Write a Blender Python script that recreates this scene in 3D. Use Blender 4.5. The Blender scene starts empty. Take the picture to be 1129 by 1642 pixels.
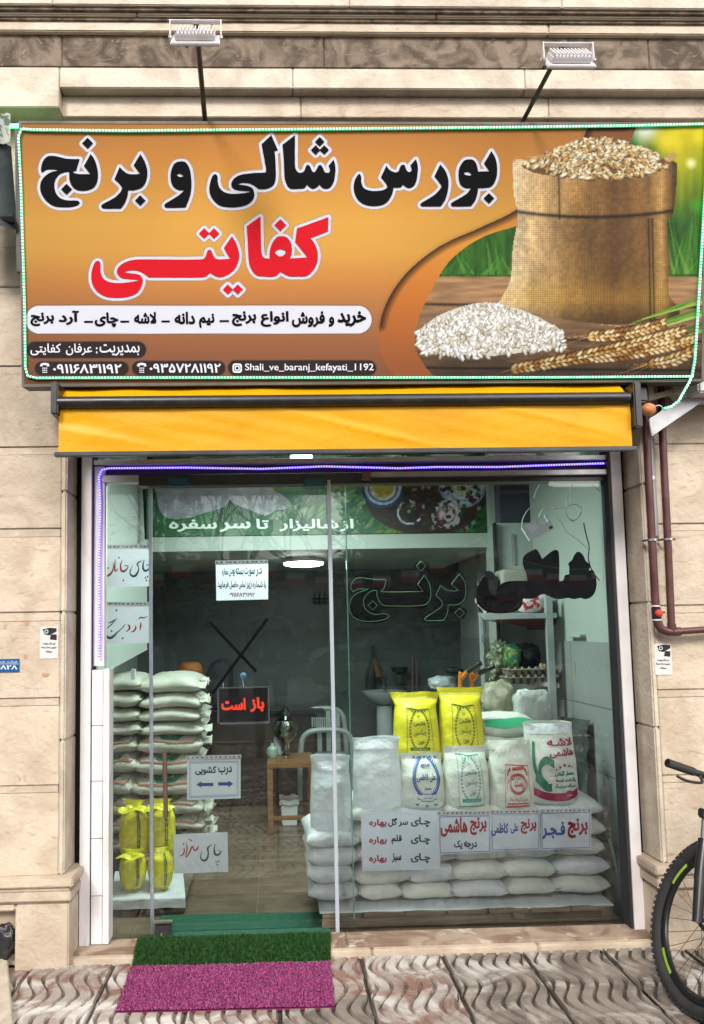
import bpy, bmesh, math, random, unicodedata, re, mathutils, mathutils.geometry
import numpy as np
from mathutils import Vector, Matrix, Euler, noise
random.seed(7)
SC = bpy.context.scene
COL = SC.collection
rad = math.radians
# ---------------------------------------------------------------- camera
F = 1240.0; PX, PY = 480.0, 906.0; IW, IH = 1129.0, 1642.0
CH = 1.515; DC = 3.9
cd = bpy.data.cameras.new('camera'); cam = bpy.data.objects.new('camera', cd); COL.objects.link(cam)
ROT = Euler((rad(90 + 4.8), 0, rad(-1.75)), 'XYZ').to_matrix() @ Matrix.Rotation(rad(-1.0), 3, 'Z')
cam.matrix_world = Matrix.Translation((0, -DC, CH)) @ ROT.to_4x4()
cd.sensor_fit = 'AUTO'; cd.sensor_width = 36; cd.lens = F / IH * 36
cd.shift_x = (IW / 2 - PX) / IH; cd.shift_y = -(IH / 2 - PY) / IH
cd.clip_start = 0.02; cd.clip_end = 400
SC.camera = cam
# ---------------------------------------------------------------- sky, sun, exposure
W = bpy.data.worlds.new('World'); SC.world = W; W.use_nodes = True
wn = W.node_tree.nodes; wl = W.node_tree.links
sky = wn.new('ShaderNodeTexSky'); sky.sky_type = 'NISHITA'; sky.sun_disc = False
sky.sun_elevation = rad(37); sky.sun_rotation = rad(150); sky.dust_density = 4.0; sky.air_density = 1.0
hs = wn.new('ShaderNodeHueSaturation'); hs.inputs['Saturation'].default_value = 0.22
wl.new(sky.outputs[0], hs.inputs['Color']); wl.new(hs.outputs[0], wn['Background'].inputs[0])
wn['Background'].inputs[1].default_value = 0.11
sd = bpy.data.lights.new('sun', 'SUN'); so = bpy.data.objects.new('sun', sd); COL.objects.link(so)
sd.energy = 1.9; sd.angle = rad(14); sd.color = (1, .95, .88)
so.rotation_euler = (rad(53), 0, rad(-22))
vs = SC.view_settings; vs.view_transform = 'Standard'; vs.look = 'None'; vs.exposure = 0.92; vs.gamma = 1
SC.display_settings.display_device = 'sRGB'
# ---------------------------------------------------------------- geometry helpers
CC = Vector((0, -DC, CH))
def ray(px, py): return ROT @ Vector(((px - PX) / F, -(py - PY) / F, -1))
def at(px, py, Y):
    d = ray(px, py); return CC + d * ((Y + DC) / d.y)
def atz(px, py, Z):
    d = ray(px, py); return CC + d * ((Z - CH) / d.z)
def atp(px, py, P0, n):
    d = ray(px, py); return CC + d * ((P0 - CC).dot(n) / d.dot(n))
RT = ROT.transposed()
def proj(P):
    q = RT @ (Vector(P) - CC); return PX - F * q.x / q.z, PY + F * q.y / q.z
def rect(x0, y0, x1, y1, Y):
    xm, ym = (x0 + x1) / 2, (y0 + y1) / 2
    return at(x0, ym, Y).x, at(x1, ym, Y).x, at(xm, y1, Y).z, at(xm, y0, Y).z   # X0,X1,Z0,Z1
def lin(c):
    if isinstance(c, str): c = tuple(int(c[i:i+2], 16) for i in (0, 2, 4))
    return tuple((v/255/12.92 if v/255 <= .04045 else ((v/255+.055)/1.055)**2.4) for v in c)
# ---------------------------------------------------------------- materials
MATS = {}
def mat(name, col, rough=.6, metal=0, n=None, bump=None, emit=0, ecol=None, coords='geo', alpha=1, spec=.5, trans=0, wear=None, wave=None, rnd=0):
    """col linear; n=(scale, second colour, low, high[, detail]); bump=(scale,strength)"""
    if name in MATS: return MATS[name]
    m = bpy.data.materials.new(name); MATS[name] = m; m.use_nodes = True
    N = m.node_tree.nodes; L = m.node_tree.links; b = N['Principled BSDF']
    b.inputs['Base Color'].default_value = (*col, 1); b.inputs['Roughness'].default_value = rough
    b.inputs['Metallic'].default_value = metal; b.inputs['Alpha'].default_value = alpha
    b.inputs['Specular IOR Level'].default_value = spec
    b.inputs['Transmission Weight'].default_value = trans
    if coords == 'geo': co = N.new('ShaderNodeNewGeometry').outputs['Position']
    else: co = N.new('ShaderNodeTexCoord').outputs['Object']
    if n:
        t = N.new('ShaderNodeTexNoise'); t.inputs['Scale'].default_value = n[0]; t.inputs['Detail'].default_value = n[4] if len(n) > 4 else 6
        t.inputs['Distortion'].default_value = n[5] if len(n) > 5 else 0
        L.new(co, t.inputs['Vector'])
        r = N.new('ShaderNodeMapRange'); r.inputs[1].default_value = n[2]; r.inputs[2].default_value = n[3]
        L.new(t.outputs['Fac'], r.inputs[0])
        mx = N.new('ShaderNodeMix'); mx.data_type = 'RGBA'
        mx.inputs[6].default_value = (*col, 1); mx.inputs[7].default_value = (*n[1], 1)
        L.new(r.outputs[0], mx.inputs[0]); out = mx.outputs[2]
        if wear:
            t2 = N.new('ShaderNodeTexNoise'); t2.inputs['Scale'].default_value = wear[0]; t2.inputs['Detail'].default_value = 8
            mp = N.new('ShaderNodeMapping'); mp.inputs['Scale'].default_value = wear[4] if len(wear) > 4 else (1, 1, 1)
            L.new(co, mp.inputs[0]); L.new(mp.outputs[0], t2.inputs['Vector'])
            t2.inputs['Distortion'].default_value = wear[5] if len(wear) > 5 else 1.5
            r2 = N.new('ShaderNodeMapRange'); r2.inputs[1].default_value = wear[2]; r2.inputs[2].default_value = wear[3]
            L.new(t2.outputs['Fac'], r2.inputs[0])
            m2 = N.new('ShaderNodeMix'); m2.data_type = 'RGBA'; m2.inputs[7].default_value = (*wear[1], 1)
            L.new(out, m2.inputs[6]); L.new(r2.outputs[0], m2.inputs[0]); out = m2.outputs[2]
        if rnd:
            oi = N.new('ShaderNodeObjectInfo'); hv = N.new('ShaderNodeHueSaturation')
            rr = N.new('ShaderNodeMapRange'); rr.inputs[3].default_value = 1 - rnd; rr.inputs[4].default_value = 1 + rnd
            L.new(oi.outputs['Random'], rr.inputs[0]); L.new(rr.outputs[0], hv.inputs['Value']); L.new(out, hv.inputs['Color']); out = hv.outputs[0]
        L.new(out, b.inputs['Base Color'])
        r3 = N.new('ShaderNodeMapRange'); r3.inputs[3].default_value = max(0, rough-.12); r3.inputs[4].default_value = min(1, rough+.12)
        L.new(t.outputs['Fac'], r3.inputs[0]); L.new(r3.outputs[0], b.inputs['Roughness'])
    if bump:
        t = N.new('ShaderNodeTexNoise'); t.inputs['Scale'].default_value = bump[0]; t.inputs['Detail'].default_value = 5
        if len(bump) > 2:
            mp = N.new('ShaderNodeMapping'); mp.inputs['Scale'].default_value = bump[2]; L.new(co, mp.inputs[0]); L.new(mp.outputs[0], t.inputs['Vector'])
        else: L.new(co, t.inputs['Vector'])
        bp = N.new('ShaderNodeBump'); bp.inputs['Strength'].default_value = bump[1]; bp.inputs['Distance'].default_value = .01
        L.new(t.outputs['Fac'], bp.inputs['Height']); L.new(bp.outputs[0], b.inputs['Normal'])
    if emit:
        b.inputs['Emission Color'].default_value = (*(ecol or col), 1); b.inputs['Emission Strength'].default_value = emit
    return m
def glass(name, tint, ior=1.5, rough=0.0, film=0.0):
    m = bpy.data.materials.new(name); MATS[name] = m; m.use_nodes = True
    N = m.node_tree.nodes; L = m.node_tree.links; N.clear()
    o = N.new('ShaderNodeOutputMaterial'); t = N.new('ShaderNodeBsdfTransparent'); g = N.new('ShaderNodeBsdfGlossy')
    f = N.new('ShaderNodeFresnel'); mx = N.new('ShaderNodeMixShader')
    t.inputs[0].default_value = (*tint, 1); g.inputs['Roughness'].default_value = rough; f.inputs[0].default_value = ior
    L.new(f.outputs[0], mx.inputs[0]); L.new(t.outputs[0], mx.inputs[1]); L.new(g.outputs[0], mx.inputs[2])
    if film:
        d = N.new('ShaderNodeBsdfDiffuse'); d.inputs[0].default_value = (.75, .8, .8, 1); m3 = N.new('ShaderNodeMixShader')
        tx = N.new('ShaderNodeTexNoise'); tx.inputs['Scale'].default_value = 30; tx.inputs['Detail'].default_value = 6
        mr = N.new('ShaderNodeMapRange'); mr.inputs[1].default_value = .45; mr.inputs[2].default_value = .75; mr.inputs[4].default_value = film
        L.new(tx.outputs['Fac'], mr.inputs[0]); L.new(mr.outputs[0], m3.inputs[0]); L.new(mx.outputs[0], m3.inputs[1]); L.new(d.outputs[0], m3.inputs[2])
        L.new(m3.outputs[0], o.inputs[0])
    else: L.new(mx.outputs[0], o.inputs[0])
    return m
def vcol_mat(name, rough=.45, weave=0, emit=0):
    m = bpy.data.materials.new(name); MATS[name] = m; m.use_nodes = True
    N = m.node_tree.nodes; L = m.node_tree.links; b = N['Principled BSDF']; b.inputs['Roughness'].default_value = rough
    a = N.new('ShaderNodeVertexColor'); a.layer_name = 'Col'; out = a.outputs[0]
    if weave:
        g = N.new('ShaderNodeNewGeometry')
        t = N.new('ShaderNodeTexNoise'); t.inputs['Scale'].default_value = 260; t.inputs['Detail'].default_value = 2; L.new(g.outputs['Position'], t.inputs['Vector'])
        mr = N.new('ShaderNodeMapRange'); mr.inputs[3].default_value = 1 - weave; mr.inputs[4].default_value = 1 + weave; L.new(t.outputs[0], mr.inputs[0])
        hv = N.new('ShaderNodeHueSaturation'); L.new(out, hv.inputs['Color']); L.new(mr.outputs[0], hv.inputs['Value']); out = hv.outputs[0]
    L.new(out, b.inputs['Base Color'])
    if emit: L.new(out, b.inputs['Emission Color']); b.inputs['Emission Strength'].default_value = emit
    return m
# ---------------------------------------------------------------- mesh builder
class MB:
    def __init__(s): s.v = []; s.f = []
    def quadbox(s, P):   # 8 points: bottom 4 then top 4
        o = len(s.v); s.v += [tuple(p) for p in P]
        s.f += [(o, o+3, o+2, o+1), (o+4, o+5, o+6, o+7), (o, o+1, o+5, o+4), (o+1, o+2, o+6, o+5), (o+2, o+3, o+7, o+6), (o+3, o, o+4, o+7)]
        return s
    def box(s, x0, x1, y0, y1, z0, z1):
        return s.quadbox([(x0,y0,z0),(x1,y0,z0),(x1,y1,z0),(x0,y1,z0),(x0,y0,z1),(x1,y0,z1),(x1,y1,z1),(x0,y1,z1)])
    def obox(s, c, ax, ay, az):   # centre, half axes vectors
        c = Vector(c); ax, ay, az = Vector(ax), Vector(ay), Vector(az)
        return s.quadbox([c-ax-ay-az, c+ax-ay-az, c+ax+ay-az, c-ax+ay-az, c-ax-ay+az, c+ax-ay+az, c+ax+ay+az, c-ax+ay+az])
    def tube(s, pts, r, seg=8, cap=True):
        pts = [Vector(p) for p in pts]; rs = r if isinstance(r, (list, tuple)) else [r] * len(pts)
        o = len(s.v); up = None
        for i, p in enumerate(pts):
            d = (pts[min(i+1, len(pts)-1)] - pts[max(i-1, 0)]).normalized()
            if up is None: up = Vector((0, 0, 1)) if abs(d.z) < .9 else Vector((1, 0, 0))
            a = d.cross(up)
            if a.length < 1e-4: a = d.cross(Vector((0, 1, 0)))
            a.normalize(); b = d.cross(a).normalized(); up = -b
            for k in range(seg):
                t = 2 * math.pi * k / seg; s.v.append(tuple(p + (a * math.cos(t) + b * math.sin(t)) * rs[i]))
        for i in range(len(pts)-1):
            for k in range(seg):
                s.f.append((o+i*seg+k, o+i*seg+(k+1) % seg, o+(i+1)*seg+(k+1) % seg, o+(i+1)*seg+k))
        if cap:
            s.f.append(tuple(o+k for k in range(seg))[::-1]); e = o + (len(pts)-1)*seg; s.f.append(tuple(e+k for k in range(seg)))
        return s
    def lathe(s, c, prof, seg=20, axis='Z'):   # prof [(r,h)]
        c = Vector(c); o = len(s.v)
        for r, h in prof:
            for k in range(seg):
                t = 2*math.pi*k/seg; a, b = r*math.cos(t), r*math.sin(t)
                s.v.append(tuple(c + (Vector((a, b, h)) if axis == 'Z' else Vector((a, h, b)) if axis == 'Y' else Vector((h, a, b)))))
        for i in range(len(prof)-1):
            for k in range(seg): s.f.append((o+i*seg+k, o+i*seg+(k+1) % seg, o+(i+1)*seg+(k+1) % seg, o+(i+1)*seg+k))
        s.f.append(tuple(o+k for k in range(seg))[::-1]); e = o+(len(prof)-1)*seg; s.f.append(tuple(e+k for k in range(seg)))
        return s
    def grid(s, nu, nv, fn, closeu=False):
        o = len(s.v)
        for j in range(nv+1):
            for i in range(nu + (0 if closeu else 1)): s.v.append(tuple(fn(i/nu, j/nv)))
        w = nu if closeu else nu+1
        for j in range(nv):
            for i in range(nu):
                i2 = (i+1) % w if closeu else i+1
                s.f.append((o+j*w+i, o+j*w+i2, o+(j+1)*w+i2, o+(j+1)*w+i))
        return s
    def poly(s, pts):
        o = len(s.v); s.v += [tuple(p) for p in pts]; s.f.append(tuple(range(o, o+len(pts)))); return s
    def prism(s, pts, off):   # closed outline extruded by vector off
        off = Vector(off); o = len(s.v); n = len(pts); s.v += [tuple(Vector(p)) for p in pts] + [tuple(Vector(p)+off) for p in pts]
        s.f.append(tuple(range(o, o+n))); s.f.append(tuple(range(o+2*n-1, o+n-1, -1)))
        for i in range(n): s.f.append((o+i, o+n+i, o+n+(i+1) % n, o+(i+1) % n))
        return s
    def add(s, vf, fn=None):
        v, f = vf; o = len(s.v); s.v += [tuple(fn(*p) if fn else p) for p in v]; s.f += [tuple(i+o for i in q) for q in f]; return s
    def mesh(s, name, m=None, smooth=False, bevel=0):
        me = bpy.data.meshes.new(name); me.from_pydata(s.v, [], s.f)
        bm = bmesh.new(); bm.from_mesh(me)
        if bevel:
            bmesh.ops.recalc_face_normals(bm, faces=bm.faces)
            bmesh.ops.bevel(bm, geom=[e for e in bm.edges if len(e.link_faces) == 2 and e.calc_face_angle(0) > .5], offset=bevel, segments=2, affect='EDGES', clamp_overlap=True)
        bmesh.ops.recalc_face_normals(bm, faces=bm.faces)
        if smooth:
            for f in bm.faces: f.smooth = True
            if smooth != 'all':
                for e in bm.edges:
                    if len(e.link_faces) == 2 and e.calc_face_angle(0) > .7: e.smooth = False
        bm.to_mesh(me); bm.free()
        if m: me.materials.append(m)
        return me
    def part(s, name, m, parent=None, smooth=False, bevel=0, label=None):
        return link(name, s.mesh(name, m, smooth, bevel), parent, label)
def link(name, me, parent=None, label=None):
    o = bpy.data.objects.new(name, me); COL.objects.link(o)
    if parent is not None: put(o, parent)
    if label: o['label'] = label
    return o
def put(o, parent):   # vertices of parts are written in world space, so undo the parent's placement
    o.parent = parent; M = WM[parent.name] if parent.name in WM else Matrix.Identity(4)
    o.matrix_parent_inverse = M.inverted(); WM[o.name] = Matrix.Identity(4)
WM = {}
def thing(name, label, cat, loc=(0, 0, 0), group=None):
    o = bpy.data.objects.new(name, None); COL.objects.link(o); o.location = loc; o.empty_display_size = .1
    WM[o.name] = Matrix.Translation(loc); tag(o, label, cat, group); return o
def tag(o, label, cat, group=None):
    o['label'] = label; o['category'] = cat
    if group: o['group'] = group
    return o
def structure(o): o['kind'] = 'structure'; return o
def copy_tree(o, dloc, label=None):
    c = o.copy(); COL.objects.link(c); c.location = Vector(o.location) + Vector(dloc)
    if label: c['label'] = label
    def rec(src, dst):
        for ch in src.children:
            k = ch.copy(); COL.objects.link(k); k.parent = dst; rec(ch, k)
    rec(o, c); return c
# ---------------------------------------------------------------- lettering
TAB = {}
for cp in list(range(0xFB50, 0xFDFF)) + list(range(0xFE70, 0xFEFD)):
    p = unicodedata.decomposition(chr(cp)).split()
    if len(p) == 2 and p[0] in ('<isolated>', '<initial>', '<medial>', '<final>'):
        TAB.setdefault(chr(int(p[1], 16)), {})[p[0][1:4]] = chr(cp)
def shape(s):
    out = []; prev = False; i = 0; n = len(s)
    while i < n:
        c = s[i]
        if c == 'ل' and i+1 < n and s[i+1] == 'ا':
            out.append('\uFEFC' if prev else '\uFEFB'); prev = False; i += 2; continue
        nx = i+1 < n and (s[i+1] == 'ـ' or s[i+1] in TAB)
        if c == 'ـ': out.append(c); prev = True
        elif c in TAB:
            t = TAB[c]; nj = nx and 'ini' in t
            k = 'med' if prev and nj and 'med' in t else 'fin' if prev else 'ini' if nj else 'iso'
            out.append(t.get(k, c)); prev = nj
        else: out.append(c); prev = False
        i += 1
    return re.sub(r'[0-9۰-۹A-Za-z_]+', lambda m: m.group(0)[::-1], ''.join(out[::-1]))
def text_geo(s, x0, y0, x1, y1, bold=.02, raw=False, subdiv=0):
    """letter outlines filled, stretched to the box (y up); returns verts (x,y,0), faces"""
    c = bpy.data.curves.new('lettering', 'FONT'); c.body = s if raw else shape(s); c.size = 1; c.resolution_u = 3
    o = bpy.data.objects.new('lettering', c); COL.objects.link(o)
    bpy.context.view_layer.update()
    oc = o.to_curve(bpy.context.evaluated_depsgraph_get()); cont = []
    for sp_ in oc.splines:
        P_ = []
        if sp_.type == 'BEZIER':
            bp = sp_.bezier_points; n = len(bp)
            for i in range(n):
                p0, p1, p2, p3 = bp[i].co, bp[i].handle_right, bp[(i+1) % n].handle_left, bp[(i+1) % n].co
                st = 1 if ((p1-p0).cross(p3-p0).length < 1e-5 and (p2-p3).cross(p3-p0).length < 1e-5) else 4
                for k in range(st):
                    t = k/st; q = p0*(1-t)**3+p1*3*t*(1-t)**2+p2*3*t*t*(1-t)+p3*t**3; P_.append((q.x, q.y))
        else: P_ = [(q.co[0], q.co[1]) for q in sp_.points]
        P_ = [p for i, p in enumerate(P_) if math.dist(p, P_[i-1]) > 1e-5]
        if len(P_) > 2: cont.append(P_)
    o.to_curve_clear(); bpy.data.objects.remove(o); bpy.data.curves.remove(c)
    V0 = [Vector(p) for q in cont for p in q]; E0 = []; k0 = 0
    for q in cont: E0 += [(k0+i, k0+(i+1) % len(q)) for i in range(len(q))]; k0 += len(q)
    r_ = mathutils.geometry.delaunay_2d_cdt(V0, E0, [], 0, 1e-6); vv = [(p.x, p.y) for p in r_[0]]; tt = [t for t in r_[2] if len(t) == 3]
    cx = np.array([sum(vv[i][0] for i in t)/3 for t in tt]); cy = np.array([sum(vv[i][1] for i in t)/3 for t in tt]); wind = np.zeros(len(tt), int)
    for a_, b_ in E0:
        (xa, ya), (xb, yb) = V0[a_], V0[b_]
        if ya == yb: continue
        m = ((ya > cy) != (yb > cy)) & (cx < (xb-xa)*(cy-ya)/(yb-ya)+xa); wind[m] += 1 if yb > ya else -1
    v = [(p[0], p[1], 0) for p in vv]; f = [tuple(t) for t, w_ in zip(tt, wind) if w_ != 0]
    ec = {}
    for t in f:
        for i in range(3): e_ = tuple(sorted((t[i], t[(i+1) % 3]))); ec[e_] = ec.get(e_, 0)+1
    w = bold*.95; k = 0      # weight: the outlines are thickened edge by edge, each a hair above the last
    for e_ in [e_ for e_, n in ec.items() if n == 1] if bold > .005 else []:
        p, q = Vector(v[e_[0]]), Vector(v[e_[1]]); dx, dy = q.x-p.x, q.y-p.y; L = math.hypot(dx, dy)
        if L < 1e-5: continue
        dx, dy = dx/L, dy/L; k += 1; zz = .00006*(1+k % 9); o = len(v)
        for (cx, cy, s1, s2) in ((p.x, p.y, -.7, -1), (p.x, p.y, -.7, 1), (q.x, q.y, .7, 1), (q.x, q.y, .7, -1)): v.append((cx+dx*w*s1-dy*w*s2, cy+dy*w*s1+dx*w*s2, zz))
        f.append((o, o+1, o+2, o+3))
    used = sorted({i for t in f for i in t}); rm = {i: j for j, i in enumerate(used)}; v = [v[i] for i in used]; f = [tuple(rm[i] for i in t) for t in f]
    xs = [p[0] for p in v]; ys = [p[1] for p in v]; a, b, c_, d = min(xs), max(xs), min(ys), max(ys)
    v = [(x0 + (p[0]-a)/(b-a)*(x1-x0), y0 + (p[1]-c_)/(d-c_)*(y1-y0), p[2]) for p in v]
    return v, f
def smooth_poly(pts, n=5):
    """closed outline; (x,y) smooth point, (x,y,1) corner"""
    out = []; N = len(pts)
    def tan(i, side):
        p = pts[i]; a = pts[i-1]; b = pts[(i+1) % N]
        if len(p) > 2: q = b if side > 0 else a; return ((q[0]-p[0])*side, (q[1]-p[1])*side)
        d = (b[0]-a[0], b[1]-a[1]); L = math.hypot(*d) or 1
        l = math.hypot(b[0]-p[0], b[1]-p[1]) if side > 0 else math.hypot(a[0]-p[0], a[1]-p[1])
        return (d[0]/L*l, d[1]/L*l)
    for i in range(N):
        p, q = pts[i], pts[(i+1) % N]
        if len(p) > 2 and len(q) > 2: out.append((p[0], p[1])); continue
        t0 = tan(i, 1); t1 = tan((i+1) % N, -1)
        for k in range(n):
            t = k/n; h0 = 2*t**3-3*t*t+1; h1 = t**3-2*t*t+t; h2 = -2*t**3+3*t*t; h3 = t**3-t*t
            out.append((h0*p[0]+h1*t0[0]+h2*q[0]+h3*t1[0], h0*p[1]+h1*t0[1]+h2*q[1]+h3*t1[1]))
    return out
def fill(outlines):
    """2-D filled curve (holes allowed) -> verts, faces"""
    c = bpy.data.curves.new('glyph', 'CURVE'); c.dimensions = '2D'; c.fill_mode = 'BOTH'
    for pl in outlines:
        sp = c.splines.new('POLY'); sp.points.add(len(pl)-1); sp.use_cyclic_u = True
        for i, p in enumerate(pl): sp.points[i].co = (p[0], p[1], 0, 1)
    o = bpy.data.objects.new('glyph', c); COL.objects.link(o); bpy.context.view_layer.update()
    me = bpy.data.meshes.new_from_object(o.evaluated_get(bpy.context.evaluated_depsgraph_get()))
    bpy.data.objects.remove(o); bpy.data.curves.remove(c)
    v = [(p.co.x, p.co.y, 0) for p in me.vertices]; f = [tuple(q.vertices) for q in me.polygons]; bpy.data.meshes.remove(me)
    return v, f
def diamond(x, y, r): return [(x, y-r, 1), (x+r, y, 1), (x, y+r, 1), (x-r, y, 1)]
def stroke(pts, n=8):
    """calligraphic stroke: pts (x,y,width) -> verts, faces"""
    P = [Vector((p[0], p[1], p[2])) for p in pts]; S = []
    for i in range(len(P)-1):
        a = P[max(i-1, 0)]; b = P[i]; c = P[i+1]; d = P[min(i+2, len(P)-1)]
        for k in range(n):
            t = k/n; S.append(.5*((2*b)+(c-a)*t+(2*a-5*b+4*c-d)*t*t+(3*b-a-3*c+d)*t**3))
    S.append(P[-1]); v = []; f = []
    for i, p in enumerate(S):
        d = S[min(i+1, len(S)-1)] - S[max(i-1, 0)]; d.z = 0; d.normalize(); w = max(p.z, .1)/2
        v += [(p.x-d.y*w, p.y+d.x*w, 0), (p.x+d.y*w, p.y-d.x*w, 0)]
        if i: o = 2*i; f.append((o-2, o-1, o+1, o))
    return v, f
def star(x, y, r, rot=0):
    P = [(x + (r if i % 2 == 0 else r*.42)*math.sin(rot+i*math.pi/5), y + (r if i % 2 == 0 else r*.42)*math.cos(rot+i*math.pi/5), 0) for i in range(10)]
    return P, [(0, 1, 9), (2, 3, 1), (4, 5, 3), (6, 7, 5), (8, 9, 7), (1, 3, 5), (1, 5, 7), (1, 7, 9)]
def line2(pts, w, closed=False, step=0):
    """thin flat line through 2-D points"""
    if step:
        q = []; M = len(pts)
        for i in range(M if closed else M-1):
            a, b = pts[i], pts[(i+1) % M]; k = max(1, int(math.dist(a, b)/step))
            q += [(a[0]+(b[0]-a[0])*j/k, a[1]+(b[1]-a[1])*j/k) for j in range(k)]
        if not closed: q.append(pts[-1])
        pts = q
    v = []; f = []; M = len(pts)
    for i in range(M):
        a = pts[i-1] if (i or closed) else pts[0]; b = pts[(i+1) % M] if (i < M-1 or closed) else pts[-1]
        d = (b[0]-a[0], b[1]-a[1]); L = math.hypot(*d) or 1; nx, ny = -d[1]/L*w/2, d[0]/L*w/2
        v += [(pts[i][0]+nx, pts[i][1]+ny, 0), (pts[i][0]-nx, pts[i][1]-ny, 0)]
    for i in range(M if closed else M-1): j = (i+1) % M; f.append((2*i, 2*i+1, 2*j+1, 2*j))
    return v, f
ORD = ['bottom', 'second', 'third', 'fourth', 'fifth', 'sixth', 'seventh', 'eighth', 'ninth', 'tenth', 'eleventh', 'twelfth']
# ---------------------------------------------------------------- palette
M_trav = mat('travertine_cream', (.50, .42, .325), .65, n=(4.5, (.39, .31, .23), .38, .66, 10, 1.0), wear=(3.6, (.27, .18, .11), .60, .80, (1, 1, 3.2), 3.2), bump=(45, .55), rnd=.06)
M_trav_w = mat('travertine_pale', (.52, .45, .365), .6, n=(5, (.38, .315, .245), .4, .68, 10, 1.0), wear=(5, (.34, .24, .165), .63, .80, (1, 1, 2.6), 3.0), bump=(50, .5), rnd=.05)
M_rough = mat('weathered_brown_stone', (.185, .14, .10), .85, n=(7, (.065, .045, .03), .38, .62, 10, 1.5), wear=(9, (.23, .175, .125), .60, .74, (1, 1, 1.8), 3.5), bump=(24, 1.0), rnd=.06)
M_groove = mat('stone_joint', (.36, .29, .22), .8, n=(6, (.30, .23, .17), .4, .7))
M_black = mat('black_gap', (.012, .011, .013), .7)
M_white = mat('white_enamel', (.66, .64, .65), .4, n=(6, (.56, .53, .53), .4, .8), wear=(7, (.40, .36, .32), .62, .78, (1, 1, .35), 1.0), bump=(40, .08))
M_alu = mat('aluminium', (.46, .45, .46), .38, .75, n=(9, (.36, .35, .36), .4, .7))
M_dkalu = mat('dark_rail', (.045, .045, .05), .35, .5, n=(8, (.07, .07, .075), .4, .7))
M_blkmetal = mat('black_painted_steel', (.012, .012, .014), .35, n=(20, (.03, .028, .026), .5, .8))
M_steel = mat('brushed_steel', (.55, .55, .56), .22, .9)
M_paper = mat('laminated_paper', (.82, .86, .96), .35, n=(4, (.76, .80, .90), .4, .7), coords='obj')
def translucent(m, a):   # thin sheets and woven plastic let some light through
    N = m.node_tree.nodes; L = m.node_tree.links; o = N['Material Output']; b = N['Principled BSDF']; t = N.new('ShaderNodeBsdfTranslucent'); x = N.new('ShaderNodeMixShader'); x.inputs[0].default_value = a
    src = b.inputs['Base Color'].links
    if src: L.new(src[0].from_socket, t.inputs[0])
    L.new(b.outputs[0], x.inputs[1]); L.new(t.outputs[0], x.inputs[2]); L.new(x.outputs[0], o.inputs[0])
translucent(M_paper, .45)
M_clip = mat('paper_hanger', (.62, .64, .66), .3)
M_ink = mat('ink_black', (.01, .01, .013), .4)
M_inknavy = mat('ink_navy', (.012, .015, .06), .4)
M_inkred = mat('ink_red', (.40, .012, .03), .4)
M_inkblue = mat('ink_blue', (.02, .07, .32), .4)
M_inkgreen = mat('ink_green', (.008, .075, .05), .4)
M_sack = mat('woven_white_sack', (.84, .86, .80), .5, n=(9, (.64, .67, .60), .35, .7), coords='obj', bump=(45, .6), rnd=.05)
M_sackc = mat('woven_bright_sack', (.88, .91, .94), .45, n=(9, (.70, .76, .80), .35, .7), coords='obj', bump=(45, .6), rnd=.05)
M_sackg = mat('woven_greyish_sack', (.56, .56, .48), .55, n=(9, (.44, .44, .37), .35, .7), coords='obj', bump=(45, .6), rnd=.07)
M_yel = mat('woven_yellow_sack', (.74, .66, .015), .45, n=(8, (.62, .55, .01), .35, .7), coords='obj', bump=(60, .35), rnd=.03)
M_yell = mat('yellow_mesh_sack', (.80, .74, .015), .35, n=(14, (.55, .52, .01), .35, .65), coords='obj', bump=(28, .7), rnd=.03)
translucent(M_sack, .15); translucent(M_sackc, .2)
M_thread = mat('stitch_thread', (.5, .5, .45), .7)
def linkl(name, me, parent=None, label=None):   # local-space part
    o = bpy.data.objects.new(name, me); COL.objects.link(o); o.parent = parent
    WM[o.name] = Matrix.Identity(4)
    if label: o['label'] = label
    return o
def bevbox(x0, x1, y0, y1, z0, z1, b=.004):
    return MB().box(x0, x1, y0, y1, z0, z1).mesh('piece', None, bevel=b)
# ================================================================ GROUND
M_road = mat('asphalt', (.06, .06, .062), .85, n=(30, (.09, .088, .085), .4, .7), bump=(200, .4))
M_mortar = mat('pavement_bed', (.075, .06, .047), .9, n=(14, (.025, .02, .018), .4, .7), bump=(60, .5))
M_tile = mat('ribbed_paving', (.25, .21, .17), .75, n=(6, (.13, .105, .085), .40, .62, 9, 1), wear=(3.0, (.43, .40, .36), .52, .66), bump=(70, .5), rnd=.10)
M_tiler = mat('worn_red_paving', (.33, .29, .25), .75, n=(7, (.22, .12, .09), .44, .60, 9, 1), wear=(4.0, (.52, .49, .45), .52, .63), bump=(70, .5), rnd=.08)
pav = structure(MB().box(-9, 9, -5.2, -.02, -.3, -.012).part('pavement', M_mortar))
structure(MB().box(-60, 60, -90, -5.2, -.4, -.13).part('road', M_road))
structure(MB().box(-60, 60, -.02, 60, -.4, -.02).part('ground', M_road))
kerb = thing('kerb', 'pale stone kerb along the edge of the ribbed pavement', 'kerb', (0, -5.26, 0))
for i in range(16): MB().box(-8+i, -7.006+i, -5.34, -5.205, -.2, .005).part('kerb_stone', M_trav, kerb, bevel=.01)
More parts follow.
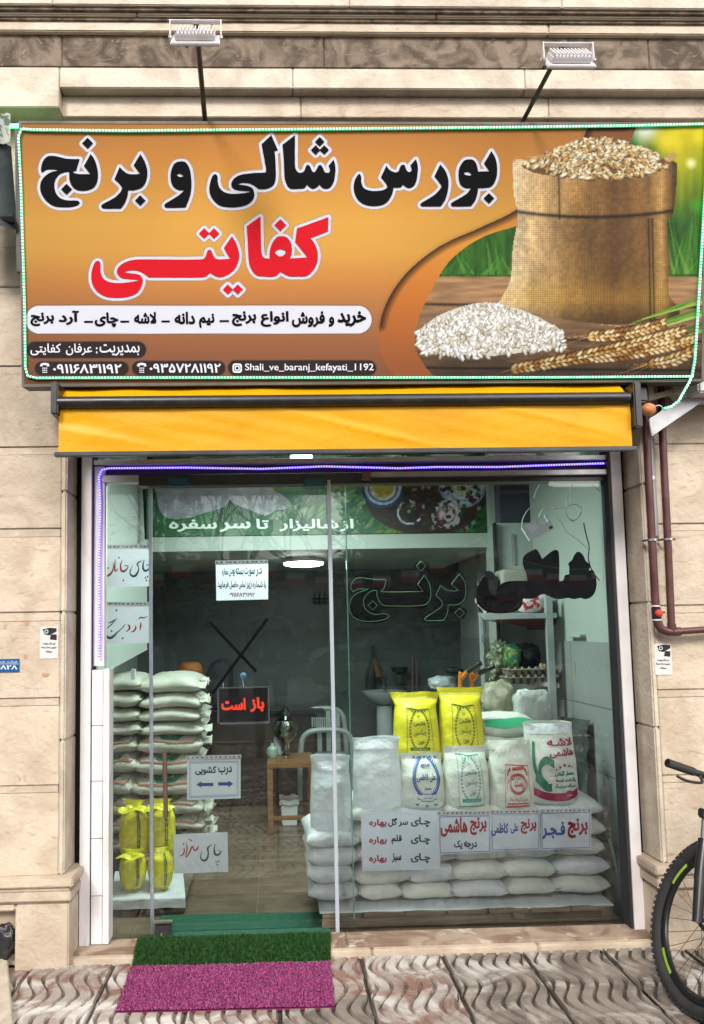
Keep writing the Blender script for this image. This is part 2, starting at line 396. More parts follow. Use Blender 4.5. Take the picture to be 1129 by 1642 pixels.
def tile_mesh(ph):
    m = MB(); S = .369; nrib = 6; seg = 12; amp = .036
    m.box(0, S, 0, S, -.02, -.006)
    for k in range(-1, nrib+1):
        e = []
        for j in range(seg+1):
            y = S*j/seg; sh = amp*math.sin(2*math.pi*(y/S)+ph)
            a = S*(k+.09)/nrib + sh; b = S*(k+.91)/nrib + sh
            a = min(max(a, .004), S-.004); b = min(max(b, .004), S-.004)
            e.append((a, b, y))
        for (extra, lo) in ((0, 0),):
            o = len(m.v)
            for a, b, y in e: m.v += [(a, y, -.009), (min(a+.005, b), y, .006), (max(b-.005, a), y, .006), (b, y, -.009)]
            for j in range(seg):
                for q in range(3): m.f.append((o+4*j+q, o+4*j+q+1, o+4*j+5+q, o+4*j+4+q))
            m.f.append((o, o+1, o+2, o+3)); p = o+4*seg; m.f.append((p+3, p+2, p+1, p))
    # wrapped ribs that re-enter on the other side
    me = m.mesh('paving_tile', M_tile); me.materials.append(M_mortar)
    for q in me.polygons:
        if q.center.z < -.0055: q.material_index = 1
    return me
T1 = tile_mesh(0.4); T2 = T1.copy(); T2.materials[0] = M_tiler; T2.materials[1] = mat('groove_dust', (.20, .15, .12), .9, n=(14, (.08, .06, .05), .4, .65))
tp = atz(712, 1539, 0)
PITCH = .376
x_ref = tp.x
for j in range(13):
    for i in range(-8, 9):
        x = x_ref + i*PITCH; y = -.185 - (j+1)*PITCH
        if x > 3.0 or x < -2.6: continue
        o = linkl('paving_tile', T2 if (i < -1 and random.random() < .85) or i == -1 else T1, None)
        o.location = (x + random.uniform(-.003, .003), y, random.uniform(-.004, .002)); o.rotation_euler = (random.uniform(-.006, .006), random.uniform(-.006, .006), random.uniform(-.006, .006))
        o.parent = pav
# ================================================================ SILL / STEP
PF = -.19     # pillar face
sill = thing('stone_doorstep', 'long cracked cream stone doorstep under the shop window', 'doorstep', (0, -.2, 0))
zt = .034
M_sill = mat('dirty_sill_stone', (.33, .255, .185), .7, n=(6, (.19, .12, .08), .42, .62, 9, 1), wear=(9, (.56, .50, .43), .6, .72), bump=(30, .4))
XL = rect(108, 900, 120, 1500, PF)[0]; XR = at(1052, 1400, PF).x
for (a, b) in ((XL-.02, -.68), (-.677, .31), (.313, XR+.01)):
    MB().box(a, b, -.135, .03, -.01, zt).part('step_tread', M_sill, sill, bevel=.006)
for (a, b) in ((XL-.04, -.64), (-.637, .42), (.424, 1.2), (1.204, XR+.06)):
    MB().box(a, b, -.178, -.137, -.02, .026).part('step_edge_stone', M_trav, sill, bevel=.008)
# ================================================================ PILLARS
def pillar(side, label):
    p = thing('stone_pillar', label, 'pillar', ((-1.6 if side < 0 else 2.1), PF, 0))
    if side < 0: xe = at(106, 1010, PF).x; xo = -2.6
    else: xe = at(1040, 1010, PF).x; xo = 3.4
    s = 1 if side > 0 else -1
    xa, xb = min(xe, xo), max(xe, xo)
    # core behind the panels
    MB().box(xa+(0 if side < 0 else .03), xb-(.03 if side < 0 else 0), PF+.03, .6, 0, 4.3).part('pillar_core', M_groove, p)
    px = 60 if side < 0 else 1100
    ys = [471, 599, 729, 861, 996, 1132, 1272] if side < 0 else [462, 590, 723, 851, 983, 1118, 1255]
    st = [459, 586, 716, 847, 981, 1119, 1259] if side < 0 else [450, 578, 711, 839, 970, 1105, 1242]
    base_top = 1404 if side < 0 else 1383
    Z = lambda y: at(px, y, PF).z
    xi = xe - s*0 ; g = .028
    e0 = xe if side > 0 else xe   # inner edge
    # flat panels and the recessed strips between them
    tops = [4.25] + [Z(y) for y in ys]; bots = [Z(y) for y in st] + [Z(base_top)]
    for a, b in zip(tops, bots):
        if side < 0: MB().box(xo, e0-g, PF, PF+.03, b, a-.001).part('stone_panel', M_trav, p, bevel=.003)
        else: MB().box(e0+g, xo, PF, PF+.03, b, a-.001).part('stone_panel', M_trav, p, bevel=.003)
    for a, b in zip([Z(y) for y in st], [Z(y) for y in ys]):
        if side < 0: MB().box(xo, e0-g-.004, PF+.008, PF+.03, b+.0005, a-.0015).part('joint_strip', M_trav, p, bevel=.002)
        else: MB().box(e0+g+.004, xo, PF+.008, PF+.03, b+.0005, a-.0015).part('joint_strip', M_trav, p, bevel=.002)
    # rounded corner trim and the return face
    jd = .06 if side < 0 else .05
    cuts = [Z(base_top), 1.02, 1.62, 2.2, 2.85, 4.25]
    for a, b in zip(cuts, cuts[1:]):
        if side < 0: MB().box(e0-g+.001, e0, PF-.004, .0, a, b-.0008).part('corner_trim', M_trav_w, p, bevel=.007)
        else: MB().box(e0, e0+g-.001, PF-.004, .0, a, b-.0008).part('corner_trim', M_trav_w, p, bevel=.007)
    # base mouldings with mitred return
    zb = Z(base_top)
    def mould(z0, z1, pr, b=.006):
        if side < 0: MB().box(xo, e0+pr, PF-pr, -.0, z0, z1).part('base_moulding', M_trav, p, bevel=b)
        else: MB().box(e0-pr, xo, PF-pr, -.0, z0, z1).part('base_moulding', M_trav, p, bevel=b)
    mould(zb-.040, zb, .055); mould(zb-.062, zb-.041, .035, .004); mould(zb-.105, zb-.063, .042, .005); mould(zb-.120, zb-.106, .02, .004)
    # plinth stones
    if side < 0:
        xh = at(25, 1500, PF-.02).x
        MB().box(xh, e0+.03, PF-.03, -.0, -.01, zb-.121).part('plinth_stone', M_trav, p, bevel=.006)
        MB().box(xo, xh-.002, PF-.03, -.0, .26, zb-.121).part('plinth_stone', M_trav, p, bevel=.006)
        MB().box(xo, xh-.002, PF+.05, 0, -.01, .26).part('broken_hollow', M_black, p, label='dark broken hole low in the plinth')
    else:
        MB().box(e0-.03, e0+.28, PF-.03, -.0, -.01, zb-.121).part('plinth_stone', M_trav, p, bevel=.006)
        MB().box(e0+.283, xo, PF-.03, -.0, -.01, zb-.121).part('plinth_stone', M_trav, p, bevel=.006)
    return e0
slab = tag(MB().prism([atz(-60, 1546, .0), atz(12, 1546, .0), atz(22, 1660, .0), atz(-60, 1660, .0)], (0, 0, .035)).part('stone_slab', M_trav_w, None, bevel=.006), 'pale stone slab lying on the pavement at the bottom left corner', 'slab')
EL = pillar(-1, 'cream travertine pillar left of the shop front, blue number plate on it')
ER = pillar(1, 'cream travertine pillar behind the brown pipes, right of the shop front')
# ================================================================ CORNICE above the sign
cor = thing('stone_cornice', 'weathered travertine cornice with brown frieze above the big sign', 'cornice', (0, PF, 3.9))
def band(y_top, y_bot, Yf, m, name, xs, px=560, bev=.004, x0=-3.4, x1=4.2, depth=None, thick=None):
    z1 = at(px, y_top, Yf).z; z0 = at(px, y_bot, Yf).z
    xs = [x0] + [at(x, (y_top+y_bot)/2, Yf).x for x in xs] + [x1]
    for a, b in zip(xs, xs[1:]): MB().box(a, b-.0025, Yf, .6, z0, z1-.001).part(name, m, cor, bevel=bev)
    return z0, z1
band(-60, 10, -.315, M_trav_w, 'crown_stone', [85, 560, 900])
band(11, 19, -.300, M_rough, 'moulding', [300, 800], bev=.002)
band(19.5, 27, -.286, M_groove, 'moulding', [220, 700], bev=.005)
band(27.5, 35, -.272, M_rough, 'moulding', [100, 900], bev=.002)
band(35.5, 52, -.262, M_trav, 'moulding', [340, 880], bev=.005)
band(52.5, 109, -.235, M_rough, 'frieze_stone', [100, 520, 1040])
zc0, zc1 = band(109.5, 142, -.33, M_trav_w, 'fascia_stone', [470, 842], x0=at(96, 130, -.33).x)
z1 = at(560, 109.5, -.33).z; zb = at(50, 172, -.33).z
MB().box(-3.4, at(96, 130, -.33).x-.003, -.332, .6, zb, z1-.002).part('corner_stone', M_trav_w, cor, bevel=.004)
zs0 = at(560, 188, -.272).z
xs = [at(100, 170, -.272).x, at(483, 170, -.272).x, at(880, 170, -.272).x, 4.2]
for a, b in zip(xs, xs[1:]): MB().box(a, b-.003, -.272, .6, zs0, zc0-.001).part('soffit_stone', M_trav, cor, bevel=.003)
MB().box(-3.4, 4.2, -.12, .6, 2.30+.42, zs0-.002).part('wall_backing', M_groove, cor)
MB().box(-3.4, 4.2, -.29, .6, at(560, -60, -.315).z+.002, 6.5).part('upper_wall', M_trav, cor)
# ================================================================ BIG SIGN
Pb = at(575, 608, -.47); Pt = at(575, 200, -.60)
su = (Pt - Pb).normalized(); sx = Vector((1, 0, 0)); sn = sx.cross(su).normalized()
if sn.y > 0: sn = -sn
def sp(px, py, off=0): return atp(px, py, Pb, sn) + sn*off
def sloc(px, py): q = sp(px, py)-Pb; return q.dot(sx), q.dot(su)
a0 = [sloc(29, 207)[0], sloc(40, 610)[0]]; a1 = [sloc(1134, 195)[0], sloc(1116, 605)[0]]
SX0, SX1 = sum(a0)/2, sum(a1)/2; SZ0 = (sloc(40, 614)[1]+sloc(1113, 610)[1])/2; SZ1 = (sloc(29, 206)[1]+sloc(1130, 194)[1])/2
def SL(x, z, off=0): return Pb + sx*x + su*z + sn*off
sign = thing('shop_sign', 'large orange shop sign with rice sack picture and black and red lettering', 'sign', tuple(SL((SX0+SX1)/2, SZ0, -.1)))
M_frame = mat('sign_frame_metal', (.12, .105, .09), .6, .3, n=(7, (.07, .065, .06), .4, .7))
def sbox(x0, x1, z0, z1, o0, o1): return MB().quadbox([SL(x0,z0,o1),SL(x1,z0,o1),SL(x1,z0,o0),SL(x0,z0,o0),SL(x0,z1,o1),SL(x1,z1,o1),SL(x1,z1,o0),SL(x0,z1,o0)])
sbox(SX0, SX1, SZ0, SZ1, -.10, -.003).part('light_box', M_frame, sign)
for a, b, c, d in ((SX0-.012, SX1+.012, SZ1, SZ1+.012), (SX0-.012, SX1+.012, SZ0-.012, SZ0), (SX0-.012, SX0, SZ0, SZ1), (SX1, SX1+.012, SZ0, SZ1)):
    sbox(a, b, c, d, -.10, .002).part('frame_bar', M_frame, sign)
M_frame2 = mat('back_frame', (.09, .085, .08), .6, n=(5, (.05, .05, .05), .4, .7))
sbox(SX0-.06, SX1+.04, SZ1-.05, SZ1+.05, -.22, -.14).part('mounting_rail', M_frame2, sign)
sbox(SX0-.075, SX0-.02, SZ0+.55, SZ1+.05, -.24, -.14).part('mounting_upright', M_frame2, sign)
for x in (-1.1, 0, 1.2): sbox(x-.02, x+.02, SZ0+.05, SZ1-.02, -.35, -.102).part('wall_bracket', M_frame2, sign)
# ---- glyphs traced in image pixels
def tr(pts, ox, oy, s=200/1129): return [(ox+p[0]*s, oy+p[1]*s) + tuple(p[2:]) for p in pts]
A = (50, 205); B = (250, 205); C_ = (430, 205); D = (620, 205); E_ = (135, 335); F_ = (335, 335)
G_nj1 = tr([(90,370),(110,300),(150,260),(210,256),(320,280),(440,285,1),(408,392,1),(380,395,1),(345,400,1),(300,405),(250,430),(218,480),(212,540),(230,600),(270,640),(330,658),(410,660),(438,672),(432,695),(380,715),(300,720),(210,710),(140,665),(95,600),(82,530),(100,470),(150,420),(200,397),(258,388,1),(200,378),(140,382),(97,410,1)], *A)
G_nj2 = tr([(540,238,1),(575,290),(600,370),(605,460),(580,530),(520,565),(430,568),(380,540),(350,480),(345,398,1),(375,395,1),(395,412),(440,420),(535,420,1),(478,348,1)], *A)
G_br = tr([(990,238,1),(1030,310),(1052,390),(1045,470),(1010,535),(940,565),(880,567,1),(872,620),(850,680),(815,732,1),(660,732),(640,722),(640,700),(680,675),(760,630),(810,580),(825,548,1),(800,510),(755,468,1),(802,355,1),(835,390),(880,418),(940,422),(985,418,1),(928,342,1)], *A)
G_v = tr([(225,305),(270,315),(305,370),(320,450),(322,540),(310,620),(270,722,1),(95,724),(78,710),(85,690),(140,655),(210,610),(258,568,1),(200,562),(155,530),(135,470),(140,390),(170,325)], *B)
H_v = tr([(187,432,1),(215,417),(254,440,1),(220,447)], *B)
G_ly = tr([(1045,68,1),(1105,205,1),(1075,210,1),(1082,300),(1085,450),(1065,520),(1000,553),(930,555,1),(880,518),(840,503),(780,500),(740,515,1),(820,525),(870,545),(890,585),(885,640),(840,690),(760,715),(660,720),(580,705),(520,655),(487,590),(490,510),(515,435),(540,422),(558,440),(560,490),(580,548),(620,583),(680,598),(760,596),(850,582,1),(850,574,1),(750,568),(700,550),(683,515),(700,470),(760,430),(870,412),(960,408),(995,405,1),(998,380,1),(957,150,1)], *B)
G_sh = tr([(243,68,1),(243,330),(248,370),(275,405),(310,405),(330,385),(345,345),(360,337),(378,350),(395,385),(410,403),(425,398),(445,365),(458,342),(480,340),(498,370),(515,402),(545,408),(560,390),(548,345,1),(592,288,1),(608,350),(605,430),(590,500),(555,545),(510,552),(480,535),(463,515,1),(440,540),(400,552),(370,535),(352,515,1),(330,545),(280,552),(200,550),(165,510),(148,440),(142,300),(130,155,1)], *C_)
G_s = tr([(-52,450,1),(-3,345,1),(30,385),(80,405),(105,395),(125,350),(148,335),(165,345),(180,385),(205,402),(225,385),(215,340,1),(265,285,1),(282,350),(278,430),(258,510),(215,545),(180,540),(148,515,1),(125,540),(62,542,1),(50,600),(20,655),(-20,690),(-80,707),(-150,707),(-230,680),(-280,620),(-298,550),(-290,480),(-262,430),(-245,420),(-232,440),(-228,500),(-205,548),(-150,570),(-80,572),(-20,560),(5,530)], *D)
G_r = tr([(485,332,1),(530,390),(558,470),(555,560),(530,650),(490,712,1),(330,712),(308,705),(308,688),(350,660),(430,610),(480,560),(495,530),(470,490),(432,442,1)], *D)
G_bo = tr([(948,212,1),(985,280),(1000,370),(990,460),(950,530),(880,545),(828,547,1),(820,600),(800,660),(765,710,1),(605,712),(582,700),(588,680),(640,650),(720,600),(765,548,1),(710,545),(665,510),(650,440),(660,360),(700,300),(740,287),(785,295),(815,340),(828,398,1),(930,395,1),(880,325,1)], *D)
H_bo = tr([(700,415),(730,400),(765,425),(730,432)], *D)
dots_b = [tr(diamond(*d), *o) for d, o in (((512,142,50),A),((322,558,50),A),((988,660,48),A),((467,128,43),C_),((430,203,43),C_),((508,202,42),C_),((925,640,48),D))]
G_ti = tr([(1339,248,1),(1379,320),(1404,420),(1384,510),(1339,570),(1259,615),(1195,612),(1141,580,1),(1100,612),(1060,620),(585,620,1),(545,590),(490,562),(420,557),(355,575,1),(440,585),(505,600),(530,640),(520,700),(480,760),(400,795),(300,805),(200,795),(120,750),(75,680),(65,600),(85,510),(110,475),(135,473),(148,500),(150,570),(175,630),(230,662),(310,672),(400,665),(487,650,1),(487,642,1),(400,635),(330,620),(298,580),(310,530),(370,485),(450,462),(540,458),(1060,458),(1095,440),(1115,385),(1132,370),(1150,378),(1165,410),(1185,445),(1215,457),(1320,453,1),(1264,355,1)], *E_)
G_kf = tr([(468,68,1),(472,300),(478,400),(495,440),(550,452,1),(552,380),(580,300),(620,255),(665,248),(710,262),(745,320),(750,400),(735,450,1),(890,440,1),(780,300,1),(798,178,1),(1082,75,1),(1078,205,1),(920,265,1),(960,320),(985,400),(980,480),(950,550),(890,605),(800,612),(720,608),(648,570,1),(600,610),(500,612),(430,600),(385,550),(362,480),(352,300),(343,158,1)], *F_)
H_kf = tr([(600,395),(625,370),(650,366),(680,375),(695,395),(670,425),(640,430),(615,415)], *F_)
dots_r = [tr(diamond(*d), *F_) for d in ((-42,223,48),(47,223,48),(172,730,46),(262,730,46),(647,148,54))]
black = [smooth_poly(g) for g in (G_nj1, G_nj2, G_br, G_v, G_ly, G_sh, G_s, G_r, G_bo)] + [smooth_poly(d) for d in dots_b]
red = [smooth_poly(g) for g in (G_ti, G_kf)] + [smooth_poly(d) for d in dots_r]
holes = {3: smooth_poly(H_v), 8: smooth_poly(H_bo)}
def letters(name, gl, hol, m, off):
    mb = MB()
    for i, g in enumerate(gl):
        vf = fill([g] + ([hol[i]] if i in hol else []))
        mb.add(vf, lambda x, y, z: tuple(sp(x, y, off + .00006*i)))
    return mb.part(name, m, sign)
M_signblk = mat('sign_black_vinyl', (.003, .003, .004), .7, spec=.06)
M_signred = mat('sign_red_vinyl', (.46, .006, .014), .7, spec=.08)
letters('headline_lettering', black, holes, M_signblk, .0022)
letters('name_lettering', red, {1: smooth_poly(H_kf)}, M_signred, .0022)
# ---- printed picture, computed on a fine grid in image pixels
def inside(X, Y, pl):
    r = np.zeros(X.shape, bool); n = len(pl)
    for i in range(n):
        x0, y0 = pl[i][:2]; x1, y1 = pl[(i+1) % n][:2]
        if y0 == y1: continue
        c = ((y0 > Y) != (y1 > Y)) & (X < (x1-x0)*(Y-y0)/(y1-y0)+x0); r ^= c
    return r
def segdist(X, Y, a, b):
    dx, dy = b[0]-a[0], b[1]-a[1]; L = dx*dx+dy*dy or 1
    t = np.clip(((X-a[0])*dx+(Y-a[1])*dy)/L, 0, 1); return np.hypot(X-a[0]-t*dx, Y-a[1]-t*dy)
def bx(pl, pad, X, Y):
    xs = [p[0] for p in pl]; ys = [p[1] for p in pl]
    return np.nonzero((X > min(xs)-pad) & (X < max(xs)+pad) & (Y > min(ys)-pad) & (Y < max(ys)+pad))
def paint(img, X, Y, pl, col, a=1):
    k = bx(pl, 1, X, Y); m = inside(X[k], Y[k], pl)
    q = (k[0][m], k[1][m]); img[q] = img[q]*(1-a) + np.array(col)*a
def outline(img, X, Y, pl, w, col, soft=.9):
    k = bx(pl, w+2, X, Y); x = X[k]; y = Y[k]; d = np.full(x.shape, 99.)
    for i in range(len(pl)): d = np.minimum(d, segdist(x, y, pl[i], pl[(i+1) % len(pl)]))
    d[inside(x, y, pl)] = 0; a = np.clip((w-d)/soft+.5, 0, 1)[:, None]
    img[k] = img[k]*(1-a) + np.array(col)*a
def vnoise(X, Y, s, seed=0, oct=3):
    r = np.random.RandomState(seed); out = 0; amp = 1; tot = 0
    for o in range(oct):
        g = r.rand(256, 256); x = X/s; y = Y/s; xi = np.floor(x).astype(int); yi = np.floor(y).astype(int); fx = x-xi; fy = y-yi
        fx = fx*fx*(3-2*fx); fy = fy*fy*(3-2*fy)
        a = g[yi % 256, xi % 256]; b = g[yi % 256, (xi+1) % 256]; c = g[(yi+1) % 256, xi % 256]; d = g[(yi+1) % 256, (xi+1) % 256]
        out = out + amp*((a*(1-fx)+b*fx)*(1-fy)+(c*(1-fx)+d*fx)*fy); tot += amp; amp *= .5; s /= 2
    return out/tot
S8 = lambda h: np.array([int(h[i:i+2], 16)/255 for i in (0, 2, 4)])
def ellipses(img, X, Y, items):
    for (cx, cy, a, b, t, col, shade) in items:
        k = np.nonzero((abs(X-cx) < a+1) & (abs(Y-cy) < a+1)); x = X[k]-cx; y = Y[k]-cy
        u = x*math.cos(t)+y*math.sin(t); v = -x*math.sin(t)+y*math.cos(t); q = (u/a)**2+(v/b)**2
        m = q < 1; k = (k[0][m], k[1][m])
        img[k] = np.clip(np.array(col)*(1+shade*(-.30*(v[m]/b) - .45*q[m]))[:, None], 0, 1)
def sign_art(X, Y):
    R = random.Random(3); img = np.zeros(X.shape+(3,))
    # warm orange ground, paler in the middle, brown below
    t = np.clip((Y-200)/410, 0, 1)
    ks = [0, .12, .38, .5, .62, .75, .88, 1]; cs = [S8('b57636'), S8('c88538'), S8('dda446'), S8('d99f47'), S8('c98540'), S8('ab6f42'), S8('925c3c'), S8('7d4c33')]
    for c in range(3): img[..., c] = np.interp(t, ks, [q[c] for q in cs])
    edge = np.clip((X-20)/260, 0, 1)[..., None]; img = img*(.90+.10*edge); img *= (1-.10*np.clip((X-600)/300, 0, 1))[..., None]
    # swoosh shadow + band + picture
    sw = [(1000,200,1),(945,200,1),(925,240),(880,290),(830,335),(770,365),(705,395),(650,440),(618,490),(607,540),(614,575),(636,606,1),(1140,608,1),(1140,200,1)]
    pic = [(1024,195,1),(1000,250),(960,300),(900,340),(830,362),(770,382),(720,420),(690,470),(670,515),(666,555),(680,585),(700,608,1),(1140,610,1),(1140,195,1)]
    swp = smooth_poly(sw, 8); pp = smooth_poly(pic, 8)
    band_t = np.clip((Y-200)/410, 0, 1)
    m = inside(X, Y, swp)
    bc = np.stack([np.interp(band_t, [0, .3, .45, .7, 1], [q[c] for q in (S8('7a4a28'), S8('a86a2c'), S8('dd9338'), S8('c06f2c'), S8('8d4f2e'))]) for c in range(3)], -1)
    d = np.full(X.shape, 99.); kk = np.nonzero(X > 560)
    dd = d[kk]
    for i in range(len(swp)-22): dd = np.minimum(dd, segdist(X[kk], Y[kk], swp[i], swp[i+1]))
    d[kk] = dd
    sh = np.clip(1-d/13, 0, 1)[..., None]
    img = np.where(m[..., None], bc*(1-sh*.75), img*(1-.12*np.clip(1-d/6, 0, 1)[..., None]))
    m = inside(X, Y, pp)
    # background greens, bright yellow bokeh at upper right
    n1 = vnoise(X, Y, 40, 1); n2 = vnoise(X*3, Y*.6, 22, 2)
    g = S8('12300f')*(1-n2[..., None]) + S8('3f7a22')*n2[..., None]
    yl = np.clip((X-1015)/70, 0, 1)*np.clip((360-Y)/130, 0, 1); yl = (yl*(.6+.7*n1))[..., None]; yl = np.clip(yl, 0, 1)
    g = g*(1-yl) + S8('d8c414')*yl
    for (bx_, by_, br_, bc_) in ((1035, 205, 26, 'f2f4ea'), (1108, 262, 9, 'f4f2c0'), (1125, 215, 18, 'e6d21e'), (1070, 225, 20, 'e0cf2a'), (1120, 330, 14, '3f9a2e')):
        a = np.clip(1.3-np.hypot(X-bx_, Y-by_)/br_, 0, 1)[..., None]*.85; g = g*(1-a)+S8(bc_)*a
    # boards
    wn_ = vnoise(X*.25, Y*2, 10, 5); wd = S8('a8815c')*(.72+.5*wn_[..., None])
    wd *= (1-.55*np.clip((Y-470)/130, 0, 1))[..., None]
    for yy in (490, 545, 592): wd *= (1-.6*np.exp(-((Y-yy-(X-900)*.01)/2.2)**2))[..., None]
    fl = np.clip((Y-442)/3, 0, 1)[..., None]; g = g*(1-fl)+wd*fl
    img = np.where(m[..., None], g, img)
    # blades of grass left of the sack and right
    for i in range(46):
        x0 = R.choice([R.uniform(705, 830), R.uniform(1080, 1140)]); y0 = 440; x1 = x0+R.uniform(-26, 30); y1 = R.uniform(300 if x0 > 1000 else 380, 420)
        w = R.uniform(2, 5); c = S8(R.choice(['3f7a24', '5c9a34', '2a5a1c', '78a844'])); pl = [(x0-w, y0), (x1, y1), (x0+w, y0)]
        k = bx(pl, 1, X, Y); mm = inside(X[k], Y[k], pl) & m[k]; q = (k[0][mm], k[1][mm]); img[q] = img[q]*.55+c*.45
    # burlap sack
    sk = smooth_poly([(822,258,1),(834,255),(900,272),(980,280),(1040,272),(1078,258),(1086,262,1),(1084,310),(1078,345),(1070,352),(1074,420),(1072,470),(1090,505),(1060,512),(1000,520),(930,516),(860,503),(812,492),(798,488,1),(818,450),(822,400),(830,345),(824,310)], 8)
    ms = inside(X, Y, sk)
    u = (X-822)/258; wv = .5+.25*np.sin(X*1.7+2*vnoise(X, Y, 12, 7))+.25*np.sin(Y*1.9)
    base = np.stack([np.interp(u, [0, .12, .4, .62, .8, .93, 1], [q[c] for q in (S8('f4dcb2'), S8('dcb984'), S8('a07844'), S8('6a4a28'), S8('7d5a32'), S8('b08850'), S8('4a3218'))]) for c in range(3)], -1)
    wn2 = vnoise(X, Y, 5, 9); base = base*(.72+.30*wv+.30*(wn2-.5))[..., None]
    fold = vnoise(X*1.4, Y*.35, 26, 11); base *= (.80+.45*fold)[..., None]
    yl = np.exp(-((Y-478)/26)**2)[..., None]*.35; base = base*(1-yl)+S8('c7962e')*yl*(.7+.5*wv[..., None])
    low = np.clip((Y-480)/40, 0, 1)[..., None]; base *= (1-.35*low)
    cuff = Y < 338+(X-950)**2*-.0006+10
    base = np.where(cuff[..., None], base*1.12, base)
    ed = np.exp(-((Y-(348-(X-950)**2*.0006))/3)**2)[..., None]; base *= (1-.65*ed)
    for xx, y0, y1 in ((896, 280, 352), (1040, 350, 515), (1046, 350, 515)):
        base *= (1-.5*np.exp(-((X-xx-(Y-y0)*.02)/1.6)**2)*((Y > y0) & (Y < y1)))[..., None]
    img = np.where(ms[..., None], np.clip(base, 0, 1), img)
    # far rim and grain heap
    rim = smooth_poly([(822,262),(835,250),(880,262),(990,285),(1060,266),(1086,250),(1080,245),(1040,262),(1010,235),(960,225),(910,235),(860,250),(830,252)], 5); paint(img, X, Y, rim, S8('b8925e'))
    heap = smooth_poly([(838,268),(870,255),(900,238),(930,226),(965,222),(1000,228),(1030,246),(1068,262),(1040,276),(980,287),(910,284)], 6); paint(img, X, Y, heap, S8('6e4a22'))
    it = []
    while len(it) < 560:
        x = R.uniform(838, 1070); y = R.uniform(221, 287)
        top = 222+abs(x-962)**1.6*.0185; bot = 287-abs(x-965)**2*.0016
        if top < y < bot: it.append((x, y, R.uniform(5.5, 8.5), R.uniform(2.5, 3.7), R.uniform(-.9, .9)+(x-960)*.006, S8(R.choice(['f4e3ba', 'dcbd84', 'fbf0d4', 'c99f5e', 'ecd3a0', 'b5864a'])), 1.2))
    it.sort(key=lambda q: q[1]); ellipses(img, X, Y, it)
    # white rice heap
    hp = smooth_poly([(668,545),(690,515),(730,495),(780,485),(830,495),(875,515),(905,540),(880,555),(800,570),(740,568),(680,565)], 6); paint(img, X, Y, hp, S8('d4cfc2'))
    it = []
    while len(it) < 620:
        x = R.uniform(667, 905); y = R.uniform(485, 578)
        if 486+abs(x-782)**1.5*.037 < y < 574-abs(x-760)*.10+R.uniform(-3, 3): it.append((x, y, R.uniform(4.5, 7.5), R.uniform(2.2, 3.4), R.uniform(-1.4, 1.4), S8(R.choice(['ffffff', 'f4f2ea', 'ffffff', 'e2dcc8', 'c8bfa6', 'f8f6ee'])), .8))
    it.sort(key=lambda q: q[1]); ellipses(img, X, Y, it)
    # wheat: green stems then ears
    for (x0, y0, x1, y1, c) in ((1140,470,1010,520,'5f8f2c'),(1140,480,1030,512,'8ab34a'),(1140,490,1040,522,'4c7a26'),(1140,500,1050,528,'9cc060'),(1140,515,1060,540,'3d6a20'),(1140,525,1085,545,'7da844'),(1140,497,1000,535,'6b9a38')):
        pl = [(x0, y0-2.5), (x1, y1-1), (x1, y1+1), (x0, y0+3)]; paint(img, X, Y, pl, S8(c))
    for (x0, y0, x1, y1, n) in ((1062,518,948,538,15),(1110,545,905,575,26),(1095,530,825,590,32),(1112,560,1045,582,9)):
        L = math.hypot(x1-x0, y1-y0); ux, uy = (x1-x0)/L, (y1-y0)/L
        for i in range(14):
            s = R.uniform(.3, 1.0); bx0, by0 = x0+(x1-x0)*s, y0+(y1-y0)*s; ln = R.uniform(40, 90); an = math.atan2(uy, ux)+R.uniform(-.35, .35)
            pl = [(bx0, by0-.7), (bx0+ln*math.cos(an), by0+ln*math.sin(an)), (bx0, by0+.7)]; paint(img, X, Y, pl, S8(R.choice(['c28d48', '8f5e2a', 'd9ab66'])), .7)
        it = []
        for i in range(n):
            s = i/(n-1); cx, cy = x0+(x1-x0)*s, y0+(y1-y0)*s+6*math.sin(s*3); wd_ = 7*(1-.35*abs(2*s-1))
            for sd_ in (-1, 0, 1): it.append((cx-uy*wd_*sd_+R.uniform(-1, 1), cy+ux*wd_*sd_, 7.5, 3.4, math.atan2(uy, ux)-sd_*.5, S8(R.choice(['e0b878', 'c08c4a', 'f2d6a0', '9a6428', 'e8c68c'])), 1.5))
        ellipses(img, X, Y, it)
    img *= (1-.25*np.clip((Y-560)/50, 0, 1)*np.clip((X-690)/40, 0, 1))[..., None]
    # capsules behind the small writing
    def caps(x0, x1, y0, y1, col):
        r = (y1-y0)/2; d = segdist(X, Y, (x0+r, (y0+y1)/2), (x1-r, (y0+y1)/2))
        for rr, cc in ((r+1.2, S8('5a4a44')), (r, col)):
            a = np.clip((rr-d)/.9+.5, 0, 1)[..., None]; img[:] = img*(1-a)+cc*a
    caps(41, 596, 490, 535, S8('dfe1ee')); caps(43, 234, 548, 574, S8('2a1d1c')); caps(56, 206, 580, 602, S8('2a1d1c')); caps(212, 361, 579, 602, S8('2a1d1c')); caps(366, 603, 578, 602, S8('2a1d1c'))
    for g_ in black + red: outline(img, X, Y, g_, 5.6, S8('8c7468'))
    for g_ in black + red: outline(img, X, Y, g_, 4.7, S8('dcdce8'))
    return img
def srgb2lin(a): return np.where(a <= .04045, a/12.92, ((a+.055)/1.055)**2.4)
